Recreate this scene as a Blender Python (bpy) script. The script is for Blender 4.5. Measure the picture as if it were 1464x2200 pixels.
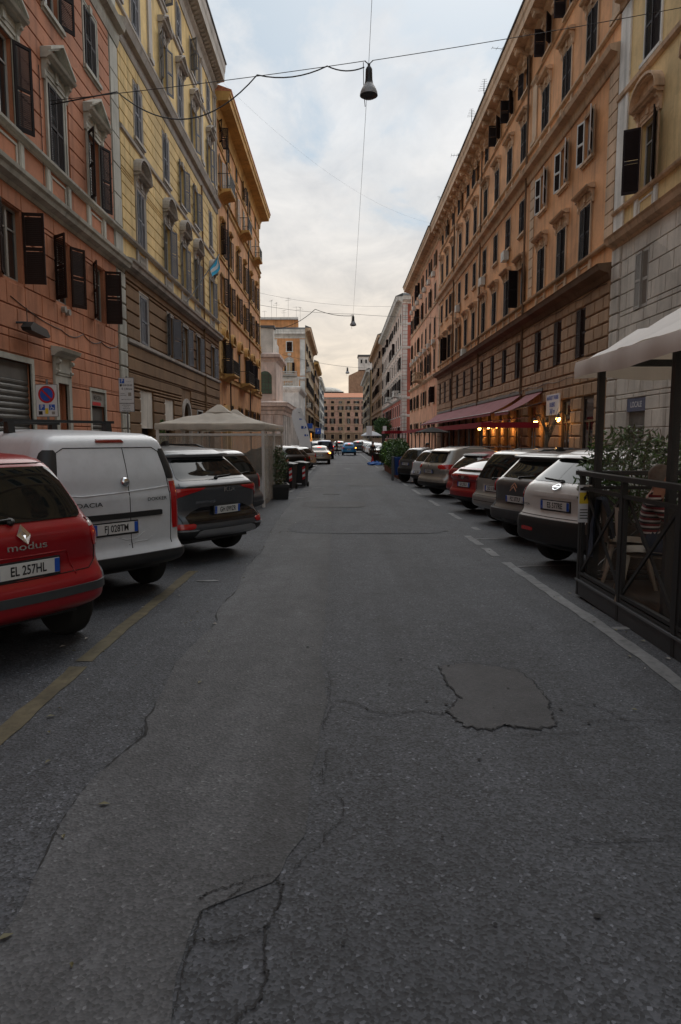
import bpy, bmesh, math, random
from mathutils import Vector, Matrix
random.seed(7)
R_ = math.radians
for o in list(bpy.data.objects): bpy.data.objects.remove(o)
SC = bpy.context.scene
COL = SC.collection

# ------------------------------------------------------------------ camera
cam = bpy.data.cameras.new('camera')
cam.sensor_fit = 'VERTICAL'; cam.sensor_height = 36.0; cam.lens = 36.0*1467/2200
cam.clip_start = 0.05; cam.clip_end = 6000
camo = bpy.data.objects.new('camera', cam); COL.objects.link(camo)
camo.location = (0, 0, 1.7)
camo.rotation_euler = (math.pi/2 - math.atan(160/1467), 0, 0)
SC.camera = camo

# ------------------------------------------------------------------ sky
SUN_EL, SUN_AZ = 48.0, 12.0       # degrees; azimuth from +Y towards +X
wd = bpy.data.worlds.new('World'); SC.world = wd; wd.use_nodes = True
nt = wd.node_tree; nt.nodes.clear()
def N(t, **k):
    n = nt.nodes.new(t)
    for a, b in k.items(): setattr(n, a, b)
    return n
def LK(a, b): nt.links.new(a, b)
def math_n(op, a, b=None, clamp=False):
    n = N('ShaderNodeMath', operation=op); n.use_clamp = clamp
    for i, v in enumerate((a, b)):
        if v is None: continue
        if isinstance(v, (int, float)): n.inputs[i].default_value = v
        else: LK(v, n.inputs[i])
    return n.outputs[0]
def ramp_n(fac, pts):
    r = N('ShaderNodeValToRGB'); LK(fac, r.inputs[0])
    e = r.color_ramp.elements
    while len(e) < len(pts): e.new(0.5)
    for el, (p, c) in zip(e, pts):
        el.position = p; el.color = (*c, 1) if not isinstance(c, (int, float)) else (c, c, c, 1)
    return r.outputs[0]
def mix_n(fac, a, b, bt='MIX'):
    m = N('ShaderNodeMix', data_type='RGBA', blend_type=bt)
    for i, v in ((0, fac), (6, a), (7, b)):
        if isinstance(v, (int, float)): m.inputs[i].default_value = v
        elif isinstance(v, tuple): m.inputs[i].default_value = (*v, 1)
        else: LK(v, m.inputs[i])
    return m.outputs[2]
sky = N('ShaderNodeTexSky', sky_type='NISHITA', sun_disc=False, sun_elevation=R_(SUN_EL), sun_rotation=R_(SUN_AZ),
        air_density=1.0, dust_density=3.0, ozone_density=1.0)
tc = N('ShaderNodeTexCoord')
sep = N('ShaderNodeSeparateXYZ'); LK(tc.outputs['Generated'], sep.inputs[0])
zz = math_n('MAXIMUM', sep.outputs[2], 0.0)
den = math_n('ADD', zz, 0.16)
px = math_n('DIVIDE', sep.outputs[0], den); py = math_n('DIVIDE', sep.outputs[1], den)
comb = N('ShaderNodeCombineXYZ'); LK(px, comb.inputs[0]); LK(py, comb.inputs[1])
def sky_noise(scale, detail, rough, dist, off):
    mp = N('ShaderNodeMapping'); LK(comb.outputs[0], mp.inputs[0]); mp.inputs['Location'].default_value = off
    mp.inputs['Scale'].default_value = (1.0, 0.7, 1.0); mp.inputs['Rotation'].default_value = (0, 0, 0.5)
    n = N('ShaderNodeTexNoise'); LK(mp.outputs[0], n.inputs['Vector'])
    n.inputs['Scale'].default_value = scale; n.inputs['Detail'].default_value = detail
    n.inputs['Roughness'].default_value = rough; n.inputs['Distortion'].default_value = dist
    return n.outputs['Fac']
n1 = sky_noise(2.1, 10, 0.60, 0.35, (3.55, 1.3, 0))
n2 = sky_noise(4.2, 9, 0.62, 0.5, (8.2, 5.1, 0))
# the deck of cloud is closed towards the horizon and breaks up higher in the sky
cover = ramp_n(zz, [(0.0, 1.0), (0.24, 0.9), (0.36, 0.62), (0.50, 0.36), (1.0, 0.45)])
cm = math_n('ADD', n1, math_n('MULTIPLY', math_n('SUBTRACT', cover, 0.5), 0.55))
mask = ramp_n(cm, [(0.44, 0.0), (0.53, 0.80), (0.64, 1.0)])
clear = mix_n(0.85, sky.outputs[0], (2.45, 3.15, 3.7))
shade = ramp_n(n2, [(0.30, (0.76, 0.78, 0.81)), (0.66, (1.0, 1.0, 1.0))])
warm = ramp_n(zz, [(0.0, (6.6, 5.3, 3.9)), (0.10, (6.0, 5.2, 4.25)), (0.25, (5.4, 5.2, 4.95)), (0.40, (5.5, 5.55, 5.6)), (0.75, (5.4, 5.55, 5.7))])
cloud = mix_n(1.0, warm, shade, 'MULTIPLY')
skyc = mix_n(mask, clear, cloud)
bg = N('ShaderNodeBackground'); LK(skyc, bg.inputs[0]); bg.inputs[1].default_value = 0.10
out = N('ShaderNodeOutputWorld'); LK(bg.outputs[0], out.inputs[0])

# ------------------------------------------------------------------ sun behind the cloud, exposure
sl = bpy.data.lights.new('sun', 'SUN'); sl.energy = 1.5; sl.angle = R_(75); sl.color = (1.0, 0.97, 0.93)
so = bpy.data.objects.new('sun', sl); COL.objects.link(so)
sd = Vector((math.sin(R_(SUN_AZ))*math.cos(R_(SUN_EL)), math.cos(R_(SUN_AZ))*math.cos(R_(SUN_EL)), math.sin(R_(SUN_EL))))
so.rotation_euler = sd.to_track_quat('Z', 'Y').to_euler(); so.location = (0, 0, 60)
SC.render.engine = 'CYCLES'
SC.view_settings.view_transform = 'Standard'; SC.view_settings.look = 'None'
SC.view_settings.exposure = 0.72; SC.view_settings.gamma = 1.0; SC.view_settings.use_curve_mapping = False
SC.render.resolution_x = 681; SC.render.resolution_y = 1024

# ------------------------------------------------------------------ helpers
def G(y):                                   # the street drops a little as it runs away
    return -0.4*(1-math.exp(-max(0.0, y-6)/18))
class MB:
    def __init__(s): s.v = []; s.f = []; s.m = []; s.cur = 0
    def add(s, vs, fs):
        n = len(s.v); s.v += [tuple(p) for p in vs]
        for f in fs: s.f.append(tuple(i+n for i in f)); s.m.append(s.cur)
        return s
    def quad(s, a, b, c, d): return s.add([a, b, c, d], [(0, 1, 2, 3)])
    def box(s, x0, x1, y0, y1, z0, z1):
        return s.add([(x0,y0,z0),(x1,y0,z0),(x1,y1,z0),(x0,y1,z0),(x0,y0,z1),(x1,y0,z1),(x1,y1,z1),(x0,y1,z1)],
                     [(0,3,2,1),(4,5,6,7),(0,1,5,4),(1,2,6,5),(2,3,7,6),(3,0,4,7)])
    def cbox(s, cx, cy, cz, sx, sy, sz): return s.box(cx-sx/2,cx+sx/2,cy-sy/2,cy+sy/2,cz-sz/2,cz+sz/2)
    def obox(s, a, b, w, h, up=(0,0,1)):       # bar from a to b, w across, h along up
        a = Vector(a); b = Vector(b); d = (b-a).normalized(); u = Vector(up)
        if abs(d.dot(u)) > 0.98: u = Vector((0,1,0))
        r = d.cross(u).normalized(); u = r.cross(d)
        vs = []
        for p in (a, b):
            for i, j in ((-1,-1),(1,-1),(1,1),(-1,1)): vs.append(p + r*(w/2*i) + u*(h/2*j))
        return s.add(vs, [(0,1,2,3),(7,6,5,4),(0,4,5,1),(1,5,6,2),(2,6,7,3),(3,7,4,0)])
    def prism(s, poly, y0, y1):                # polygon in xz, extruded in y
        n = len(poly)
        vs = [(x,y0,z) for x,z in poly] + [(x,y1,z) for x,z in poly]
        return s.add(vs, [tuple(range(n)), tuple(range(2*n-1,n-1,-1))] + [(i,i+n,(i+1)%n+n,(i+1)%n) for i in range(n)])
    def prismx(s, poly, x0, x1):               # polygon in yz, extruded in x
        n = len(poly)
        vs = [(x0,y,z) for y,z in poly] + [(x1,y,z) for y,z in poly]
        return s.add(vs, [tuple(range(n)), tuple(range(2*n-1,n-1,-1))] + [(i,(i+1)%n,(i+1)%n+n,i+n) for i in range(n)])
    def prismz(s, poly, z0, z1):
        n = len(poly)
        vs = [(x,y,z0) for x,y in poly] + [(x,y,z1) for x,y in poly]
        return s.add(vs, [tuple(range(n-1,-1,-1)), tuple(range(n,2*n))] + [(i,(i+1)%n,(i+1)%n+n,i+n) for i in range(n)])
    def tube(s, pts, r, n=6, cap=True):
        pts = [Vector(p) for p in pts]; vs = []; k = len(pts)
        rr = r if isinstance(r, (list, tuple)) else [r]*k
        for i, p in enumerate(pts):
            d = (pts[min(i+1,k-1)]-pts[max(i-1,0)]).normalized()
            u = Vector((0,0,1)) if abs(d.z) < 0.9 else Vector((0,1,0))
            a = d.cross(u).normalized(); b = a.cross(d)
            for j in range(n):
                t = 2*math.pi*j/n; vs.append(p + a*(math.cos(t)*rr[i]) + b*(math.sin(t)*rr[i]))
        fs = [(i*n+j, i*n+(j+1)%n, (i+1)*n+(j+1)%n, (i+1)*n+j) for i in range(k-1) for j in range(n)]
        if cap: fs += [tuple(range(n-1,-1,-1)), tuple(range((k-1)*n, k*n))]
        return s.add(vs, fs)
    def lathe(s, prof, n=16, c=(0,0,0), axis='z', cap=True):
        vs = []; k = len(prof)
        for r, h in prof:
            for j in range(n):
                t = 2*math.pi*j/n; a, b = r*math.cos(t), r*math.sin(t)
                p = {'z': (a,b,h), 'x': (h,a,b), 'y': (b,h,a)}[axis]
                vs.append((c[0]+p[0], c[1]+p[1], c[2]+p[2]))
        fs = [(i*n+j, i*n+(j+1)%n, (i+1)*n+(j+1)%n, (i+1)*n+j) for i in range(k-1) for j in range(n)]
        if cap: fs += [tuple(range(n-1,-1,-1)), tuple(range((k-1)*n, k*n))]
        return s.add(vs, fs)
    def grid(s, rows, close=False):
        n = len(rows[0]); k = len(rows)
        vs = [p for r in rows for p in r]; w = n if close else n-1
        return s.add(vs, [(i*n+j, i*n+(j+1)%n, (i+1)*n+(j+1)%n, (i+1)*n+j) for i in range(k-1) for j in range(w)])
    def mesh(s, name, mats, smooth=False, fix=False):
        me = bpy.data.meshes.new(name); me.from_pydata(s.v, [], s.f)
        for m in (mats if isinstance(mats, (list, tuple)) else [mats]): me.materials.append(MT[m])
        if any(s.m): me.polygons.foreach_set('material_index', s.m)
        if smooth:
            me.polygons.foreach_set('use_smooth', [True]*len(me.polygons))
        me.update()
        if fix:
            bm = bmesh.new(); bm.from_mesh(me); bmesh.ops.remove_doubles(bm, verts=bm.verts, dist=1e-5)
            bmesh.ops.recalc_face_normals(bm, faces=bm.faces); bm.to_mesh(me); bm.free()
        if smooth and smooth != True: me.set_sharp_from_angle(angle=R_(smooth))
        return me
CACHE = {}
def cached(key, fn):
    if key not in CACHE: CACHE[key] = fn()
    return CACHE[key]
def add(name, data, parent=None, loc=(0,0,0), rot=(0,0,0), label=None, cat=None, group=None, kind=None, scale=None):
    o = bpy.data.objects.new(name, data); COL.objects.link(o)
    o.location = loc; o.rotation_euler = rot
    if scale: o.scale = scale
    if parent: o.parent = parent
    if label: o['label'] = label
    if cat: o['category'] = cat
    if group: o['group'] = group
    if kind: o['kind'] = kind
    return o
def thing(name, label, cat, loc=(0,0,0), rz=0.0, group=None): return add(name, None, None, loc, (0,0,rz), label, cat, group)
def part(name, mb, mats, parent, loc=(0,0,0), rot=(0,0,0), smooth=False, fix=False, kind=None, label=None):
    return add(name, mb.mesh(name, mats, smooth, fix), parent, loc, rot, kind=kind, label=label)
def lerp(a, b, t): return a+(b-a)*t

# ------------------------------------------------------------------ materials
MT = {}
def mat(name, col, rough=0.8, metal=0.0, var=0.12, vs=0.7, bump=0.0, bs=80.0, streak=0.0, rnd=0.0, coat=0.0, spec=0.5, grime=0.0, dist=0.01, patchy=0.0):
    m = bpy.data.materials.new(name); m.use_nodes = True; t = m.node_tree; b = t.nodes['Principled BSDF']
    def nn(ty, **k):
        n = t.nodes.new(ty)
        for a, c in k.items(): setattr(n, a, c)
        return n
    b.inputs['Roughness'].default_value = rough; b.inputs['Metallic'].default_value = metal
    b.inputs['Specular IOR Level'].default_value = spec
    if coat: b.inputs['Coat Weight'].default_value = coat; b.inputs['Coat Roughness'].default_value = 0.04
    geo = nn('ShaderNodeNewGeometry'); cur = None
    def noise(scale, detail=4, stretch=None, rough_=0.55):
        n = nn('ShaderNodeTexNoise'); n.inputs['Scale'].default_value = scale; n.inputs['Detail'].default_value = detail
        n.inputs['Roughness'].default_value = rough_
        src = geo.outputs['Position']
        if stretch:
            mp = nn('ShaderNodeMapping'); mp.inputs['Scale'].default_value = stretch; t.links.new(src, mp.inputs[0]); src = mp.outputs[0]
        t.links.new(src, n.inputs['Vector']); return n.outputs['Fac']
    def rng(fac, a, c, lo, hi):
        r = nn('ShaderNodeMapRange'); t.links.new(fac, r.inputs[0])
        for i, v in enumerate((a, c, lo, hi)): r.inputs[i+1].default_value = v
        return r.outputs[0]
    def mul(c, f):
        x = nn('ShaderNodeVectorMath', operation='SCALE')
        if isinstance(c, tuple): x.inputs[0].default_value = c
        else: t.links.new(c, x.inputs[0])
        t.links.new(f, x.inputs['Scale']); return x.outputs[0]
    cur = tuple(col)
    if var: cur = mul(cur, rng(noise(vs, 5), 0.3, 0.7, 1-var, 1+var))
    if streak: cur = mul(cur, rng(noise(1.0, 4, (2.2, 2.2, 0.16), 0.65), 0.50, 0.78, 1.0, 1-streak))
    if grime: cur = mul(cur, rng(noise(9.0, 6, None, 0.7), 0.45, 0.75, 1.0, 1-grime))
    if patchy:
        vo = nn('ShaderNodeTexVoronoi'); vo.inputs['Scale'].default_value = 0.45
        nz_ = nn('ShaderNodeTexNoise'); nz_.inputs['Scale'].default_value = 1.1; nz_.inputs['Detail'].default_value = 5
        va = nn('ShaderNodeVectorMath', operation='ADD'); t.links.new(geo.outputs['Position'], nz_.inputs['Vector']); t.links.new(geo.outputs['Position'], va.inputs[0]); t.links.new(nz_.outputs['Color'], va.inputs[1]); t.links.new(va.outputs[0], vo.inputs['Vector'])
        sp_ = nn('ShaderNodeSeparateColor'); t.links.new(vo.outputs['Color'], sp_.inputs[0]); cur = mul(cur, rng(sp_.outputs[0], 0, 1, 1-patchy, 1+patchy))
    if rnd:
        oi = nn('ShaderNodeObjectInfo'); cur = mul(cur, rng(oi.outputs['Random'], 0, 1, 1-rnd, 1+rnd))
    if isinstance(cur, tuple): b.inputs['Base Color'].default_value = (*cur, 1)
    else: t.links.new(cur, b.inputs['Base Color'])
    if bump:
        bp = nn('ShaderNodeBump'); bp.inputs['Strength'].default_value = bump; bp.inputs['Distance'].default_value = dist
        t.links.new(noise(bs, 5), bp.inputs['Height']); t.links.new(bp.outputs[0], b.inputs['Normal'])
    MT[name] = m; return m
def paint(name, col, metal=0.0, rough=0.32):
    mat(name, col, rough, metal, var=0.06, vs=3.0, coat=0.4, grime=0.10)
def emis(name, col, st):
    m = bpy.data.materials.new(name); m.use_nodes = True; b = m.node_tree.nodes['Principled BSDF']
    b.inputs['Base Color'].default_value = (*col, 1); b.inputs['Emission Color'].default_value = (*col, 1)
    b.inputs['Emission Strength'].default_value = st; MT[name] = m
def clear_mat(name, tint, alpha, rough=0.12, ns=3.0):
    m = bpy.data.materials.new(name); m.use_nodes = True; t = m.node_tree; b = t.nodes['Principled BSDF']
    b.inputs['Base Color'].default_value = (*tint, 1); b.inputs['Roughness'].default_value = rough
    geo = t.nodes.new('ShaderNodeNewGeometry'); n = t.nodes.new('ShaderNodeTexNoise'); n.inputs['Scale'].default_value = ns
    mp = t.nodes.new('ShaderNodeMapping'); mp.inputs['Scale'].default_value = (2, 2, 0.5)
    t.links.new(geo.outputs['Position'], mp.inputs[0]); t.links.new(mp.outputs[0], n.inputs['Vector']); n.inputs['Detail'].default_value = 5
    r = t.nodes.new('ShaderNodeMapRange'); t.links.new(n.outputs['Fac'], r.inputs[0])
    for i, v in enumerate((0.3, 0.75, alpha*0.6, alpha*1.5)): r.inputs[i+1].default_value = v
    t.links.new(r.outputs[0], b.inputs['Alpha'])
    bp = t.nodes.new('ShaderNodeBump'); bp.inputs['Strength'].default_value = 0.35; bp.inputs['Distance'].default_value = 0.05
    t.links.new(n.outputs['Fac'], bp.inputs['Height']); t.links.new(bp.outputs[0], b.inputs['Normal'])
    MT[name] = m
W = dict(streak=0.5, bump=0.25, bs=70, var=0.2, grime=0.12, patchy=0.10)
mat('pink_stucco', (0.47, 0.195, 0.105), 0.9, rnd=0.035, **W)
mat('grey_trim', (0.45, 0.44, 0.385), 0.85, **W)
mat('yellow_stucco', (0.72, 0.52, 0.225), 0.9, rnd=0.03, **W)
mat('brown_stucco', (0.215, 0.125, 0.062), 0.95, rnd=0.06, streak=0.3, bump=0.8, bs=28, var=0.2, dist=0.03)
mat('lilac_trim', (0.42, 0.385, 0.345), 0.85, **W)
mat('orange_stucco', (0.60, 0.30, 0.13), 0.9, **W)
mat('ochre_stucco', (0.55, 0.33, 0.11), 0.9, **W)
mat('white_stone', (0.66, 0.64, 0.60), 0.85, **W)
mat('pale_pink', (0.60, 0.47, 0.40), 0.9, **W)
mat('cream_stucco', (0.70, 0.51, 0.25), 0.9, **W)
mat('grey_block', (0.60, 0.555, 0.49), 0.9, rnd=0.05, **W)
mat('tan_orange', (0.66, 0.325, 0.145), 0.9, **W)
mat('tan_trim', (0.58, 0.40, 0.26), 0.88, **W)
mat('tan_block', (0.38, 0.245, 0.15), 0.95, rnd=0.10, streak=0.35, bump=1.0, bs=22, var=0.22, dist=0.04)
mat('peach_stucco', (0.64, 0.32, 0.19), 0.9, **W)
mat('red_stucco', (0.42, 0.115, 0.075), 0.9, **W)
mat('beige_stucco', (0.45, 0.33, 0.20), 0.9, **W)
mat('far_pink', (0.62, 0.36, 0.27), 0.9, **W)
mat('brown_far', (0.33, 0.21, 0.135), 0.9, **W)
mat('dark_ledge', (0.16, 0.10, 0.06), 0.9, **W)
mat('roof_tile', (0.48, 0.19, 0.10), 0.9, var=0.3, vs=6, bump=0.5, bs=12)
mat('roof_grey', (0.10, 0.10, 0.10), 0.9)
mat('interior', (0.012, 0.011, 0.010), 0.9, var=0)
mat('curtain', (0.45, 0.42, 0.36), 0.9, var=0.2, vs=8)
mat('shutter_dark', (0.022, 0.016, 0.017), 0.75, spec=0.2, var=0.2, rnd=0.25)
mat('shutter_brown', (0.030, 0.014, 0.010), 0.75, spec=0.2, var=0.2, rnd=0.25)
mat('shutter_grey', (0.165, 0.17, 0.19), 0.75, spec=0.2, var=0.12, rnd=0.15)
mat('shutter_pale', (0.30, 0.28, 0.25), 0.6, var=0.12, rnd=0.1)
mat('sash_white', (0.50, 0.50, 0.48), 0.5, var=0.1)
mat('sash_brown', (0.07, 0.045, 0.035), 0.5, var=0.1)
mat('shutter_edge', (0.62, 0.63, 0.62), 0.5, var=0.05)
mat('iron', (0.018, 0.018, 0.018), 0.5, var=0)
mat('wire', (0.02, 0.02, 0.022), 0.6, var=0)
mat('glass', (0.014, 0.018, 0.021), 0.06, var=0, spec=0.7)
mat('glass_green', (0.045, 0.10, 0.075), 0.25, var=0.3, vs=1)
mat('car_glass', (0.008, 0.010, 0.010), 0.03, var=0, spec=0.5); MT['car_glass'].node_tree.nodes['Principled BSDF'].inputs['IOR'].default_value = 1.42
mat('tyre', (0.011, 0.011, 0.011), 0.85, var=0.2, vs=8)
mat('rim', (0.36, 0.37, 0.38), 0.35, 0.8, var=0.1)
mat('plastic_black', (0.016, 0.017, 0.018), 0.5, var=0.15, vs=6)
mat('plastic_grey', (0.045, 0.05, 0.055), 0.5, var=0.1, vs=6)
mat('gloss_black', (0.006, 0.006, 0.007), 0.12, var=0)
mat('chrome', (0.62, 0.63, 0.64), 0.15, 0.95, var=0)
mat('lamp_red', (0.42, 0.012, 0.012), 0.12, var=0, coat=0.5)
mat('lamp_dark', (0.14, 0.006, 0.006), 0.12, var=0, coat=0.5)
mat('lamp_clear', (0.55, 0.50, 0.48), 0.12, var=0, coat=0.5)
mat('plate_white', (0.62, 0.63, 0.62), 0.45, var=0.06, vs=12)
mat('plate_blue', (0.015, 0.08, 0.42), 0.4, var=0)
mat('ink', (0.012, 0.012, 0.014), 0.6, var=0)
mat('sign_white', (0.66, 0.68, 0.70), 0.5, var=0.06, vs=8)
mat('sign_blue', (0.02, 0.10, 0.46), 0.45, var=0.05)
mat('sign_red', (0.50, 0.02, 0.025), 0.45, var=0.05)
mat('sign_yellow', (0.70, 0.52, 0.03), 0.5, var=0.05)
mat('metal_grey', (0.17, 0.18, 0.19), 0.45, 0.6, var=0.1)
mat('cast_iron', (0.030, 0.030, 0.032), 0.8, var=0.3, vs=8)
mat('roller', (0.12, 0.115, 0.105), 0.6, 0.2, var=0.2, vs=2, streak=0.3)
mat('canvas', (0.60, 0.55, 0.48), 0.9, var=0.10, vs=2.5, streak=0.25, bump=0.15, bs=30)
mat('canvas_white', (0.80, 0.78, 0.75), 0.88, var=0.06, vs=2.0, streak=0.15, bump=0.1, bs=30)
mat('awning_red', (0.36, 0.014, 0.028), 0.8, var=0.12)
mat('awning_faded', (0.21, 0.052, 0.062), 0.85, var=0.15, vs=1.5, streak=0.2)
mat('terracotta', (0.30, 0.11, 0.06), 0.85, var=0.2, vs=5)
mat('bin_blue', (0.01, 0.05, 0.22), 0.45, var=0.1)
mat('leaf_dark', (0.042, 0.09, 0.026), 0.55, var=0.4, vs=5)
mat('leaf_mid', (0.08, 0.17, 0.035), 0.55, var=0.4, vs=5)
mat('leaf_bright', (0.17, 0.32, 0.04), 0.55, var=0.35, vs=5)
mat('leaf_olive', (0.12, 0.15, 0.075), 0.55, var=0.4, vs=5)
mat('leaf_dry', (0.10, 0.09, 0.04), 0.6, var=0.4, vs=5)
mat('bark', (0.12, 0.095, 0.065), 0.9, var=0.3, vs=9, bump=0.6, bs=30)
mat('wood', (0.26, 0.145, 0.065), 0.6, var=0.2, vs=6)
mat('wood_dark', (0.05, 0.032, 0.02), 0.7, var=0.25, vs=5)
mat('door_wood', (0.10, 0.055, 0.025), 0.55, var=0.2, vs=4)
mat('chair_beige', (0.36, 0.31, 0.25), 0.6, var=0.08)
mat('skin', (0.42, 0.21, 0.14), 0.6, var=0.05)
mat('hair', (0.020, 0.014, 0.010), 0.6, var=0.2, vs=30)
mat('hair_grey', (0.16, 0.14, 0.12), 0.7, var=0.2, vs=30)
mat('jeans', (0.022, 0.034, 0.06), 0.85, var=0.2, vs=10)
mat('cloth_black', (0.012, 0.012, 0.014), 0.85, var=0.2)
mat('cloth_grey', (0.09, 0.10, 0.11), 0.85, var=0.2)
mat('cloth_red', (0.45, 0.03, 0.02), 0.85, var=0.1)
mat('flag_blue', (0.05, 0.42, 0.68), 0.8, var=0.1, vs=6)
mat('flag_white', (0.66, 0.68, 0.70), 0.8, var=0.05)
mat('road_yellow', (0.092, 0.076, 0.043), 0.85, var=0.25, vs=4, grime=0.55)
mat('road_white', (0.155, 0.16, 0.165), 0.85, var=0.2, vs=4, grime=0.55)
mat('kerb_stone', (0.16, 0.155, 0.15), 0.85, var=0.15, rnd=0.1, bump=0.3, bs=40)
mat('paving', (0.10, 0.098, 0.096), 0.9, var=0.2, vs=1.2, bump=0.3, bs=40)
mat('lamp_shade', (0.30, 0.31, 0.32), 0.45, 0.1, var=0.1, vs=9)
mat('ac_white', (0.55, 0.54, 0.50), 0.6, var=0.1)
mat('crack', (0.019, 0.019, 0.020), 0.95, var=0.2)
mat('rag_blue', (0.01, 0.12, 0.45), 0.6, var=0.15)
emis('bulb', (1.0, 0.50, 0.12), 14.0)
emis('shop_glow', (1.0, 0.40, 0.07), 1.3)
emis('tail_lit', (1.0, 0.05, 0.03), 2.2)
emis('turn_lit', (1.0, 0.42, 0.06), 3.5)
clear_mat('plastic_clear', (0.5, 0.49, 0.46), 0.06)
clear_mat('plastic_sheet', (0.58, 0.54, 0.48), 0.26)
mat('sign_dull', (0.05, 0.075, 0.16), 0.6, var=0.2)
def translucent(name, fac, col):
    t = MT[name].node_tree; b = t.nodes['Principled BSDF']; o = t.nodes['Material Output']; x = t.nodes.new('ShaderNodeBsdfTranslucent'); x.inputs[0].default_value = (*col, 1)
    m = t.nodes.new('ShaderNodeMixShader'); m.inputs[0].default_value = fac; t.links.new(b.outputs[0], m.inputs[1]); t.links.new(x.outputs[0], m.inputs[2]); t.links.new(m.outputs[0], o.inputs[0])
translucent('canvas_white', .22, (.70,.56,.42)); translucent('canvas', .25, (.62,.55,.45)); translucent('awning_red', .25, (.45,.02,.03)); translucent('flag_white', .3, (.7,.7,.72))
# asphalt: aggregate, blotches, oil
def asphalt(name, col, blot, speck, rough=0.82, fade=None):
    m = mat(name, col, rough, var=0)
    t = m.node_tree; b = t.nodes['Principled BSDF']
    geo = t.nodes.new('ShaderNodeNewGeometry')
    def nz(scale, det, ro=0.6, st=None):
        n = t.nodes.new('ShaderNodeTexNoise'); n.inputs['Scale'].default_value = scale; n.inputs['Detail'].default_value = det; n.inputs['Roughness'].default_value = ro
        src = geo.outputs['Position']
        if st:
            mp = t.nodes.new('ShaderNodeMapping'); mp.inputs['Scale'].default_value = st; t.links.new(src, mp.inputs[0]); src = mp.outputs[0]
        t.links.new(src, n.inputs['Vector']); return n.outputs['Fac']
    def rg(f, a, c, lo, hi):
        r = t.nodes.new('ShaderNodeMapRange'); t.links.new(f, r.inputs[0])
        for i, v in enumerate((a, c, lo, hi)): r.inputs[i+1].default_value = v
        return r.outputs[0]
    def mu(c, f):
        x = t.nodes.new('ShaderNodeVectorMath'); x.operation = 'SCALE'
        if isinstance(c, tuple): x.inputs[0].default_value = c
        else: t.links.new(c, x.inputs[0])
        t.links.new(f, x.inputs['Scale']); return x.outputs[0]
    c = mu(tuple(col), rg(nz(0.9, 6, 0.62, (1.0, 0.35, 1)), 0.3, 0.7, 1-blot, 1+blot))
    c = mu(c, rg(nz(4.5, 6, 0.7), 0.35, 0.7, 1.16, 0.80))
    c = mu(c, rg(nz(1.0, 5, 0.6, (1.9, 0.07, 1)), 0.35, 0.65, 0.84, 1.16))
    c = mu(c, rg(nz(0.55, 4, 0.6), 0.60, 0.72, 1.0, 0.78))
    vo = t.nodes.new('ShaderNodeTexVoronoi'); vo.inputs['Scale'].default_value = 85.0; t.links.new(geo.outputs['Position'], vo.inputs['Vector'])
    sp = t.nodes.new('ShaderNodeSeparateColor'); t.links.new(vo.outputs['Color'], sp.inputs[0])
    c = mu(c, rg(sp.outputs[0], 0, 1, 1-speck, 1+speck))
    c = mu(c, rg(sp.outputs[1], 0.93, 1.0, 1.0, 1+speck*2.2))
    c = mu(c, rg(nz(1.7, 3, 0.5), 0.66, 0.74, 1.0, 0.72))
    if fade:
        sx_ = t.nodes.new('ShaderNodeSeparateXYZ'); t.links.new(geo.outputs['Position'], sx_.inputs[0]); c = mu(c, rg(sx_.outputs[0], fade[0], fade[1], 1.0, fade[2]))
    t.links.new(c, b.inputs['Base Color'])
    bp = t.nodes.new('ShaderNodeBump'); bp.inputs['Strength'].default_value = 0.55; bp.inputs['Distance'].default_value = 0.006
    t.links.new(vo.outputs['Distance'], bp.inputs['Height']); t.links.new(bp.outputs[0], b.inputs['Normal'])
asphalt('asphalt', (0.0405, 0.0435, 0.0505), 0.26, 0.60)
asphalt('asphalt_worn', (0.058, 0.0595, 0.064), 0.30, 0.34, fade=(-0.55, -0.12, 0.74))
asphalt('asphalt_patch', (0.045, 0.0445, 0.0475), 0.12, 0.18)
# ------------------------------------------------------------------ ground
YS = [-60,-20,-6,0,3,5,6,7,8,9,10,12,14,16,18,20,23,26,30,35,40,46,54,64,76,90,110,140,180,240,345,700,2500]
def sheet(x0f, x1f, ys, dz, name, m, kind='structure', parent=None):
    mb = MB(); f0 = x0f if callable(x0f) else (lambda y: x0f); f1 = x1f if callable(x1f) else (lambda y: x1f)
    mb.grid([[(f0(y), y, G(y)+dz), (f1(y), y, G(y)+dz)] for y in ys])
    return part(name, mb, m, parent, kind=kind)
def yr(a, b, st):
    n = max(1, int(round((b-a)/st))); return [lerp(a, b, i/n) for i in range(n+1)]
sheet(-1500, 1500, YS, 0.0, 'ground', 'asphalt')
rnd = random.Random(3)
jag = {}
def jagged(base, amp, seed, fr=2.2):
    r = random.Random(seed); ph = [(r.uniform(0.6, 1)*fr*k, r.uniform(0, 6), 1.0/k**0.75) for k in (1, 2.1, 4.3, 8.7, 17, 33)]
    return lambda y: base + amp*sum(a*math.sin(f*y+p) for f, p, a in ph)
def poly_edge(pts, amp, seed, fr):
    pts = sorted(pts, key=lambda p: p[1]); ys = [p[1] for p in pts]; jf = jagged(0, amp, seed, fr)
    def f(y):
        if y <= ys[0]: return pts[0][0]+jf(y)
        if y >= ys[-1]: return pts[-1][0]+jf(y)
        k = max(n for n in range(len(ys)-1) if ys[n] <= y); t = (y-ys[k])/(ys[k+1]-ys[k]); return lerp(pts[k][0], pts[k+1][0], t)+jf(y)
    return f
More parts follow.
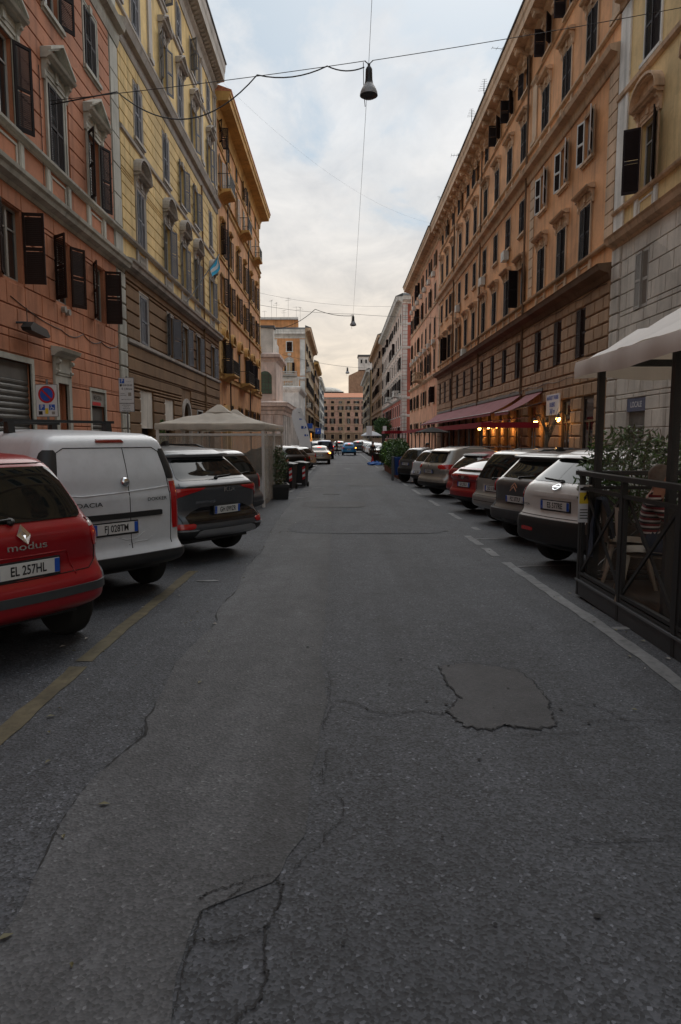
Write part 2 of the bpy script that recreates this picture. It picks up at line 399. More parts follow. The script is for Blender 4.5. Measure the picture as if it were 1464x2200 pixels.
seam = poly_edge([(-1.42,60),(-1.45,17.3),(-1.40,14.23),(-1.24,10.42),(-1.29,9.16),(-1.19,7.88),(-1.22,6.69),(-1.15,6.22),(-1.23,5.3),(-1.23,4.96),(-1.21,4.49),(-1.18,4.09),(-1.19,3.99),(-1.12,3.76),(-1.16,3.53),(-1.22,3.32),(-1.25,3.09),(-1.23,2.78),(-1.21,2.56),(-1.16,2.22),(-1.14,1.8)], 0.010, 5, 4.5)
edgeR = poly_edge([(-.3,60),(-.23,23.9),(-.17,12.7),(-.14,6.9),(-.15,5.3),(-.1,4.32),(-.11,3.64),(-.15,3.14),(-.17,2.75),(-.26,2.46),(-.5,2.30),(-.51,2.13),(-.48,1.7)], 0.012, 11, 5)
sheet(seam, edgeR, yr(-4, 60, 0.05), 0.004, 'road_resurfaced_strip', 'asphalt_worn')
# torn joint along the strip
mb = MB(); yy = yr(1.5, 34, 0.03); rr = random.Random(9)
ww = [max(0.0, 0.001+0.005*math.sin(1.9*y+1)+0.005*math.sin(5.3*y)+0.003*math.sin(17*y)+rr.uniform(-.004,.004)) for y in yy]
mb.grid([[(seam(y)-w, y, G(y)+0.0075), (seam(y)+w*0.5, y, G(y)+0.0075)] for y, w in zip(yy, ww)])
part('road_joint_crack', mb, 'crack', None, kind='structure')
# rectangular repairs
def blob(cx, cy, rx, ry, seed, n=150, sq=3.2, amp=0.045, jit=0.02):
    r = random.Random(seed); ph = [(k, r.uniform(0, 6), amp/k**0.8) for k in (2, 3, 5, 8, 13, 21)]
    out_ = []
    for i in range(n):
        t = 2*math.pi*i/n; c, s = math.cos(t), math.sin(t)
        q = (abs(c)**sq+abs(s)**sq)**(-1/sq)*(1+sum(a*math.sin(k*t+p) for k, p, a in ph)+r.uniform(-jit, jit))
        out_.append((cx+rx*q*c, cy+ry*q*s))
    return out_
def patch(name, pts, dz, m):
    mb = MB(); mb.add([(x, y, G(y)+dz) for x, y in pts], [tuple(range(len(pts)))]); part(name, mb, m, None, kind='structure')
pc = [(.74,4.94),(.74,4.58),(.79,4.32),(.67,4.09),(.74,3.88),(.87,3.83),(.97,3.88),(1.04,3.87),(1.12,3.85),(1.28,3.88),(1.29,4.02),(1.34,4.24),(1.35,4.4),(1.34,4.67),(1.29,4.86),(1.14,4.93),(.94,5.02)]
r9 = random.Random(4); pp = []; pw = [1,1,1.2,1.1,1.3,1.3,1.2,1.3,1.1,.6,.5,.5,.45,.35,.3,.25,.3]; wl = []
for k in range(len(pc)):
    (x0, y0), (x1, y1) = pc[k], pc[(k+1) % len(pc)]
    for s_ in range(9):
        t = s_/9; pp.append((lerp(x0, x1, t)+r9.uniform(-.012, .012), lerp(y0, y1, t)+r9.uniform(-.02, .02))); wl.append(pw[k]*r9.uniform(.2, 1.3))
patch('road_patch', pp, 0.004, 'asphalt_patch')
mb = MB(); n = len(pp)
for i in range(n):
    (x0, y0), (x1, y1) = pp[i], pp[(i+1) % n]; w, w2 = wl[i]*.019, wl[(i+1) % n]*.019
    f0 = math.hypot(x0-1.02, (y0-4.4)*.6); f1 = math.hypot(x1-1.02, (y1-4.4)*.6)
    mb.quad((x0, y0, G(y0)+.008), (x1, y1, G(y1)+.008), (x1+(x1-1.02)/f1*w2, y1+(y1-4.4)*.6/f1*w2, G(y1)+.008), (x0+(x0-1.02)/f0*w, y0+(y0-4.4)*.6/f0*w, G(y0)+.008))
part('road_patch_crack', mb, 'crack', None, kind='structure')
patch('road_repair', blob(0.55, 14.2, 1.55, 1.3, 21, sq=5, amp=0.03), 0.008, 'asphalt')
patch('road_repair', blob(-0.2, 19.5, 0.9, 1.0, 22, sq=5, amp=0.03), 0.008, 'asphalt_patch')
patch('road_repair', blob(1.1, 31.0, 0.8, 3.0, 23, sq=5, amp=0.03), 0.008, 'asphalt_worn')
def crack(pts, w, seed, name='road_crack', sub=14, amp=0.03, dz=0.008):
    r = random.Random(seed); P = []
    for (x0, y0), (x1, y1) in zip(pts, pts[1:]):
        for i in range(sub):
            t = i/sub; P.append((lerp(x0, x1, t)+r.uniform(-amp, amp)*0.5, lerp(y0, y1, t)+r.uniform(-amp, amp)*0.5))
    P.append(pts[-1]); mb = MB(); rows = []
    for i, (x, y) in enumerate(P):
        a = P[max(0, i-1)]; b = P[min(len(P)-1, i+1)]; dx, dy = b[0]-a[0], b[1]-a[1]; L = math.hypot(dx, dy) or 1
        e = min(1, i/3+.15, (len(P)-1-i)/3+.15); k = w*e*r.uniform(0.05, .95)/2
        rows.append([(x-dy/L*k, y+dx/L*k, G(y)+dz), (x+dy/L*k, y-dx/L*k, G(y)+dz)])
    mb.grid(rows); part(name, mb, 'crack', None, kind='structure')
for k, (w, pts) in enumerate([
    (.007,[(-.04,3.11),(.01,3.05),(.01,2.89),(-.06,2.78),(-.09,2.68),(-.17,2.56),(-.23,2.48)]), (.013,[(-.25,2.47),(-.22,2.42),(-.22,2.35),(-.25,2.23),(-.26,2.2),(-.25,2.07),(-.23,1.99),(-.25,1.9),(-.31,1.82),(-.36,1.72)]),
    (.009,[(-.26,2.49),(-.31,2.49),(-.41,2.43),(-.5,2.38),(-.52,2.35)]), (.010,[(-.36,2.44),(-.42,2.35),(-.5,2.28),(-.5,2.15),(-.41,2.14),(-.34,2.16),(-.26,2.2)]), (.006,[(-.49,2.15),(-.51,2.07),(-.5,1.95),(-.5,1.83)]),
    (.008,[(-.09,4.86),(-.07,4.58),(-.08,4.32),(-.05,4.17),(-.09,3.99),(-.11,3.82)]), (.011,[(-.05,4.28),(.08,4.24),(.2,4.09),(.34,4.06),(.49,4.11),(.61,4.06),(.68,4.09)]), (.008,[(.08,3.99),(.25,3.99),(.43,4.09)]), (.008,[(-.07,3.58),(-.08,3.42),(-.1,3.3),(-.07,3.18)]),
    (.009,[(1.35,4.06),(1.48,3.95),(1.71,3.97),(2.05,3.94)]), (.006,[(1.4,4.24),(1.65,4.17),(1.7,3.99)]), (.007,[(.98,3.76),(1.25,3.76),(1.51,3.82),(1.81,3.88)]), (.009,[(.96,2.75),(1.07,2.7),(1.21,2.72),(1.45,2.74)]), (.008,[(-1.36,2.47),(-1.25,2.47),(-1.17,2.46)]), (.007,[(-1.24,2.86),(-1.25,2.78),(-1.18,2.75)]), (.010,[(-1.18,3.85),(-1.12,3.76),(-1.18,3.7)]), (.009,[(.72,5.02),(.95,5.07),(1.15,4.99),(1.37,5.03)])]):
    crack(pts, w, 70+k, amp=.016 if pts[0][1] < 3.2 else .03)
crack([(-0.3,10.5),(0.2,10.35),(0.9,10.5),(1.5,10.3)], 0.014, 14)
crack([(-0.9,12.9),(0.0,12.95),(0.8,12.8),(2.0,12.95)], 0.016, 15)
for i in range(26):
    x, y = rr.uniform(-0.9, 1.8), rr.uniform(1.9, 7); q = rr.uniform(.006, .014)
    patch('road_pit', blob(x, y, q, q, i, 12, 2, .1), 0.0085, 'crack')
# manhole cover
mb = MB(); mb.lathe([(0.0,0.0),(0.30,0.0),(0.30,0.006),(0.27,0.010),(0.0,0.010)], 24, cap=False)
add('manhole_cover', mb.mesh('manhole_cover', 'cast_iron'), None, (-0.32, 23.5, G(23.5)+.006), label='round iron manhole cover in the middle of the road', cat='manhole cover')
# painted lines, worn through
def worn_line(x, y0, y1, w, m, seed, name, gaps=()):
    r = random.Random(seed); mb = MB(); ys = yr(y0, y1, 0.12)
    f = jagged(x, .004, seed, 3); g1 = jagged(0, .006, seed+1, 9); g2 = jagged(0, .006, seed+2, 9)
    for a, b in zip(ys, ys[1:]):
        if any(p <= (a+b)/2 <= q for p, q in gaps): continue
        mb.quad((f(a)-w/2+g1(a), a, G(a)+.005), (f(a)+w/2+g2(a), a, G(a)+.005), (f(b)+w/2+g2(b), b, G(b)+.005), (f(b)-w/2+g1(b), b, G(b)+.005))
    part(name, mb, m, None, kind='structure')
worn_line(-1.95, 0, 8.9, 0.125, 'road_yellow', 31, 'painted_bay_line', [(4.9,5.0)])
worn_line(2.36, -1, 12.6, 0.13, 'road_white', 41, 'painted_edge_line', [(9.6,10.2),(11,11.4)])
worn_line(2.75, 13.5, 34, 0.12, 'road_white', 42, 'painted_edge_line', [(14,15.5),(17,19),(21,23.4),(26,28)])
worn_line(-1.80, 24.5, 62, 0.14, 'road_white', 43, 'painted_edge_line', [(33,34)])
worn_line(2.55, 46, 90, 0.14, 'road_white', 44, 'painted_edge_line')
for yb in (5.9, 9.2, 12.1):
    mb = MB(); f = jagged(0, .006, int(yb*10), 8)
    xs = yr(2.43, 3.3 if yb > 8 else 2.62, 0.06); mb.grid([[(x, yb+f(x)+.15*(x-2.4), G(yb)+.005), (x, yb+.09+f(x+3)+.15*(x-2.4), G(yb)+.005)] for x in xs])
    part('painted_bay_line', mb, 'road_white', None, kind='structure')
for i, (x, y, sx, sy) in enumerate([(-.2,38,.55,.22),(.45,45,.2,.5),(-0.9,27,.28,.1),(-1.2,24.8,.14,.1),(-1.0,26.2,.12,.07),(.6,58,1.6,.35),(.2,52,1.8,.3),(-1.62,8.2,.13,.05),(-1.3,22,.15,.06)]):
    patch('painted_mark_remnant', blob(x, y, sx, sy, 60+i, 40, 2.4, .12), 0.0085, 'road_white')
# pavements with kerb stones
for nm, x0, x1, kx, ya, yb in (('sidewalk', -8.7, -6.68, -6.6, -20, 75), ('sidewalk', 7.68, 10.5, 7.6, -20, 104), ('sidewalk', -8.7, -6.68, -6.6, 99, 340), ('sidewalk', 7.68, 10.5, 7.6, 117, 340)):
    ys = [y for y in YS if ya < y < yb]; ys = [ya]+ys+[yb]
    sw = sheet(x0, x1, ys, 0.125, nm, 'paving')
    km = cached('kerb', lambda: MB().box(-.075, .075, 0, 1.18, -.2, .128).mesh('kerb_stone', 'kerb_stone'))
    for k in range(int((min(yb, 100)-max(ya, 0))/1.2)):
        y = max(ya, 0)+k*1.2; add('kerb_stone', km, sw, (kx, y, G(y)))

# ------------------------------------------------------------------ building kit
# local frame of a facade: x along it, -y out to the street, z up
class Bld:
    def __init__(s, name, label, side, X, Y0, Y1, H, D=12, core='beige_stucco', cat='building', roof='roof_grey'):
        s.side = side; s.Y0, s.Y1 = Y0, Y1; s.W = Y1-Y0; s.H = H; s.D = D
        loc, rz = {'L': ((X, Y0, 0), math.pi/2), 'R': ((X, Y1, 0), -math.pi/2), 'F': ((Y0, X, 0), 0.0)}[side]
        s.r = thing(name, label, cat, loc, rz); s.nb = 0
        mb = MB(); mb.box(0.02, s.W-0.02, 0.34, D, -1.2, H-0.3); part('building_core', mb, core, s.r)
        mb = MB(); mb.box(0.01, s.W-0.01, 0.2, D+.1, H-0.3, H+.02); part('roof', mb, roof, s.r)
    def x(s, Y): return (s.Y1-Y) if s.side == 'R' else (Y-s.Y0)
    def span(s, Ya, Yb):
        a, b = s.x(Ya), s.x(Yb); return (a, b) if a < b else (b, a)
    def wall(s, z0, z1, ops, m, Ya=None, Yb=None, y=0.0, d=0.26):
        xa, xb = s.span(s.Y0 if Ya is None else Ya, s.Y1 if Yb is None else Yb)
        ops = [o for o in ops if o[3] > z0 and o[2] < z1 and o[1] > xa and o[0] < xb]
        X = sorted({xa, xb, *[max(xa, o[0]) for o in ops], *[min(xb, o[1]) for o in ops]}); Z = sorted({z0, z1, *[max(z0, o[2]) for o in ops], *[min(z1, o[3]) for o in ops]})
        mb = MB()
        for i in range(len(X)-1):
            for j in range(len(Z)-1):
                cx, cz = (X[i]+X[i+1])/2, (Z[j]+Z[j+1])/2
                if any(o[0] < cx < o[1] and o[2] < cz < o[3] for o in ops): continue
                mb.quad((X[i],y,Z[j]),(X[i+1],y,Z[j]),(X[i+1],y,Z[j+1]),(X[i],y,Z[j+1]))
        for (a, b, c, e) in [o[:4] for o in ops]:
            c2, e2 = max(c, z0), min(e, z1)
            mb.quad((a,y,c2),(a,y,e2),(a,y+d,e2),(a,y+d,c2)); mb.quad((b,y,e2),(b,y,c2),(b,y+d,c2),(b,y+d,e2))
            mb.quad((a,y,e2),(b,y,e2),(b,y+d,e2),(a,y+d,e2)); mb.quad((a,y,c2),(a,y+d,c2),(b,y+d,c2),(b,y,c2))
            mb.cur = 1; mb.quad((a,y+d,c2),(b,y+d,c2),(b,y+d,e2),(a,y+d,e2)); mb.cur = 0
        return part('wall', mb, [m, 'interior'], s.r)
    def mould(s, z, prof, m, Ya=None, Yb=None, name='string_course', ends=0.0):
        xa, xb = s.span(s.Y0 if Ya is None else Ya, s.Y1 if Yb is None else Yb)
        poly = [(0.05, z+prof[0][1])]+[(-o, z+h) for o, h in prof]+[(0.05, z+prof[-1][1])]
        mb = MB(); mb.prismx(poly, xa-ends, xb+ends); return part(name, mb, m, s.r)
    def blocks(s, zs, avoid, m, bw=None, Ya=None, Yb=None, proud=0.035, gap=0.028, limit=290, name='block', bev=0.014, seed=1, off=0.0):
        xa, xb = s.span(s.Y0 if Ya is None else Ya, s.Y1 if Yb is None else Yb); R = random.Random(seed); rects = []
        for c, (z0, z1) in enumerate(zip(zs, zs[1:])):
            zb = sorted({z0, z1, *[z for o in avoid for z in o[2:4] if z0+.06 < z < z1-.06]})
            for za, zc in zip(zb, zb[1:]):
                mid = (za+zc)/2
                free = [(xa, xb)]
                for o in avoid:
                    if not (o[2]-.03 < mid < o[3]+.03): continue
                    nf = []
                    for a, b in free:
                        if o[1] <= a or o[0] >= b: nf.append((a, b)); continue
                        if o[0]-a > .06: nf.append((a, o[0]))
                        if b-o[1] > .06: nf.append((o[1], b))
                    free = nf
                for a, b in free:
                    if bw:
                        js = []; q = math.ceil((a+off)/bw-(0.5 if c % 2 else 0))*bw+(bw/2 if c % 2 else 0)-off
                        while q < b:
                            if q-a > bw*.28 and b-q > bw*.28: js.append(q)
                            q += bw
                        e = [a]+js+[b]
                    else: e = [a, b]
                    for u, v in zip(e, e[1:]): rects.append((u, v, za, zc))
        dist = lambda q: (s.Y1-(q[0]+q[1])/2 if s.side == 'R' else s.Y0+(q[0]+q[1])/2)
        rects.sort(key=lambda q: (dist(q) < 12, dist(q)))
        def bm_(w, h):
            mb = MB(); b = bev; g = gap/2; p = proud
            x0, x1, z0, z1 = g, w-g, g, h-g
            vs = [(x0,.02,z0),(x1,.02,z0),(x1,.02,z1),(x0,.02,z1),(x0,-p+b,z0),(x1,-p+b,z0),(x1,-p+b,z1),(x0,-p+b,z1),(x0+b,-p,z0+b),(x1-b,-p,z0+b),(x1-b,-p,z1-b),(x0+b,-p,z1-b)]
            fs = [(8,9,10,11)]
            for k in range(4): n_ = (k+1) % 4; fs += [(k,n_,n_+4,k+4),(k+4,n_+4,n_+8,k+8)]
            mb.add(vs, fs); return mb
        room = max(0, limit-s.nb); rest = MB()
        for i, (u, v, za, zc) in enumerate(rects):
            w, h = round(v-u, 2), round(zc-za, 2)
            if i < room:
                me = cached(('blk', w, h, m, proud, gap), lambda: bm_(w, h).mesh('block', m)); s.nb += 1
                add(name, me, s.r, (u, 0, za))
            else:
                b = bm_(w, h); rest.add([(x+u, y, z+za) for x, y, z in b.v], b.f)
        if rest.v: part(name+'_courses', rest, m, s.r, kind='stuff')
    def panel(s, name, Ya, Yb, z0, z1, y0, y1, m):
        xa, xb = s.span(Ya, Yb); mb = MB(); mb.box(xa, xb, y0, y1, z0, z1); return part(name, mb, m, s.r)

def shutter_mesh(w, h, m, edge=None, dense=True):
    def f():
        mb = MB(); t = .04; st = .065
        if edge: mb.cur = 1
        mb.box(0, st, -t, 0, 0, h); mb.box(w-st, w, -t, 0, 0, h)
        for a, b in ((0, .10), (h*.47, h*.47+.09), (h-.08, h)): mb.box(st, w-st, -t+.003, -.003, a, b)
        mb.cur = 0
        sp = .050 if dense else .056; z = .12
        while z < h-.1:
            if not (h*.47-.03 < z < h*.47+.10):
                mb.add([(st,-t+.002,z-.024),(w-st,-t+.002,z-.024),(w-st,-.004,z+.026),(st,-.004,z+.026),(st,-t+.002,z-.014),(w-st,-t+.002,z-.014),(w-st,-.004,z+.036),(st,-.004,z+.036)],
                       [(0,1,2,3),(7,6,5,4),(0,4,5,1),(2,6,7,3)])
            z += sp
        return mb.mesh('shutter', [m, edge] if edge else m)
    return cached(('shut', round(w,3), round(h,3), m, edge, dense), f)
def sash_mesh(w, h, m):
    def f():
        mb = MB(); y0, y1 = .13, .19; k = .06
        mb.box(-w/2,-w/2+k,y0,y1,0,h); mb.box(w/2-k,w/2,y0,y1,0,h); mb.box(-w/2+k,w/2-k,y0,y1,h-k,h); mb.box(-w/2+k,w/2-k,y0,y1,0,k+.03)
        mb.box(-.05,.05,y0-.01,y1,k+.03,h-k); mb.box(-w/2+k,-.05,y0+.005,y1,h*.70,h*.70+.04); mb.box(.05,w/2-k,y0+.005,y1,h*.70,h*.70+.04)
        return mb.mesh('window', m)
    return cached(('sash', round(w,3), round(h,3), m), f)
def surround_mesh(w, h, t, p, m, sill, key):
    def f():
        mb = MB()
        for a, b, q in ((0, t*.62, p*.6), (t*.62, t, p)):
            mb.box(-w/2-b,-w/2-a,-q,.02,-.0,h+b); mb.box(w/2+a,w/2+b,-q,.02,-.0,h+b); mb.box(-w/2-a,w/2+a,-q-.001,.02,h+a,h+b)
        if sill: mb.box(-w/2-t-.08,w/2+t+.08,-p-.09,.02,-.12,0); mb.box(-w/2-t-.03,w/2+t+.03,-p-.03,.02,-.2,-.12)
        if key: mb.prism([(-.09,h-.02),(.09,h-.02),(.13,h+t+.06),(-.13,h+t+.06)], -p-.05, .02)
        return mb.mesh('surround', m)
    return cached(('sur', round(w,3), round(h,3), t, p, m, sill, key), f)
def ped_mesh(kind, w, m):
    def f():
        mb = MB(); b = w/2
        if kind in ('tri', 'seg', 'flat'):
            mb.box(-b+.10,b-.10,-.06,.02,0,.30)                              # frieze
            mb.box(-b+.2,b-.2,-.075,.0,.07,.23)
            for sx in (-1, 1):                                                # consoles
                x = sx*(b-.09); mb.prismx([(.02,-.22),(-.06,-.22),(-.10,-.12),(-.09,.02),(-.15,.14),(-.22,.30),(.02,.30)], x-.075, x+.075)
                mb.lathe([(.05,x-.08),(.05,x+.08)], 8, (0,-.165,.22), 'x')
            mb.box(-.09,.09,-.12,.0,.0,.295)
            mb.prismx([(.02,.30),(-.20,.30),(-.24,.34),(-.32,.36),(-.36,.43),(.02,.43)], -b-.06, b+.06)
            if kind == 'tri':
                hh = w*.30
                mb.prism([(-b-.02,.43),(b+.02,.43),(0,.43+hh*.86)], -.10, .02)
                for sx in (-1, 1):
                    for o0, o1, q in ((0,.07,.26),(.07,.15,.34)):
                        mb.prism([(sx*(b+.06),.43+o0),(sx*(b+.06),.43+o1),(0,.43+hh+o1),(0,.43+hh+o0)][::sx], -q, .02)
            elif kind == 'seg':
                hh = w*.36; n = 14; arc = lambda k, o: ((b+.06+o*.4)*-math.cos(math.pi*k/n), .43+(hh+o)*math.sin(math.pi*k/n)**.85)
                mb.prism([arc(k, -.03) for k in range(n+1)], -.09, .02)
                for o0, o1, q in ((-.02,.06,.26),(.06,.15,.34)):
                    for k in range(n): mb.prism([arc(k,o0),arc(k,o1),arc(k+1,o1),arc(k+1,o0)], -q, .02)
            else: mb.prismx([(.02,.43),(-.28,.43),(-.20,.50),(.02,.52)], -b-.03, b+.03)
        elif kind == 'hood':
            for sx in (-1, 1): mb.prismx([(.02,-.05),(-.05,-.05),(-.16,.18),(.02,.18)], sx*(b-.12)-.06, sx*(b-.12)+.06)
            mb.prismx([(.02,.18),(-.16,.18),(-.24,.25),(-.26,.32),(.02,.36)], -b, b)
        elif kind == 'eyebrow':
            n = 12; arc = lambda k, o: ((b+o)*-math.cos(math.pi*k/n), .12+(w*.42+o)*math.sin(math.pi*k/n))
            for k in range(n): mb.prism([arc(k,-.02),arc(k,.14),arc(k+1,.14),arc(k+1,-.02)], -.30, .02)
            mb.prism([arc(k, -.02) for k in range(n+1)], -.10, .02); mb.box(-b-.14,b+.14,-.28,.02,.0,.12)
        return mb.mesh('pediment', m)
    return cached(('ped', kind, round(w,3), m), f)
WR = random.Random(17)
def window(b, Y, z, w, h, shm='shutter_dark', trim=None, t=.17, p=.06, ped=None, pw=None, shut='rand', sash='sash_white', sill=True, key=False, dense=True, edge=None, hd=0.0):
    x = b.x(Y)
    if shut == 'rand': shut = WR.choice(['closed','open','closed','open','open','closed','closed','open','half'])
    root = add('window', sash_mesh(w, h, sash), b.r, (x, 0, z))
    if shut != 'closed':
        pm = cached(('pane', round(w,3), round(h,3)), lambda: MB().quad((-w/4+.015,.165,.06),(w/4-.05,.165,.06),(w/4-.05,.165,h-.05),(-w/4+.015,.165,h-.05)).mesh('pane', 'glass'))
        add('pane', pm, root, (-w/4,0,0)); add('pane', pm, root, (w/4+.03,0,0))
    else: root.name = 'window'
    if shut and shm:
        lw = w/2-.004; sm = shutter_mesh(lw, h-.02, shm, edge, dense)
        aL, aR = {'closed': (0,0), 'open': (WR.uniform(158,172), WR.uniform(158,172)), 'half': (WR.uniform(60,150), WR.uniform(95,165)), 'ajar': (WR.uniform(5,25), WR.uniform(5,25))}[shut] if isinstance(shut, str) else shut
        off = -.03-hd
        add('shutter', sm, root, (-w/2, off, .01), (0,0,-R_(aL))); add('shutter', sm, root, (w/2, off, .01), (0,0,math.pi+R_(aR)))
    if trim:
        add('surround', surround_mesh(w, h, t, p, trim, sill, key), root)
        if ped: add('pediment', ped_mesh(ped, pw or (w+2*t+.2), trim), root, (0,0,h+t))
    return root
def ops_of(b, lst):      # (Y, z, w, h) -> opening rectangles
    return [(b.x(Y)-w/2, b.x(Y)+w/2, z, z+h) for Y, z, w, h in lst]
def grow(o, d, dz=0.0, top=0.0): return (o[0]-d, o[1]+d, o[2]-dz, o[3]+top)
def apron(b, Y, w, z0, z1, m, m2=None):
    x = b.x(Y); mb = MB()
    for sx in (-1, 1):
        mb.box(x+sx*(w/2)-.14, x+sx*(w/2)+.14, -.05, .01, z0, z1); mb.box(x+sx*(w/2)-.09, x+sx*(w/2)+.09, -.065, .0, z0+.08, z1-.08)
    a, c = x-w/2+.22, x+w/2-.22
    for q in ((a,c,z0+.12,z0+.18),(a,c,z1-.18,z1-.12),(a,a+.06,z0+.18,z1-.18),(c-.06,c,z0+.18,z1-.18)): mb.box(q[0],q[1],-.03,.01,q[2],q[3])
    part('apron_panel', mb, m, b.r)
def cornice(b, z0, z1, out_, m, Ya=None, Yb=None, brackets=None, bm=None, roofm='roof_grey', big=False):
    h = z1-z0
    b.mould(z0, [(.05,0),(.08,h*.12),(.10,h*.22),(out_*.30,h*.30),(out_*.34,h*.42),(out_*.88,h*.46),(out_*.90,h*.70),(out_*.96,h*.78),(out_,h*.97),(.0,h)], m, Ya, Yb, 'cornice')
    b.mould(z1, [(0,-.02),(out_+.05,-.02),(out_+.08,.05),(0,.55)], roofm, Ya, Yb, 'roof_edge')
    if brackets:
        xa, xb = b.span(b.Y0 if Ya is None else Ya, b.Y1 if Yb is None else Yb); n = int((xb-xa)/brackets)
        def f():
            mb = MB()
            if big:
                mb.prismx([(.02,-.95),(-.14,-.95),(-.26,-.80),(-.22,-.55),(-.34,-.34),(-out_*.62,-.20),(-out_*.82,-.06),(-out_*.82,.0),(.02,.0)], -.2, .2)
                mb.lathe([(.17,-.23),(.17,.23)], 10, (0,-out_*.60,-.14), 'x'); mb.lathe([(.12,-.22),(.12,.22)], 10, (0,-.22,-.72), 'x')
            else: mb.prismx([(.02,-.16),(-out_*.45,-.16),(-out_*.7,-.05),(-out_*.7,0),(.02,0)], -.09, .09)
            return mb.mesh('bracket', bm or m)
        me = cached(('brk', out_, bm or m, big), f)
        for i in range(n): add('bracket', me, b.r, (xa+(i+.5)*(xb-xa)/n, 0, z0+h*.46-.01))
def balcony(b, Y, z, w, d, m, rail='iron', stone=False):
    x = b.x(Y); mb = MB()
    mb.prismx([(.02,-.42),(-.10,-.42),(-d*.5,-.22),(-d,-.16),(-d-.05,-.10),(-d-.05,0),(.02,0)], x-w/2, x+w/2); bl = part('balcony', mb, m, b.r, (0,0,z))
    mb = MB()
    if stone:
        for k in range(int(w/.26)): mb.lathe([(.05,0),(.05,.08),(.085,.25),(.045,.5),(.05,.68),(.06,.72)], 8, (x-w/2+.16+k*.26, -d+.06, 0))
        mb.box(x-w/2-.04,x+w/2+.04,-d-.05,-d+.18,.72,.86); mb.box(x-w/2,x-w/2+.14,-d+.18,0,.72,.86); mb.box(x+w/2-.14,x+w/2,-d+.18,0,.72,.86)
        for sx in (-1, 1):
            for k in range(3): mb.lathe([(.05,0),(.085,.25),(.045,.5),(.06,.72)], 8, (x+sx*(w/2-.08), -d+.3+k*.26, 0))
        part('balustrade', mb, m, bl)
    else:
        n = int(w/.13)
        for k in range(n+1): mb.box(x-w/2+k*w/n-.009,x-w/2+k*w/n+.009,-d-.009,-d+.009,0,1.0)
        for sx in (-1, 1):
            for k in range(int(d/.13)): mb.box(x+sx*w/2-.009,x+sx*w/2+.009,-.05-k*.13-.009,-.05-k*.13+.009,0,1.0)
            mb.box(x+sx*w/2-.015,x+sx*w/2+.015,-d,0,.98,1.02)
        for zz_ in (.98,.12): mb.box(x-w/2,x+w/2,-d-.018,-d+.018,zz_,zz_+.035)
        part('railing', mb, rail, bl)
def pilaster(b, Ya, Yb, z0, z1, m, p=.10, cap=True):
    xa, xb = b.span(Ya, Yb); mb = MB(); mb.box(xa,xb,-p,.01,z0,z1)
    if cap:
        mb.prismx([(.01,0),(-p-.02,0),(-p-.10,.12),(-p-.12,.2),(.01,.2)], xa-.05, xb+.05)
        n = len(mb.v); mb.v[-10:] = [(x,y,z+z1-.2) for x,y,z in mb.v[-10:]]
        mb.box(xa-.05,xb+.05,-p-.07,.01,z0,z0+.22)
    return part('pilaster', mb, m, b.r)
def pipe(b, Y, z0, z1, m='iron', r=.055, out_=.12):
    mb = MB(); mb.tube([(b.x(Y),-out_,z0),(b.x(Y),-out_,z1)], r, 8); part('drainpipe', mb, m, b.r)
def ac_unit(b, Y, z):
    me = cached('ac', lambda: MB().box(-.4,.4,-.36,-.04,0,.55).lathe([(.2,-.375),(.2,-.36)],12,(-.1,0,.28),'y').mesh('air_conditioner','ac_white'))
    add('air_conditioner', me, b.r, (b.x(Y), 0, z))
def antenna(loc, h, seed, label):
    r = random.Random(seed); mb = MB(); mb.tube([(0,0,0),(0,0,h)], .025, 5)
    for k in range(r.randint(1, 2)):
        z = h-.15-k*.5; a = r.uniform(0, 3.1); c, s = math.cos(a), math.sin(a); L = r.uniform(.5, .9)
        mb.tube([(-c*L,-s*L,z),(c*L,s*L,z)], .015, 4)
        for q in range(6):
            t = -L+q*2*L/5; w = .14+.05*q; mb.tube([(c*t-s*w,s*t+c*w,z),(c*t+s*w,s*t-c*w,z)], .010, 4)
    add('antenna', mb.mesh('antenna','wire'), None, loc, label=label, cat='antenna', group='television antennas on the roofs')
def courses(z0, z1, h):
    n = max(1, int(round((z1-z0)/h))); return [lerp(z0, z1, i/n) for i in range(n+1)]
def text_mesh(s, m, bold=0.0):
    def f():
        c = bpy.data.curves.new('t', 'FONT'); c.body = s; c.size = 1.0; c.align_x = 'CENTER'; c.align_y = 'CENTER'; c.offset = bold; c.resolution_u = 3
        o = bpy.data.objects.new('t', c)
        me = bpy.data.meshes.new_from_object(o); bpy.data.objects.remove(o)
        me.materials.clear(); me.materials.append(MT[m]); return me
    return cached(('txt', s, m, bold), f)
def lettering(parent, s, size, loc, m='ink', sx=1.0, bold=0.0, rot=(math.pi/2,0,0), name='lettering'):
    return add(name, text_mesh(s, m, bold), parent, loc, rot, scale=(size*sx, size, size))
LX, RX = -8.6, 10.4
# ============================== left: salmon pink house
b = Bld('apartment_building', 'salmon pink stucco house with grey pointed window pediments at the left edge', 'L', LX, -14, 27.95, 26.3, core='pink_stucco')
cols = [25.0, 21.75, 18.5, 15.25, 12.0, 8.75]
mz = ops_of(b, [(y, 5.82, 1.12, 1.88) for y in cols]); r1 = ops_of(b, [(y, 9.78, 1.08, 2.25) for y in cols]); r2 = ops_of(b, [(y, 14.1, 1.1, 1.95) for y in cols])
gr = [(*b.span(16.95, 19.25), -1.0, 3.72), (*b.span(20.95, 21.75), -1.0, 3.35), (*b.span(23.75, 25.15), -1.0, 3.3), (*b.span(10.5, 13.0), -1.0, 3.4)]
b.wall(-1.2, 8.2, mz+gr, 'pink_stucco', None, 26.9); 
av = [grow(o, .03, .02, .02) for o in mz] + [grow(gr[0], .16, 0, .16), grow(gr[1], .30, 0, .95), grow(gr[2], .12, 0, .12), gr[3]]
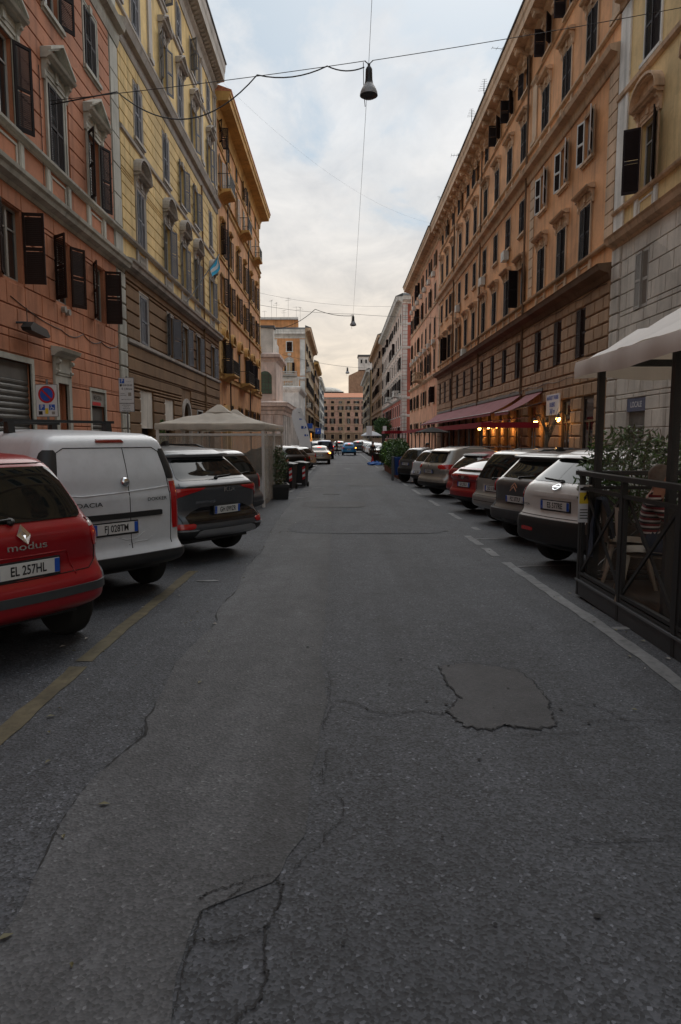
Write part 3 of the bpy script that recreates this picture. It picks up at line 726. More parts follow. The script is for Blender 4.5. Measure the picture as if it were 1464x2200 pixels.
b.blocks(courses(-.4, 8.2, .615), av, 'pink_stucco', 1.05, 5.0, 26.9, proud=.04, gap=.028)
b.mould(8.2, [(.04,0),(.08,.10),(.26,.16),(.30,.28),(.36,.34),(.38,.44),(.10,.52)], 'grey_trim', ends=.0, name='ledge')
b.wall(8.7, 9.56, [], 'pink_stucco', None, 26.9)
for y in cols[:4]: apron(b, y, 1.55, 8.72, 9.56, 'grey_trim')
b.mould(9.56, [(.08,0),(.10,.06),(.18,.10),(.19,.17),(.05,.20)], 'grey_trim', name='sill_course')
b.wall(9.76, 16.55, r1+r2, 'pink_stucco', None, 26.9)
b.blocks(courses(9.78, 16.55, .52), [grow(o, .42, .0, .92) for o in r1]+[grow(o, .2, .2, .2) for o in r2], 'pink_stucco', None, 9, 26.9, proud=.035, gap=.03)
b.mould(16.55, [(.06,0),(.12,.20),(.14,.45),(.34,.52),(.40,.70),(.10,.85)], 'grey_trim', name='ledge')
r3 = ops_of(b, [(y, 18.4, 1.05, 2.1) for y in cols]); r4 = ops_of(b, [(y, 22.2, 1.05, 1.7) for y in cols])
b.wall(17.4, 24.6, r3+r4, 'pink_stucco', None, 26.9); cornice(b, 24.6, 26.3, .9, 'grey_trim')
b.wall(-1.2, 24.6, [], 'grey_trim', 26.9, 27.95, y=-.005)
b.blocks(courses(-.4, 8.15, .615), [], 'grey_trim', None, 26.95, 27.9, proud=.09, gap=.05, bev=.03, name='quoin_block')
b.blocks(courses(8.78, 16.5, 1.05), [], 'grey_trim', None, 26.98, 27.88, proud=.05, gap=.02, name='quoin_block')
b.blocks(courses(17.45, 24.6, 1.2), [], 'grey_trim', None, 26.98, 27.88, proud=.05, gap=.02, name='quoin_block')
sh1 = {25.0: (150, 104), 21.75: (128, 150), 18.5: (160, 98)}
sh2 = {25.0: (140, 158), 21.75: 'closed', 18.5: (168, 150)}
for y in cols:
    window(b, y, 5.82, 1.12, 1.88, 'shutter_brown', None, shut=sh1.get(y, 'open'), sash='shutter_pale', hd=.03)
    window(b, y, 9.78, 1.08, 2.25, 'shutter_dark', 'grey_trim', .2, .07, 'tri', 1.75, shut=sh2.get(y, 'open'), sill=False)
    window(b, y, 14.1, 1.1, 1.95, 'shutter_dark', 'grey_trim', .16, .05, None, shut={25.0: 'closed', 21.75: (165, 150)}.get(y, 'rand'), key=True)
    window(b, y, 18.4, 1.05, 2.1, 'shutter_dark', 'grey_trim', .16, .05, 'flat', 1.5)
    window(b, y, 22.2, 1.05, 1.7, 'shutter_dark', 'grey_trim', .14, .05)
def frame3(b, Ya, Yb, z0, z1, t, p, m, name='door_frame'):
    xa, xb = b.span(Ya, Yb); mb = MB(); mb.box(xa-t,xa,-p,.05,z0,z1+t); mb.box(xb,xb+t,-p,.05,z0,z1+t); mb.box(xa,xb,-p-.001,.05,z1,z1+t); return part(name, mb, m, b.r)
def roller(b, Ya, Yb, z0, z1, m='roller', pitch=.16, y=.10):
    xa, xb = b.span(Ya, Yb); mb = MB(); z = z0
    root = add('roller_shutter', None, b.r); mb.box(xa,xb,y-.02,y+.05,z1-.45,z1); part('shutter_box', mb, m, root)
    me = cached(('rsl', round(xb-xa,2), m), lambda: MB().prismx([(.03,0),(.0,.0),(-.022,pitch*.35),(-.022,pitch*.65),(.0,pitch-.012),(.03,pitch-.012)], 0, xb-xa).mesh('slat', m))
    while z < z1-.46: add('slat', me, root, (xa, y, z)); z += pitch
frame3(b, 16.95, 19.25, -.6, 3.72, .15, .05, 'grey_trim'); roller(b, 16.95, 19.25, -.4, 3.7)
frame3(b, 23.75, 25.15, -.6, 3.3, .11, .05, 'grey_trim'); roller(b, 23.75, 25.15, -.4, 2.75)
fs = b.panel('shop_fascia', 23.76, 25.14, 2.8, 3.28, .0, .06, 'shutter_pale')
lettering(fs, 'MERCERIA', .22, (b.x(24.45), -.004, 3.08), 'wood_dark', .8, .02); b.panel('red_sticker', 23.95, 24.75, 2.82, 2.94, -.006, .002, 'sign_red')
# niche door surround with scrolls and hood
frame3(b, 20.95, 21.75, -.6, 3.35, .22, .08, 'grey_trim')
xa, xb = b.span(20.95, 21.75); mb = MB(); mb.box(xa-.2,xb+.2,-.10,.02,3.58,4.12); mb.box(xa+.0,xb-.0,-.12,.0,3.66,4.02)
for sx in (xa-.1, xb+.1): mb.lathe([(.07,sx-.08),(.07,sx+.08)], 10, (0,-.15,3.98), 'x'); mb.lathe([(.05,sx-.07),(.05,sx+.07)], 10, (0,-.13,3.68), 'x')
mb.prismx([(.02,4.12),(-.14,4.12),(-.20,4.2),(-.34,4.26),(-.38,4.36),(.02,4.42)], xa-.36, xb+.36); part('door_hood', mb, 'grey_trim', b.r)
b.panel('niche_wall', 20.95, 21.75, -.6, 3.35, .18, .24, 'pink_stucco')
for y in (21.55, 21.88): part('vent_pipe', MB().lathe([(.07,-.16),(.095,-.16),(.095,.0),(.07,.0)], 14, (b.x(y),0,5.62-(y-21.5)*.1), 'y'), 'shutter_pale', b.r)
def sag(a, c, s, n=14): return [tuple(lerp(a[i], c[i], k/n)-(s*4*(k/n)*(1-k/n) if i == 2 else 0) for i in range(3)) for k in range(n+1)]
mb = MB(); cabs = [(18.2,5.35),(20.0,5.05),(21.4,4.98),(23.2,5.12),(24.9,5.1),(26.9,5.25)]
for (y0, z0), (y1, z1) in zip(cabs, cabs[1:]): mb.tube(sag((b.x(y0),-.05,z0),(b.x(y1),-.05,z1), .16 if y0 > 21 else .02), .012, 4)
part('wall_cable', mb, 'wire', b.r); part('wall_cable', MB().tube([(b.x(20.6),-.05,12.2),(b.x(20.6),-.05,8.75)], .010, 4), 'wire', b.r)
# wall street light
t = thing('wall_light', 'dark wedge-shaped wall lamp above the garage shutter of the pink house', 'lamp', (LX+.02, 18.9, 4.62), math.pi/2)
part('bracket', MB().tube([(-.45,0,.1),(-.3,-.25,.12)], .03, 6).tube([(-.3,-.25,.12),(-.3,-.25,.5)], .012, 5), 'iron', t)
part('lamp_housing', MB().prism([(-.5,-.02),(-.42,-.10),(.62,-.16),(.75,-.10),(.55,.06),(-.3,.14)], -.42, -.16), 'iron', t)
# ============================== left: yellow house on brown rusticated base
b = Bld('apartment_building', 'yellow house with curved grey pediments on a brown rusticated base', 'L', LX, 27.97, 49.1, 26.7, core='yellow_stucco')
cols = [30.55, 35.2, 38.7, 42.1, 46.85]
mz = ops_of(b, [(y, 5.72, 1.12, 2.02) for y in cols]); r1 = ops_of(b, [(y, 9.78, 1.1, 2.3) for y in cols]); r2 = ops_of(b, [(y, 14.15, 1.05, 2.1) for y in cols])
gr = [(*b.span(29.6, 31.6), -1, 3.75), (*b.span(33.7, 35.5), -1, 3.6), (*b.span(37.5, 39.3), -1, 3.6), (*b.span(41.2, 42.6), 1.8, 3.3), (*b.span(44.5, 46.6), -1, 3.4)]
b.wall(-1.2, 8.35, mz+gr, 'brown_stucco')
av = [grow(o, .17, .15, .26) for o in mz]+[gr[0], gr[1], grow(gr[2], .22, 0, .75), grow(gr[3], .1, .1, .1), gr[4]]
b.blocks(courses(-.4, 5.50, .535)+courses(5.74, 8.35, .52), av, 'brown_stucco', None, proud=.06, gap=.05, bev=.03)
b.mould(5.50, [(.05,0),(.13,.05),(.14,.17),(.04,.22)], 'lilac_trim', name='sill_course')
b.mould(8.35, [(.04,0),(.10,.08),(.30,.14),(.34,.28),(.40,.34),(.42,.42),(.08,.50)], 'lilac_trim', name='ledge')
b.wall(8.8, 9.62, [], 'yellow_stucco')
for y in cols:
    apron(b, y, 1.35, 8.84, 9.6, 'lilac_trim')
    mb = MB()
    for k in range(5): mb.lathe([(.03,9.0),(.06,9.15),(.03,9.3),(.04,9.44)], 8, (b.x(y)-.36+k*.18,-.04,0))
    part('baluster_row', mb, 'lilac_trim', b.r)
b.mould(9.62, [(.06,0),(.16,.06),(.18,.13),(.04,.17)], 'lilac_trim', name='sill_course')
b.wall(9.78, 17.0, r1+r2, 'yellow_stucco')
b.blocks(courses(9.80, 13.62, .48)+courses(13.92, 17.0, .51), [grow(o, .30, .0, .22) for o in r1]+[(o[0]-.35, o[1]+.35, o[3], o[3]+1.1) for o in r1]+[grow(o, .18, .25, .2) for o in r2], 'yellow_stucco', 2.35, proud=.035, gap=.03)
b.mould(13.66, [(.03,0),(.10,.05),(.12,.16),(.03,.22)], 'lilac_trim')
b.mould(17.0, [(.06,0),(.10,.10),(.12,.34),(.30,.40),(.36,.56),(.40,.66),(.10,.78)], 'lilac_trim', name='ledge')
r3 = ops_of(b, [(y, 18.55, 1.1, 2.15) for y in cols]); r4 = ops_of(b, [(y, 22.5, 1.0, 1.75) for y in cols])
b.wall(17.7, 24.7, r3+r4, 'yellow_stucco')
b.mould(18.3, [(.03,0),(.09,.04),(.10,.14),(.03,.18)], 'lilac_trim'); b.mould(22.05, [(.03,0),(.10,.05),(.11,.16),(.03,.22)], 'lilac_trim')
for ya, yb in ((28.05, 28.6), (32.5, 33.05), (44.2, 44.75), (48.5, 49.05)): pilaster(b, ya, yb, 18.5, 22.0, 'lilac_trim', .08); pilaster(b, ya, yb, 22.3, 24.6, 'lilac_trim', .08)
cornice(b, 24.7, 26.7, .85, 'lilac_trim', brackets=.42)
shs = {30.55: ['closed','closed','closed','closed','closed'], 35.2: [(150,150),(165,160),'closed',(150,160),(160,70)], 38.7: [(168,165),(160,168),(165,160),'closed','closed'], 42.1: [(165,170),(150,170),(160,160),(165,165),(120,160)], 46.85: [(168,168),(172,165),'closed',(165,165),'closed']}
for y in cols:
    q = shs[y]
    window(b, y, 5.72, 1.12, 2.02, 'shutter_grey', 'lilac_trim', .15, .05, shut=q[0], sill=False, key=False)
    window(b, y, 9.78, 1.1, 2.3, 'shutter_grey', 'lilac_trim', .18, .06, 'seg', 1.6, shut=q[1], sill=False)
    window(b, y, 14.15, 1.05, 2.1, 'shutter_grey', 'lilac_trim', .14, .05, shut=q[2], key=True)
    window(b, y, 18.55, 1.1, 2.15, 'shutter_grey', 'lilac_trim', .16, .06, 'tri', 1.5, shut=q[3], sill=False)
    window(b, y, 22.5, 1.0, 1.75, 'shutter_grey', 'lilac_trim', .14, .05, shut=q[4])
pipe(b, 43.6, -.4, 17.0, 'brown_stucco', .05); pipe(b, 49.0, 17, 24.6, 'lilac_trim', .05)
b.panel('board_panel', 29.6, 31.6, 2.1, 3.74, .02, .08, 'grey_block'); b.panel('board_panel', 33.7, 35.5, 2.2, 3.6, .02, .08, 'grey_block')
# arched door
def arch_trim(b, Yc, w, zs, t, p, m, name='door_frame', bot=-.5):
    x = b.x(Yc); mb = MB(); n = 14; r = w/2
    mb.box(x-r-t,x-r,-p,.06,bot,zs); mb.box(x+r,x+r+t,-p,.06,bot,zs)
    for k in range(n):
        a0, a1 = math.pi*k/n, math.pi*(k+1)/n
        mb.prism([(x-math.cos(q)*rr_, zs+math.sin(q)*rr_) for q, rr_ in ((a0,r),(a0,r+t),(a1,r+t),(a1,r))], -p, .06)
        if name == 'door_frame': pass
    return part(name, mb, m, b.r)
def arch_fill(b, Yc, w, zs, top, m, y=-.002):      # wall left and right of an arch inside a square opening
    x = b.x(Yc); mb = MB(); n = 14; r = w/2
    for k in range(n):
        a0, a1 = math.pi*k/n, math.pi*(k+1)/n; p0 = (x-math.cos(a0)*r, zs+math.sin(a0)*r); p1 = (x-math.cos(a1)*r, zs+math.sin(a1)*r)
        mb.prism([p0, (p0[0], top), (p1[0], top), p1], y, .2)
    part('arch_spandrel', mb, m, b.r)
arch_fill(b, 38.4, 1.8, 2.72, 3.6, 'brown_stucco'); arch_trim(b, 38.4, 1.76, 2.72, .24, .10, 'lilac_trim')
b.panel('door', 37.5, 39.3, -.5, 3.6, .14, .20, 'door_wood')
b.panel('marble_plaque', 36.2, 37.0, 2.25, 2.6, -.09, -.05, 'pale_pink')
mb = MB(); xa, xb = b.span(41.2, 42.6); mb.box(xa-.08,xb+.08,-.09,-.03,1.75,1.83); mb.box(xa-.08,xb+.08,-.09,-.03,3.27,3.35); mb.box(xa-.08,xa,-.09,-.03,1.83,3.27); mb.box(xb,xb+.08,-.09,-.03,1.83,3.27)
part('window_grille_frame', mb, 'sash_white', b.r)
mb = MB()
for k in range(1, 7): mb.box(xa+k*(xb-xa)/7-.012,xa+k*(xb-xa)/7+.012,-.07,-.05,1.83,3.27)
for k in range(1, 4): mb.box(xa,xb,-.065,-.055,1.83+k*.36,1.85+k*.36)
part('window_grille', mb, 'iron', b.r)
# flag on a pole from the first floor
t = thing('flag', 'light blue and white flag on a slanted pole outside the yellow house', 'flag', (LX+.15, 38.3, 9.0), math.pi/2)
part('flag_pole', MB().tube([(-.2,-.1,0),(1.5,-1.25,2.45)], .022, 6), 'metal_grey', t)
rows = []; 
mb = MB(); nU, nV = 16, 9; top = Vector((1.5,-1.25,2.45)); dn = Vector((.50,-.62,.50))*-1
for i in range(nU+1):
    u = i/nU; base = top+Vector((-.6*u,.42*u,-.95*u))*.8
    rows.append([base+Vector((.02*math.sin(7*v+3*u), .06*math.sin(9*u+2*v), 0))*(.4+v)+Vector((-.40*v+.10*math.sin(5*u)*v, -.10*v, -.75*v*(.35+.5*math.sin(2.6*u)))) for v in [k/nV for k in range(nV+1)]])
mb.grid(rows); mb.m = [1 if 3 <= (k % nV) < 6 else 0 for k in range(nU*nV)]
part('flag_cloth', mb, ['flag_blue','flag_white'], t, smooth=True); t.scale = (1.25, 1.25, 1.25)
# ============================== left: orange house
b = Bld('apartment_building', 'orange house with iron balconies and deep ochre eaves beyond the yellow house', 'L', LX, 49.12, 74.6, 24.6, core='orange_stucco')
cols = [51.3, 54.9, 58.9, 63.0, 67.2, 71.4]
spec = [(2.9,1.0,1.3),(6.35,1.05,2.35),(11.3,1.1,2.1),(14.7,1.05,2.2),(19.15,1.05,2.35),(22.35,1.0,1.5)]
allo = [ops_of(b, [(y, z, w, h) for y in cols]) for z, w, h in spec]
b.wall(-1.2, 5.85, allo[0], 'orange_stucco'); b.mould(5.85, [(.03,0),(.12,.06),(.14,.3),(.22,.36),(.05,.45)], 'ochre_stucco')
b.wall(6.3, 10.85, allo[1], 'orange_stucco', 53.4, None); b.wall(6.3, 10.85, allo[1], 'ochre_stucco', None, 53.4)
b.blocks(courses(6.32, 10.85, .46), [grow(o, .2, .1, 1.2) for o in allo[1]], 'ochre_stucco', None, 49.2, 53.3, proud=.03, gap=.03)
b.mould(10.8, [(.03,0),(.12,.06),(.14,.2),(.03,.26)], 'ochre_stucco'); b.wall(11.05, 18.6, allo[2]+allo[3], 'orange_stucco')
b.mould(14.35, [(.03,0),(.09,.04),(.10,.14),(.03,.2)], 'ochre_stucco')
b.mould(18.6, [(.03,0),(.12,.1),(.14,.3),(.26,.36),(.05,.48)], 'ochre_stucco'); b.wall(19.0, 23.7, allo[4]+allo[5], 'orange_stucco')
b.mould(22.05, [(.03,0),(.09,.04),(.10,.12),(.03,.16)], 'ochre_stucco')
for ya, yb in ((49.15, 49.75), (73.9, 74.55)):
    for za, zb in ((6.32, 10.8), (11.1, 18.6), (19.1, 23.7)): pilaster(b, ya, yb, za, zb, 'ochre_stucco', .06)
mb = MB(); xa, xb = b.span(49.12, 75.4)
mb.prismx([(.05,23.7),(-.08,23.7),(-.12,24.2),(-.25,24.45),(-1.0,24.5),(-1.05,24.8),(-1.13,24.85),(-1.15,25.05),(.05,25.1)], xa, xb); part('cornice', mb, 'ochre_stucco', b.r)
mb = MB(); mb.prismx([(.05,25.1),(-1.18,25.07),(-1.21,25.16),(.05,25.6)], xa, xb); part('roof_edge', mb, 'roof_tile', b.r)
for y in cols:
    for i, (z, w, h) in enumerate(spec):
        if y == 51.3 and i == 0: continue
        ped = {1: 'eyebrow', 3: 'hood'}.get(i)
        window(b, y, z, w, h, 'shutter_brown' if i in (0,2) else 'shutter_dark' if i != 4 else 'shutter_pale', 'ochre_stucco', .13, .05, ped, 1.5 if i == 1 else 1.35, dense=False, sill=i in (0,2,3,5), shut='open' if i == 2 else 'rand')
for y, z, w_, d_ in ((51.3,19.1,2.3,.85),(61.0,19.1,2.3,.85),(69.6,19.1,2.1,.75),(51.6,6.3,2.6,.85),(60.9,6.3,3.6,.8),(67.2,6.3,2.2,.6)): balcony(b, y, z, w_, d_, 'ochre_stucco')
pipe(b, 53.5, -.4, 24); pipe(b, 65.1, -.4, 24)
arch_trim(b, 51.4, 1.5, 3.0, .35, .3, 'ochre_stucco'); b.panel('door', 50.65, 52.15, -.6, 3.0, -.02, .01, 'door_wood')
# ============================== right: cream house on grey blocks
b = Bld('apartment_building', 'cream house with arched window pediments on a pale grey block base at the right edge', 'R', RX, -14, 26.95, 25.5, core='cream_stucco')
cols = [24.25, 20.7, 17.2, 13.7, 10.2]
mz = ops_of(b, [(y, 6.15, 1.0, 1.95) for y in cols]); r1 = ops_of(b, [(y, 10.15, 1.15, 2.2) for y in cols]); r2 = ops_of(b, [(y, 14.4, 1.05, 2.2) for y in cols])
gr = [(*b.span(y-.75, y+.75), -1, 3.1) for y in cols]
b.wall(-1.2, 8.75, mz+gr, 'grey_block')
b.blocks(courses(-.4, 8.75, .60), [grow(o, .02, .02, .02) for o in mz]+gr, 'grey_block', 1.0, 8.0, 26.0, proud=.04, gap=.03)
b.blocks(courses(-.4, 8.75, .60), [], 'grey_block', None, 26.05, 26.9, proud=.09, gap=.05, bev=.03, name='quoin_block')
b.mould(8.75, [(.04,0),(.08,.10),(.28,.18),(.34,.34),(.40,.42),(.08,.52)], 'tan_trim', name='ledge')
b.wall(9.2, 10.0, [], 'cream_stucco')
for y in cols: 
    apron(b, y, 1.5, 9.24, 9.98, 'white_stone')
b.mould(10.0, [(.06,0),(.14,.05),(.16,.12),(.04,.15)], 'tan_trim', name='sill_course')
b.wall(10.13, 17.3, r1+r2, 'cream_stucco'); b.mould(14.05, [(.03,0),(.12,.06),(.14,.2),(.04,.28)], 'tan_trim', name='sill_course')
b.mould(17.3, [(.06,0),(.12,.2),(.34,.28),(.40,.5),(.08,.65)], 'tan_trim', name='ledge')
r3 = ops_of(b, [(y, 18.8, 1.05, 2.1) for y in cols]); b.wall(17.9, 24.0, r3, 'cream_stucco'); cornice(b, 24.0, 25.5, .9, 'tan_trim')
for za, zb in ((9.25, 17.2), (18.0, 24.0)): pilaster(b, 26.05, 26.92, za, zb, 'white_stone', .06, False)
for y in cols:
    window(b, y, 6.15, 1.0, 1.95, 'shutter_pale', None, shut='closed')
    window(b, y, 10.15, 1.15, 2.2, 'shutter_dark', 'tan_trim', .17, .06, 'seg', 1.75, shut=(118, 150) if y > 24 else 'rand', sill=False)
    window(b, y, 14.4, 1.05, 2.2, 'shutter_dark', 'white_stone', .15, .05, shut='closed')
    window(b, y, 18.8, 1.05, 2.1, 'shutter_dark', 'white_stone', .15, .05)
    roller(b, y-.75, y+.75, -.4, 2.6, 'roller')
    f = b.panel('shop_fascia', y-.75, y+.75, 2.62, 3.08, -.02, .05, 'sign_dull' if y > 19 else 'roller')
    if y > 24: lettering(f, 'LOCALE', .28, (b.x(y), -.024, 2.85), 'sign_white', .9, .01)
# ============================== right: long orange house on rusticated base
b = Bld('apartment_building', 'long orange house with big cornice brackets above the dark ledge of its rough stone base', 'R', RX, 26.97, 74.0, 23.75, core='tan_orange')
cols = [30.1, 33.25, 36.5, 40.6, 43.9, 47.3, 50.8, 54.6, 57.9, 61.3, 65.2, 68.5, 71.7]
mz = ops_of(b, [(y, 5.15, 1.08, 2.05) for y in cols]); r1 = ops_of(b, [(y, 9.25, 1.12, 2.15) for y in cols]); r2 = ops_of(b, [(y, 13.3, 1.05, 1.8) for y in cols])
gr = [(*b.span(y-.68, y+.68), -1, 3.45) for y in (28.9, 31.75, 34.9, 37.2, 40.3, 42.6, 44.9, 48, 51, 54, 57, 60, 63, 66, 69)]
b.wall(-1.2, 7.75, mz+gr, 'tan_block')
b.blocks(courses(-.5, 4.0, .565)+courses(4.0, 7.75, .535)[1:], [grow(o, .02, .02, .0) for o in mz]+[grow(o, .02) for o in gr], 'tan_block', 0.92, proud=.085, gap=.055, bev=.04)
b.mould(7.75, [(.05,0),(.10,.06),(.16,.22),(.50,.34),(.56,.50),(.60,.56),(.08,.62)], 'dark_ledge', name='ledge')
b.wall(8.32, 9.1, [], 'tan_orange'); b.mould(9.1, [(.06,0),(.14,.05),(.16,.12),(.04,.15)], 'tan_trim', name='sill_course')
b.wall(9.22, 15.55, r1+r2, 'tan_orange'); b.mould(15.55, [(.06,0),(.10,.08),(.14,.36),(.40,.44),(.46,.62),(.08,.72)], 'tan_trim', name='ledge')
r3 = ops_of(b, [(y, 17.25, 1.1, 2.0) for y in cols]); r4 = ops_of(b, [(y, 20.95, 1.05, 1.6) for y in cols])
b.wall(16.2, 22.5, r3+r4, 'tan_orange'); b.mould(17.05, [(.03,0),(.12,.06),(.13,.14),(.03,.18)], 'tan_trim', name='sill_course'); b.mould(20.7, [(.03,0),(.10,.05),(.03,.14)], 'tan_trim')
cornice(b, 22.2, 23.75, 1.05, 'tan_trim', brackets=1.68, bm='tan_trim', big=True)
for ya, yb in ((27.0, 27.9), (38.1, 38.9), (52.4, 53.1), (63.0, 63.6), (73.2, 73.95)):
    b.blocks(courses(9.3, 15.5, .52), [], 'tan_trim', None, ya, yb, proud=.05, gap=.03, name='quoin_block', limit=400)
    pilaster(b, ya, yb, 17.3, 20.6, 'tan_trim', .06)
for i, y in enumerate(cols):
    far = y > 45; apron(b, y, 1.5, 8.36, 9.08, 'tan_trim'); apron(b, y, 1.5, 16.25, 17.03, 'tan_trim')
    window(b, y, 5.15, 1.08, 2.05, 'shutter_brown', None, shut='closed', dense=not far)
    window(b, y, 9.25, 1.12, 2.15, 'shutter_dark', 'tan_trim', .17, .06, 'flat', 1.8, shut='closed' if i in (0,1,2,5,7) else 'rand', dense=not far, sill=False)
    window(b, y, 13.3, 1.05, 1.8, 'shutter_dark', 'tan_trim', .12, .04, None, shut=(164,150) if i < 3 else ('closed' if i in (3,4,5,7,8) else 'rand'), edge='shutter_edge' if i < 3 else None, dense=not far)
    window(b, y, 17.25, 1.1, 2.0, 'shutter_dark', 'tan_trim', .15, .05, 'flat', 1.6, shut='closed', dense=not far, sill=False)
    window(b, y, 20.95, 1.05, 1.35, 'shutter_dark', 'tan_trim', .12, .04, None, shut=(95,140) if i in (1,2,4,5) else 'rand', dense=not far)
TAN = b
for y in (39.5, 52.0, 63.9): pipe(b, y, -.4, 22.3, 'dark_ledge', .06, .14)
for z in (4.35, 7.62): part('wall_cable', MB().tube([(b.x(27.2)-k*.9, -.10-.02*math.sin(k), z+.05*math.sin(k*1.7)) for k in range(50)], .014, 4), 'wire', b.r)
for y, z in ((43.9,12.6),(50.8,12.6),(57.9,8.45),(61.3,12.6)): ac_unit(b, y, z)
# shop fronts in the base
for k, y in enumerate((28.9, 31.75, 34.9, 37.2, 40.3, 42.6, 44.9, 48, 51, 54, 57, 60, 63, 66, 69)):
    xa, xb = b.span(y-.68, y+.68); m = 'wood' if 33 < y < 46 else 'wood_dark'
    mb = MB(); mb.box(xa,xa+.10,.02,.10,-.6,3.45); mb.box(xb-.10,xb,.02,.10,-.6,3.45); mb.box(xa+.1,xb-.1,.02,.10,3.33,3.45); mb.box(xa+.1,xb-.1,.02,.10,2.35,2.45); mb.box((xa+xb)/2-.05,(xa+xb)/2+.05,.03,.10,-.6,2.35)
    d = part('shop_door', mb, m, b.r)
    part('pane', MB().box(xa+.10,xb-.10,.06,.08,-.6,2.35), 'glass', d); part('pane', MB().box(xa+.10,xb-.10,.06,.08,2.45,3.33), 'glass', d)
# ============================== generic farther houses
def house(name, label, side, X, Y0, Y1, H, m, trim, rows, ncol, shm='shutter_dark', base=None, basem=None, over=.8, quoin=None, D=12, peds=None, sur=.14, brk=None, side_face=None, marg=.9, w=1.05, roof='roof_grey'):
    b = Bld(name, label, side, X, Y0, Y1, H, D, core=side_face or m, roof=roof)
    n = ncol; st = (Y1-Y0-2*marg)/n; cols = [Y0+marg+st*(i+.5) for i in range(n)]
    ops = ops_of(b, [(y, z, w, h) for y in cols for z, h in rows])
    base = base or 0
    if base: b.wall(-1.2, base, ops, basem or m); b.mould(base, [(.03,0),(.14,.1),(.26,.2),(.3,.34),(.05,.4)], trim)
    b.wall(base+(.35 if base else -1.2), H-1.2, ops, m)
    if quoin:
        for ya, yb in ((Y0+.02, Y0+.85), (Y1-.85, Y1-.02)):
            for za, zb in ((-.3, base or 0.1), (base+.42, H-1.25)):
                if zb-za > 1: b.blocks(courses(za, zb, .6), [], quoin, None, ya, yb, proud=.07, gap=.06, name='quoin_block', limit=120)
    for i, (z, h) in enumerate(rows):
        if i and i % 2 == 0 and z-0.5 > base+.8: b.mould(z-.42, [(.02,0),(.10,.05),(.12,.15),(.02,.2)], trim)
        for y in cols: window(b, y, z, w, h, shm, trim, sur, .05, (peds or {}).get(i), w+.45, dense=False, sill=True)
    cornice(b, H-1.2, H, over, trim, brackets=brk)
    return b
R2 = house('apartment_building', 'peach house with air conditioners and overhanging eaves beyond the long orange house', 'R', RX, 74.02, 103.5, 23.6, 'peach_stucco', 'tan_trim',
           [(2.2,1.4),(5.6,1.7),(9.2,2.2),(12.9,1.9),(16.5,2.0),(20.2,1.6)], 7, base=8.3, over=1.2, peds={2: 'flat'}, brk=.7)
for k, y in enumerate((77, 81, 85, 89, 93, 97, 100.5)): ac_unit(R2, y, 12.0 if k % 2 else 11.9); ac_unit(R2, y+.6, 19.3)
balcony(R2, 87.5, 8.9, 3.2, 1.2, 'tan_trim', stone=True)
R3 = house('apartment_building', 'red house with striped white corner stones and grey stone trim on the right', 'R', RX, 117.5, 172, 25.2, 'pale_pink', 'white_stone',
           [(1.5,2.0),(5.4,2.0),(9.4,2.4),(13.4,2.1),(17.4,2.1),(21.2,1.6)], 12, base=8.2, basem='red_stucco', over=1.1, quoin='white_stone', peds={2: 'flat', 3: 'hood'}, brk=.9, side_face='red_stucco')
balcony(R3, 121.5, 8.9, 3.4, 1.2, 'white_stone', stone=True); balcony(R3, 140, 8.9, 3.4, 1.2, 'white_stone', stone=True)
# its short red side that faces up the street
F3 = Bld('building_side', 'red side wall with white corner stones facing up the street on the right', 'F', 117.45, 10.4, 22, 24, 2, core='red_stucco', cat='wall')
F3.wall(-1.2, 24, [], 'red_stucco'); F3.blocks(courses(-.3, 23.9, .62), [], 'white_stone', None, 10.42, 11.3, proud=.05, gap=.06, name='quoin_block')
for z in (8.2, 16.6, 5.2, 20.5): F3.mould(z, [(.03,0),(.12,.1),(.16,.35),(.03,.42)], 'white_stone')
cornice(F3, 24, 25.2, .9, 'white_stone')
R4 = house('apartment_building', 'brown house with plain eaves behind the red one on the right', 'R', RX, 172.5, 228, 27, 'brown_far', 'tan_trim', [(1.5,2),(5.4,2),(9.6,2.2),(13.8,2.2),(18,2.1),(22.2,1.7)], 11, base=8.4, over=1.2, peds={2: 'flat'})
R5 = house('apartment_building', 'beige house at the far right end of the street', 'R', RX-.6, 234, 300, 24.5, 'beige_stucco', 'white_stone', [(1.5,2),(5.4,2),(9.4,2.2),(13.4,2.2),(17.4,2.1),(21,1.6)], 12, base=8.0, over=1.2, quoin='white_stone', peds={2: 'flat'})
L4 = house('apartment_building', 'beige house with long eaves behind the church on the left', 'L', LX+.3, 165, 214, 27.5, 'beige_stucco', 'tan_trim', [(1.5,2),(5.4,2),(9.6,2.2),(13.8,2.2),(18.2,2.2),(22.4,1.8)], 10, base=8.4, over=1.3, peds={2: 'flat'})
balcony(L4, 168.5, 9.2, 2.4, 1.0, 'white_stone', stone=True); balcony(L4, 168.5, 17.8, 2.4, 1.0, 'white_stone', stone=True)
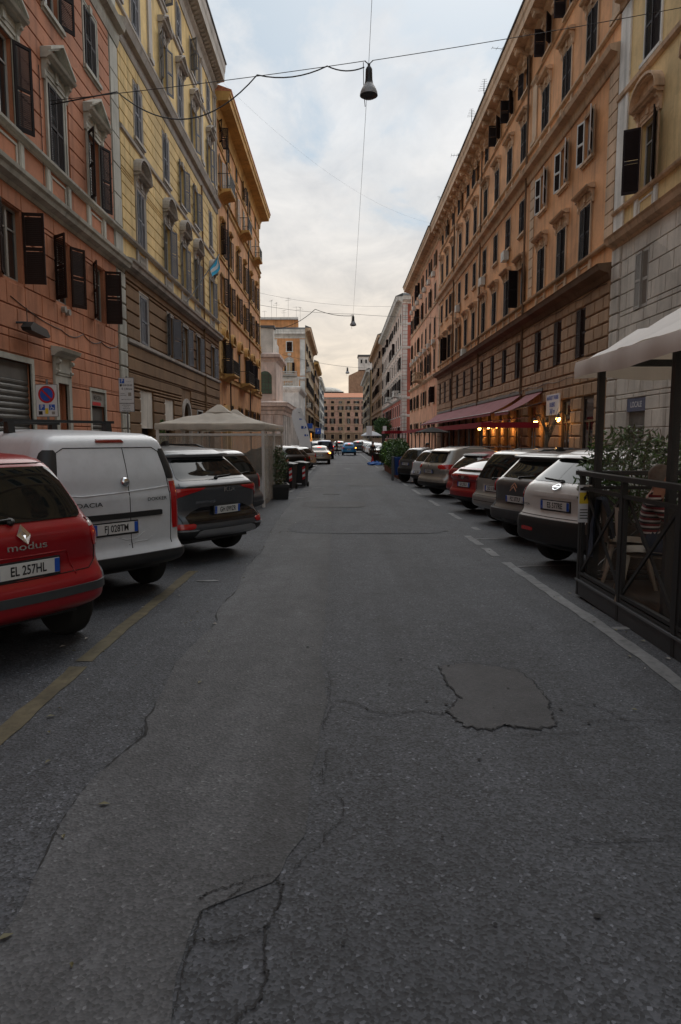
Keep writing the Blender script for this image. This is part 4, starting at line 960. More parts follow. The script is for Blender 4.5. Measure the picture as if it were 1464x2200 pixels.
# orange face with white giant pilasters that looks up the street over the church roof
F4 = Bld('building_side', 'orange facade with white pilasters facing up the street above the church', 'F', 164.9, -22, LX+.25, 27, 2, core='tan_orange', cat='building')
fc = [-18.9, -12.1]; fo = ops_of(F4, [(x, z, 1.25, h) for x in fc for z, h in ((22.0,2.2),(16.9,2.5),(12.2,2.3),(7,2.2))])
F4.wall(-1.2, 26, fo, 'tan_orange')
for x in fc:
    for z, h, p in ((22.0,2.2,None),(16.9,2.5,'tri'),(12.2,2.3,None),(7,2.2,None)):
        window(F4, x, z, 1.25, h, 'shutter_brown' if z > 20 else 'shutter_dark', 'white_stone', .2, .08, p, 2.0, shut='open' if z < 20 else 'closed', dense=False)
for xa, xb in ((-22, -21), (-16.2, -15.0), (-9.6, -8.4)):
    pilaster(F4, xa, xb, 16.3, 24.8, 'white_stone', .2); pilaster(F4, xa, xb, 6, 15.2, 'white_stone', .2)
F4.mould(15.3, [(.05,0),(.3,.2),(.4,.6),(.1,.8)], 'white_stone'); balcony(F4, -12.1, 16.4, 3.6, 1.1, 'white_stone', stone=True)
cornice(F4, 25.0, 27.0, 1.3, 'white_stone', brackets=.9); ac_unit(F4, -12.1, 21.0)
F4.panel('attic', -22, -10, 27.2, 29.4, .8, 1.6, 'tan_orange'); F4.mould(29.4, [(-.8,0),(-.5,.1),(-.5,.3),(-.9,.5)], 'white_stone', -22, -10)
L5 = house('apartment_building', 'ochre house with rusticated yellow corner beyond the beige house on the left', 'L', LX+.3, 219, 262, 25.5, 'brown_far', 'ochre_stucco', [(1.5,2),(5.4,2),(9.4,2.2),(13.4,2.2),(17.4,2.1),(21.4,1.6)], 9, base=8.0, over=1.3, quoin='ochre_stucco')
L6 = house('apartment_building', 'whitish house at the far left end of the street', 'L', LX+.5, 266, 338, 24.5, 'white_stone', 'white_stone', [(1.5,2),(5.4,2),(9.4,2.2),(13.4,2.2),(17.4,2.1),(20.8,1.5)], 13, base=8.0, over=.9, shm='shutter_grey', peds={2: 'flat'})
# ============================== pink house closing the view
FB = Bld('apartment_building', 'pink house with a red tiled roof closing the end of the street', 'F', 345, -26, 30, 21.6, 14, core='far_pink', roof='roof_tile')
fc = [-24+i*4.0 for i in range(14)]; rows = [(1.0,2.2),(5.2,1.8),(8.6,2.6),(12.2,2.0),(15.4,1.9),(18.6,1.2)]
fo = ops_of(FB, [(x, z, 1.5, h) for x in fc for z, h in rows])
FB.wall(-1.2, 4.0, fo, 'brown_far'); FB.wall(4.0, 21, fo, 'far_pink')
for z in (4.0, 7.8, 14.6, 18.0): FB.mould(z, [(.02,0),(.14,.1),(.16,.3),(.02,.4)], 'tan_trim')
for x in fc:
    for z, h in rows: window(FB, x, z, 1.5, h, 'shutter_dark', 'tan_trim', .22, .06, dense=False, shut='rand')
FB.blocks(courses(-.3, 20.5, .7), [], 'tan_trim', None, .8, 2.2, proud=.08, gap=.08, name='quoin_block')
FB.mould(20.8, [(.05,0),(.5,.3),(.7,.6),(.1,.8)], 'white_stone', name='cornice')
mb = MB(); mb.prismx([(-.9,21.6),(7,24.2),(15,21.6)], -.3, 56.3); part('tiled_roof', mb, 'roof_tile', FB.r)
t = thing('rooftop_building', 'grey domed hall rising behind the pink house', 'building', (0, 420, 0))
mb = MB()
for k in range(4): mb.box(-26+k*7,-19.5+k*7,0,12,0,29.5)
part('wall', mb, 'roof_grey', t); mb = MB(); n = 10
mb.grid([[(-26+28*u, 6-7*math.cos(math.pi*k/n), 29.3+3.2*math.sin(math.pi*k/n)*(1-(2*u-1)**4)) for u in [i/12 for i in range(13)]] for k in range(n+1)]); part('dome_roof', mb, 'grey_block', t, smooth=True)
t = thing('rooftop_tower', 'old brown tower block with a pale top above the far roofs', 'tower', (0, 380, 0))
part('lower_wall', MB().box(4.5, 22, 0, 12, 0, 35.5).prism([(4.5,35.5),(10,38),(22,38.5),(22,35.5)], 0, 12), 'brown_far', t)
mb = MB(); mb.box(9.8, 19, -.5, 8, 38.5, 45.5); part('pale_wall', mb, 'white_stone', t); mb = MB(); mb.box(9.4, 19.4, -.9, 8.4, 45.5, 46.6); part('roof', mb, 'roof_grey', t)
for x in (11, 13.5, 16): part('window', MB().box(x, x+.9, -.55, -.48, 42, 44), 'interior', t)
# ============================== church
t = thing('church', 'pinkish white church with a tall arched green window behind the orange house', 'church', (LX, 99.5, 0))
CH = t
part('lower_wall', MB().box(-16, .2, 0, 34, -1.2, 6.6), 'pale_pink', t)
def ring(x0, x1, y0, y1, prof):               # cornice running round a block; prof: (out, z)
    mb = MB(); mb.grid([[(x0-o,y0-o,z),(x1+o,y0-o,z),(x1+o,y1+o,z),(x0-o,y1+o,z)] for o, z in prof], True)
    k = len(prof)*4; mb.f.append((k-4,k-3,k-2,k-1)); mb.m.append(0); return mb
part('lower_cornice', ring(-16, .2, 0, 34, [(0,5.0),(.12,5.05),(.14,5.5),(.35,5.7),(.40,6.1),(.75,6.2),(.8,6.55),(.9,6.7),(0,6.95)]), 'pale_pink', t)
part('upper_wall', MB().box(-16, -.7, .8, 12, 6.6, 13.2), 'pale_pink', t)
part('upper_cornice', ring(-16, -.7, .8, 12, [(0,12.6),(.1,12.7),(.2,13.1),(.6,13.2),(.65,13.6),(0,13.9)]), 'pale_pink', t)
part('attic', MB().box(-16, -1.2, 1.2, 11, 13.7, 16.0).box(-3.4, -1.1, .9, 3, 13.7, 17.4), 'grey_block', t)
part('attic_coping', MB().box(-3.6,-.9,.7,3.2,17.4,17.7).box(-16,-3.6,1.0,11.2,16.0,16.3), 'roof_grey', t)
for x in (-5.2, -.98): part('pilaster', MB().box(x-.28, x+.28, .62, .82, 7.2, 12.6), 'pale_pink', t)
for x in (-8, -1.6, -.35): part('pilaster', MB().box(x-.45, x+.45, -.16, .02, -.8, 4.95), 'pale_pink', t)
w = add('window', None, t, (-4.1+.55, .8, 8.0)); w.location = (-2.3, .8, 8.0)
n = 14; r = .95; arc = [(-r,0)]+[(-math.cos(math.pi*k/n)*r, 2.3+math.sin(math.pi*k/n)*r) for k in range(n+1)]+[(r,0)]
part('pane', MB().prism(arc, -.03, .02), 'glass_green', w)
mb = MB()
for x in (-.48, 0, .48): mb.box(x-.03,x+.03,-.06,-.03,0,3.1)
for k in range(6): mb.box(-r,r,-.058,-.032,.02+k*.52,.07+k*.52)
part('glazing_bar', mb, 'iron', w)
mb = MB()
for k in range(14): mb.box(-.02,.28 if k % 2 else .2,1+k*2.3,1.5+k*2.3,-.8,4.95)
part('street_pilaster', mb, 'white_stone', t, (.2,0,0))
part('window', MB().box(-2.2,-1.5,-.04,.02,1.9,3.4), 'interior', t)
t2 = thing('chapel', 'white church front with a balustrade and a stone coat of arms', 'church', (LX+.2, 134, 0))
part('wall', MB().box(-14, .3, 0, 20, -1.2, 11.3), 'white_stone', t2); part('cornice', ring(-14, .3, 0, 20, [(0,10.4),(.2,10.6),(.5,11),(.6,11.4),(0,11.6)]), 'white_stone', t2)
mb = MB(); mb.box(-14,.2,.1,.4,12.6,12.9); mb.box(-.9,.3,0,1.2,11.5,13.1); mb.box(-14,.2,.1,.4,11.5,11.8)
for k in range(34): mb.lathe([(.08,11.8),(.15,12.05),(.07,12.35),(.1,12.6)], 6, (-1.2-k*.37,.25,0))
part('balustrade', mb, 'grey_block', t2)
mb = MB()
for (x, z, r0, h) in ((-3.6,5.6,.5,2.4),(-1.9,5.2,.45,2.0),(-2.7,6.4,.35,2.2)): mb.lathe([(r0*.7,z),(r0,z+h*.15),(r0*.5,z+h*.35),(r0*.85,z+h*.55),(r0*.4,z+h*.75),(r0*.5,z+h*.85),(.03,z+h)], 10, (x,-1.2,0))
mb.prism([(-4.4,4.2),(-1.2,4.2),(-1.0,5.4),(-1.8,6.2),(-3.0,6.6),(-4.2,5.9)], -1.5, -.9); part('stone_coat_of_arms', mb, 'roof_grey', t2)
ORD = ['first','second','third','fourth','fifth','sixth','seventh','eighth','ninth']
for i in range(9): antenna((-21+i*1.45+.3*math.sin(i*3), 168, 29.3), 4.2+1.6*math.sin(i*2.3), 30+i, 'thin television antenna on the orange roof above the church, %s from the left' % ORD[i])
for i, y in enumerate((33, 38, 44.5, 50.5, 55, 61, 66, 71)): antenna((RX-.4, y, 23.9), 1.9+.7*math.sin(i*5), 50+i, 'television antenna on the roof edge of the long orange house, %s from the camera' % ORD[i])
antenna((RX+1, 118.5, 25.6), 2.6, 71, 'television antenna on the red house with white corner stones')
# ------------------------------------------------------------------ cars
# local frame of a car: origin on the ground under the middle of the rear bumper, +y forward, x to the car's right
def spline(pts):
    xs = [p[0] for p in pts]; ys = [p[1] for p in pts]; n = len(xs)
    d = [(ys[i+1]-ys[i])/(xs[i+1]-xs[i]) for i in range(n-1)]
    m = [d[0]]+[0 if d[i-1]*d[i] <= 0 else 2*d[i-1]*d[i]/(d[i-1]+d[i]) for i in range(1, n-1)]+[d[-1]]
    def f(x):
        if x <= xs[0]: return ys[0]
        if x >= xs[-1]: return ys[-1]
        i = max(k for k in range(n-1) if xs[k] <= x); h = xs[i+1]-xs[i]; t = (x-xs[i])/h
        return (2*t**3-3*t*t+1)*ys[i]+(t**3-2*t*t+t)*h*m[i]+(-2*t**3+3*t*t)*ys[i+1]+(t**3-t*t)*h*m[i+1]
    return f
def rrect(z0, z1, s0, s1, r, n=5):            # rows of a rounded window: half widths s0 at the bottom, s1 at the top
    out_ = []; 
    zs = [z0+r*(1-math.cos(math.pi/2*k/n)) for k in range(n+1)]+[lerp(z0+r, z1-r, k/4) for k in range(1, 4)]+[z1-r*(1-math.sin(math.pi/2*k/n)) for k in range(n+1)]
    for z in zs:
        w = lerp(s0, s1, (z-z0)/(z1-z0))
        if z < z0+r: w -= r-math.sqrt(max(0, r*r-(z0+r-z)**2))
        if z > z1-r: w -= r-math.sqrt(max(0, r*r-(z-z1+r)**2))
        out_.append((z, -w, w))
    return out_
class Car:
    def __init__(c, label, loc, rz, L, H, hw, belt, rear, paint_, wr=.31, ro=.72, wb=2.55, rc=.2, bow=.08, cat='car', group='cars parked along the street', name='parked_car', zb=.34, arch='plastic_black', width=None, front=None, lod=1.0):
        c.L, c.H, c.hw, c.bow, c.paint, c.belt = L, H, hw, bow, paint_, belt
        c.r = thing(name, label, cat, loc, rz, group)
        c.zb = zb; _r = spline(rear); c.yr = lambda z: _r(z)+.10*(max(0, zb+.09-z)/.09)**2
        c.yf = spline(front or [(.2,L-.12),(.35,L-.02),(.5,L),(.66,L-.05),(.8,L-.32),(belt-.06,L-.92),(belt+.02,L-1.1),(H-.16,L*.55),(H-.05,L*.47),(H,L*.42)])
        _w = spline(width or [(.18,hw-.10),(.32,hw-.03),(.5,hw),(belt-.12,hw-.005),(belt,hw-.045),(H-.17,hw-.22),(H-.075,hw-.29),(H-.03,hw-.37),(H,hw-.52)]); c.w = lambda z: _w(z)-.05*(max(0, zb+.09-z)/.09)**2
        c.rc = spline([(.2,rc*.9),(belt,rc),(H-.2,rc*.85),(H,rc*.7)])
        nz = int(36*lod)+4; zs = [lerp(zb, H, k/nz) for k in range(nz+1)]
        nr, na, ns, nf = 7, 7, int(44*lod)+6, 7
        rows = []
        for z in zs:
            a = c.w(z)-c.rc(z); half = [c.surf(a*k/nr, z) for k in range(nr)]+[c.surf(a+c.rc(z)*math.pi/2*k/na, z) for k in range(na)]
            y0 = c.yr(z)+c.rc(z)+bow; fr = .35; y1 = max(y0+.05, c.yf(z)-fr)
            half += [(c.sx(lerp(y0, y1, k/ns), z), lerp(y0, y1, k/ns), z) for k in range(ns+1)]
            xw = half[-1][0]
            half += [(xw*math.cos(math.pi/2*k/nf)**.6, y1+(c.yf(z)-y1)*math.sin(math.pi/2*k/nf), z) for k in range(1, nf+1)]
            rows.append(half+[(-x, y, z_) for x, y, z_ in half[-2:0:-1]])
        mb = MB(); mb.grid(rows, True); n = len(rows[0])
        mb.add([(x*.6, lerp(y, L*.5, .4), H+.012) for x, y, z in rows[-1]], []); k0 = (len(rows)-1)*n
        for j in range(n): mb.f.append((k0+j, k0+(j+1)%n, k0+n+(j+1)%n, k0+n+j)); mb.m.append(0)
        mb.f.append(tuple(range(k0+n, k0+2*n))); mb.m.append(0)
        c.wy = (ro, ro+wb); ra = wr+.055
        keep = []
        for f in mb.f:
            cx = sum(mb.v[i][0] for i in f)/len(f); cy = sum(mb.v[i][1] for i in f)/len(f); cz = sum(mb.v[i][2] for i in f)/len(f)
            keep.append(not (abs(cx) > hw*.75 and any(math.hypot(cy-w_, cz-wr) < ra for w_ in c.wy)))
        mb.f = [f for f, k in zip(mb.f, keep) if k]; mb.m = [0]*len(mb.f)
        c.body = part('body', mb, paint_, c.r, smooth=38, fix=True)
        part('underbody', MB().box(-hw+.22, hw-.22, .32, L-.3, .27, .62).box(-hw+.06,hw-.06,ro+.45,ro+wb-.45,.22,.5), 'plastic_black', c.r)
        for sg in (-1, 1):
            for w_ in c.wy:
                mb = MB(); a0 = math.asin(max(-.9, min(.9, (zb+.01-wr)/ra))); A = [lerp(a0, math.pi-a0, k/20) for k in range(21)]
                g = []
                for a_ in A:
                    row = []
                    for rr_, o in ((ra-.03,-.05),(ra-.03,.010),(ra+.075,.012),(ra+.085,-.01)):
                        y, z = w_+math.cos(a_)*rr_, wr+math.sin(a_)*rr_
                        row.append((sg*(c.sxr(y, max(z, zb+.02))+o), y, max(z, zb+.01)))
                    g.append(row)
                mb.grid(g); part('wheel_arch', mb, arch if arch else paint_, c.r, smooth=True)
                tm, rm = c.wheel(wr)
                x = sg*(hw-.135); t_ = add('wheel', tm, c.r, (x, w_, wr), (0, 0, 0 if sg > 0 else math.pi)); add('rim', rm, t_)
    def wheel(c, r):
        tw = .20
        def ft():
            mb = MB(); mb.lathe([(r*.62,-tw/2),(r*.9,-tw/2),(r*.98,-tw/2+.025),(r,-tw/2+.05),(r,tw/2-.05),(r*.98,tw/2-.025),(r*.9,tw/2),(r*.62,tw/2-.01)], 28, axis='x'); return mb.mesh('tyre', 'tyre', smooth=35)
        def fr():
            mb = MB(); mb.lathe([(r*.64,tw/2-.012),(r*.60,tw/2-.006),(r*.57,tw/2-.03),(r*.56,.0)], 28, axis='x', cap=False); mb.lathe([(r*.16,tw/2-.06),(r*.15,tw/2-.02),(.005,tw/2-.015)], 14, axis='x', cap=False)
            for k in range(5):
                a = 2*math.pi*k/5; mb.obox((tw/2-.045, math.cos(a)*r*.1, math.sin(a)*r*.1), (tw/2-.03, math.cos(a)*r*.6, math.sin(a)*r*.6), r*.2, .03, (1,0,0))
            mb.cur = 1; mb.lathe([(r*.58,.0),(.005,.0)], 20, axis='x', cap=False); return mb.mesh('rim', ['rim','plastic_black'], smooth=35)
        return cached(('tyre', r), ft), cached(('rim', r), fr)
    def sxr(c, y, z):                          # the same, following the rounded rear corner
        q = (y-c.yr(z)-c.bow)/c.rc(z)
        if q >= 1: return c.sx(y, z)
        return c.sx(y, z)-c.rc(z)*(1-math.sqrt(max(0, 1-(1-max(q, 0))**2)))
    def sx(c, y, z):                           # half width of the flank, drawn in towards the nose
        t = max(0.0, (y-c.L*.62)/(c.L*.38)); t2 = max(0.0, (.9-y)/.9)
        return c.w(z)-.10*t*t-.02*t2
    def surf(c, s, z, off=0.0):
        w, rc = c.w(z), c.rc(z); a = w-rc; q = abs(s); sg = 1 if s >= 0 else -1
        if q <= a: x = q; y = c.yr(z); nx, ny = 0, -1
        elif q <= a+rc*math.pi/2: t = (q-a)/rc; x = a+rc*math.sin(t); y = c.yr(z)+rc*(1-math.cos(t)); nx, ny = math.sin(t), -math.cos(t)
        else: y = c.yr(z)+rc+(q-a-rc*math.pi/2); x = None; nx, ny = 1, 0
        if x is not None: x -= .02*(x/w)**8; y += c.bow*min(1, x/w)**2
        else: y += c.bow; x = c.sx(y, z)
        return (sg*(x+nx*off), y+ny*off, z)
    def patch(c, name, m, rows, off=.007, parent=None, mirror=False, nz=3, ns=16, smooth=True, edge=.014):
        rows = [(max(z, c.zb+.002+.0005*i), p, q) for i, (z, p, q) in enumerate(rows)]; R = []
        for (za, a0, a1), (zb, b0, b1) in zip(rows, rows[1:]):
            for k in range(nz): t = k/nz; R.append((lerp(za, zb, t), lerp(a0, b0, t), lerp(a1, b1, t)))
        R.append(rows[-1])
        res = None
        for sg in ((1, -1) if mirror else (1,)):
            g = []
            for i, (z, s0, s1) in enumerate(R):
                lo = i in (0, len(R)-1)
                row = [c.surf(sg*s0, z, -edge)]+[c.surf(sg*lerp(s0, s1, k/ns), z, off if not lo else off) for k in range(ns+1)]+[c.surf(sg*s1, z, -edge)]
                g.append(row if sg > 0 else row[::-1])
            g = [[c.surf(sg*lerp(R[0][1], R[0][2], min(1, max(0, (k-1)/ns))), R[0][0], -edge) for k in range(ns+3)][::sg]]+g+[[c.surf(sg*lerp(R[-1][1], R[-1][2], min(1, max(0, (k-1)/ns))), R[-1][0], -edge) for k in range(ns+3)][::sg]]
            mb = MB(); mb.grid(g); res = part(name, mb, m, parent or c.r, smooth=40 if smooth else False)
        return res
    def line(c, pts, w=.010, m='interior', off=.003, name='panel_gap', mirror=False, n=10):
        for sg in ((1, -1) if mirror else (1,)):
            P = []
            for (s0, z0), (s1, z1) in zip(pts, pts[1:]): P += [(lerp(s0, s1, k/n), lerp(z0, z1, k/n)) for k in range(n)]
            P.append(pts[-1]); mb = MB(); mb.tube([c.surf(sg*s, z, off-.002) for s, z in P], w/2, 5); part(name, mb, m, c.body, smooth=True)
    def frame(c, z, s=0.0, off=.0):            # position and tilt of the rear skin at height z
        p = Vector(c.surf(s, z, off)); q = Vector(c.surf(s, z+.05, off)); k = Vector(c.surf(s+.05, z, off))
        return p, math.atan2((q-p).y, .05), math.atan2((k-p).y, (k-p).x)
    def plate(c, z, txt, s=0.0, w=.52, h=.11, off=.012, surround='plastic_black', fs=.100, upright=.6):
        p, tilt, yaw = c.frame(z, s, off); ps = [(s_, z_) for s_ in (s-w/2, s, s+w/2) for z_ in (z-.06, z+.06)]
        p.y = min(c.surf(a, b_, off)[1] for a, b_ in ps)
        e = add('licence_plate', MB().box(-w/2,w/2,-.004,.004,-h/2,h/2).mesh('licence_plate','plate_white'), c.r, p, (-tilt*upright, 0, yaw))
        part('plate_holder', MB().box(-w/2-.012,w/2+.012,.0045,.03,-h/2-.02,h/2+.012), surround, e)
        for sg in (-1, 1): part('blue_band', MB().box(sg*(w/2-.021)-.021,sg*(w/2-.021)+.021,-.0055,.0,-h/2+.002,h/2-.002), 'plate_blue', e)
        lettering(e, txt, fs, (0.004,-.0065,-.003), 'ink', .74, .018)
        lettering(e, 'I', .035, (-w/2+.021,-.0065,-.03), 'plate_white', .8, .01, name='country_letter')
        return e
    def badge_text(c, txt, z, s, size, m='chrome', sx=1.2, off=.012, bold=.01):
        p, tilt, yaw = c.frame(z, s, off); lettering(c.r, txt, size, p, m, sx, bold, (math.pi/2-tilt, 0, yaw), name='badge_lettering')
    def attach(c, name, mb, m, z, s=0.0, off=.01, smooth=False):
        p, tilt, yaw = c.frame(z, s, off); return add(name, mb.mesh(name, m, smooth), c.r, p, (-tilt, 0, yaw))
    def sides(c, y0, y1, z1=None, m='car_glass', pillars=()):
        z0 = c.belt+.02; z1 = z1 or c.H-.19
        edges = [y0]+[p for q in pillars for p in (q-.035, q+.035)]+[y1]
        for sg in (-1, 1):
            for a, b_ in zip(edges[::2], edges[1::2]):
                g = []
                for k in range(9):
                    t = k/8; z = lerp(z0, z1, t)
                    ya = a+(.30*t if a == y0 else 0); yb = b_-(.62*t if b_ == y1 else 0)
                    g.append([(sg*(c.sx(lerp(ya, yb, q/8), z)+.006), lerp(ya, yb, q/8), z) for q in range(9)])
                mb = MB(); mb.grid(g); part('side_window', mb, m, c.r, smooth=True)
        g = []
        for k in range(9):
            z = lerp(c.belt+.06, c.H-.13, k/8); w = c.sx(c.yf(z)-.4, z)-.06
            g.append([(w*q/6, c.yf(z)-.35*(1-math.sqrt(max(0, 1-(abs(q)/6*.97)**3.3)))+.006, z) for q in range(-6, 7)])
        mb = MB(); mb.grid(g); part('windscreen', mb, 'car_glass', c.r, smooth=True)
        for sg in (-1, 1):
            y = y1-.25; mb = MB(); mb.cbox(sg*(c.hw+.09), y, c.belt+.08, .17, .10, .13); part('door_mirror', mb, c.paint, c.r)
            mb = MB(); mb.cbox(sg*(c.hw*.62), c.L-.10, .72, .36, .12, .14); part('headlight', mb, 'lamp_clear', c.r)
            c_, d_ = (c.hw-.02), c.belt-.12
            mb = MB(); mb.cbox(sg*(c_+.025), y1-1.1, d_, .03, .18, .03); part('door_handle', mb, c.paint, c.r)
    def wiper(c, z, s0, s1, dz=.03):
        mb = MB(); P = [Vector(c.surf(lerp(s0, s1, k/6), z+dz*k/6, .022)) for k in range(7)]; mb.tube(P, [.016]+[.009]*6, 5); mb.tube([Vector(c.surf(s0, z-.02, .0)), Vector(c.surf(s0, z, .03))], .03, 8); part('rear_wiper', mb, 'plastic_black', c.r, smooth=True)
    def antenna(c, y, fin=True):
        z = c.H
        if fin: mb = MB(); mb.prismx([(y-.08,z-.01),(y+.10,z-.01),(y+.02,z+.05),(y-.05,z+.065)], -.03, .03); part('roof_antenna', mb, 'plastic_black', c.r)
        else: mb = MB(); mb.tube([(0,y,z-.02),(0,y-.12,z+.28)], .006, 5); part('roof_antenna', mb, 'plastic_black', c.r)
    def rails(c, y0, y1, m='plastic_black', h=.06):
        for sg in (-1, 1):
            x = sg*(c.w(c.H-.07)-.02); n = 8; mb = MB()
            mb.tube([(x, lerp(y0, y1, k/n), c.H-.06+(h if 0 < k < n else 0)) for k in range(n+1)], .018, 6); part('roof_rail', mb, m, c.r, smooth=True)
    def spoiler(c, z, w, d, m, th=.05):
        g = []
        for z_, o in ((z-th,-.02),(z-th*.9,d*.9),(z-th*.3,d),(z,d*.9),(z+th*.6,-.10)):
            g.append([c.surf(lerp(-w, w, k/12), z_, o) for k in range(13)])
        mb = MB(); mb.grid(g); part('spoiler', mb, m, c.r, smooth=45)
paint('paint_red', (0.27, 0.004, 0.009)); paint('paint_white', (0.60, 0.63, 0.66), rough=.4); paint('paint_offwhite', (0.66, 0.66, 0.64)); paint('paint_darkgrey', (0.070, 0.076, 0.085), .2, .42)
paint('paint_silver', (0.32, 0.32, 0.31), .5); paint('paint_taupe', (0.105, 0.10, 0.10), .35); paint('paint_black', (0.010, 0.011, 0.013), .2); paint('paint_red_dark', (0.24, 0.012, 0.018))
paint('paint_sand', (0.36, 0.34, 0.31), .5); paint('paint_blue', (0.01, 0.16, 0.36), .3); paint('paint_navy', (0.008, 0.018, 0.07), .3); paint('paint_grey', (0.12, 0.125, 0.13), .5); paint('paint_gold', (0.22, 0.19, 0.15), .5)
def bow(c, rc): return c.w(.8)-rc
def CW(c, z): return c.w(z)-c.rc(z)+c.rc(z)*math.pi/2      # arc length from the middle to where the flank begins
def left(x, y, a): return (x, y, G(y)), R_(a)
def right(x, y, a): return (x, y, G(y)), -R_(a)

# ---- red hatchback, nearest on the left
loc, rz = left(-2.29, 4.88, 56)
c = Car('red hatchback with number plate EL 257HL, nearest car on the left', loc, rz, 3.79, 1.59, .85, 1.02, [(.18,.14),(.28,.05),(.42,.005),(.55,0),(.62,.02),(.66,.05),(.74,.075),(.92,.06),(1.0,.075),(1.06,.12),(1.46,.36),(1.53,.43),(1.575,.6),(1.59,.95)], 'paint_red', wr=.30, ro=.62, wb=2.48, rc=.26, bow=.09, arch=None)
c.patch('rear_window', 'car_glass', rrect(1.075, 1.475, .66, .53, .10)); c.line([(-.66,1.06),(-.72,.98),(-.70,.72),(-.60,.66),(0,.655),(.60,.66),(.70,.72),(.72,.98),(.66,1.06)], .009)
c.patch('tail_light', 'lamp_red', [(.83,.70,.93),(.88,.67,.98),(.95,.66,.99),(.985,.67,.97)], mirror=True); c.patch('reversing_light', 'lamp_clear', [(.99,.66,.97),(1.02,.67,.95),(1.04,.70,.92)], mirror=True)
c.patch('bumper_strip', 'plastic_grey', [(.485,-1.55,1.55),(.50,-1.55,1.55),(.54,-1.55,1.55),(.552,-1.55,1.55)], off=.014, ns=40); c.patch('bumper_corner', 'plastic_grey', [(.553,.80,1.2),(.60,.84,1.2),(.635,.92,1.2)], off=.010, mirror=True)
c.patch('plate_recess', 'paint_red', [(.665,-.36,.36),(.69,-.35,.35),(.80,-.33,.33),(.82,-.31,.31)], off=-.004)
c.line([(-.46,.64),(-.40,.83),(.40,.83),(.46,.64)], .012, 'paint_red', .006, 'pressing_line')
c.plate(.735, 'EL 257HL', s=.05, fs=.098); c.badge_text('modus', .905, .06, .075, sx=1.6)
mb = MB()
for sg in (-1, 1): mb.add([(0,-.012,.085),(sg*.055,-.004,0),(0,-.012,-.085),(0,-.004,-.035),(sg*.02,-.004,0),(0,-.004,.035)], [(0,1,2,3,4,5)][:1]); mb.add([(0,-.012,.085),(sg*.055,-.004,0),(0,-.012,-.085),(0,.004,0)], [(0,1,3),(1,2,3)])
c.attach('badge_emblem', mb, 'chrome', .99, .04); c.wiper(1.10, -.02, -.46, .01); c.sides(.75, 2.75, pillars=(1.75,)); c.line([(-.5,1.50),(.5,1.50)], .012)
# ---- white delivery van
loc, rz = left(-2.22, 6.98, 52)
c = Car('white delivery van with black roof bars and a dented rear door', loc, rz, 4.36, 1.80, .875, 1.05, [(.20,.12),(.28,.03),(.40,.0),(.50,.01),(.54,.05),(.60,.085),(1.12,.085),(1.15,.10),(1.3,.115),(1.60,.20),(1.66,.22),(1.72,.27),(1.775,.42),(1.80,.9)], 'paint_white', wr=.31, ro=.70, wb=2.81, rc=.17, bow=.06, cat='van', name='delivery_van', arch=None,
        width=[(.18,.79),(.32,.85),(.5,.875),(1.05,.87),(1.35,.83),(1.62,.755),(1.70,.72),(1.755,.64),(1.785,.52),(1.80,.35)])
c.patch('bumper', 'plastic_black', [(.20,-1.5,1.5),(.30,-1.55,1.55),(.42,-1.55,1.55),(.50,-1.5,1.5)], off=.022, ns=40)
c.line([(-.665,.56),(-.68,1.0),(-.665,1.2),(-.60,1.57),(-.52,1.615),(.52,1.615),(.60,1.57),(.665,1.2),(.68,1.0),(.665,.56)], .010); c.line([(.13,.56),(.13,1.61)], .008)
c.patch('pillar_cover', 'plastic_black', [(1.27,.66,.84),(1.35,.645,.84),(1.50,.615,.80),(1.57,.60,.76),(1.60,.62,.72)], mirror=True)
c.patch('tail_light', 'lamp_red', [(.72,.70,.84),(.80,.69,.86),(1.05,.69,.87),(1.18,.685,.86),(1.24,.68,.84)], mirror=True, off=.012)
c.patch('high_brake_light', 'lamp_dark', [(1.668,-.16,.16),(1.675,-.165,.165),(1.70,-.15,.15),(1.705,-.145,.145)], off=.012)
c.patch('handle_strip', 'plastic_black', [(.885,-.46,.52),(.89,-.475,.535),(.935,-.475,.535),(.942,-.46,.52)], off=.028)
c.line([(-.66,1.20),(-.55,1.15),(-.40,1.135),(0,1.15),(.45,1.175),(.66,1.19)], .016, 'paint_white', .004, 'pressing_line')
c.plate(.79, 'FJ 028TM', s=-.06, off=.016); c.badge_text('DACIA', 1.045, -.34, .062, 'plastic_black', 1.5); c.badge_text('DOKKER', 1.06, .48, .052, 'plastic_black', 1.3)
c.attach('door_lock', MB().lathe([(.055,.0),(.052,-.02),(.03,-.04),(.005,-.045)], 16, axis='y', cap=False), 'chrome', 1.26, .08, smooth=True)
c.line([(-.05,.70),(.06,.655),(.20,.66),(.30,.72)], .012, 'paint_white', .002, 'dent'); c.line([(.10,.60),(.22,.625),(.34,.62),(.40,.66)], .010, 'paint_white', .002, 'dent')
for y in (1.15, 2.35):
    bar = part('roof_bar', MB().box(-.66,.66,y-.035,y+.035,1.885,1.915), 'plastic_black', c.r)
    for sg in (-1, 1): part('roof_bar_foot', MB().prismx([(y-.07,1.72),(y+.07,1.72),(y+.04,1.886),(y-.04,1.886)], sg*.58-.035, sg*.58+.035), 'plastic_black', bar)
for sg in (-1, 1):
    mb = MB(); P = [(sg*(c.sx(y, z)+.002), y, z) for y, z in ((.55,1.16),(.55,1.50),(1.55,1.56),(1.55,1.16),(.55,1.16))]
    mb.tube(P, .006, 4); part('panel_gap', mb, 'interior', c.body)
c.sides(2.3, 3.35)
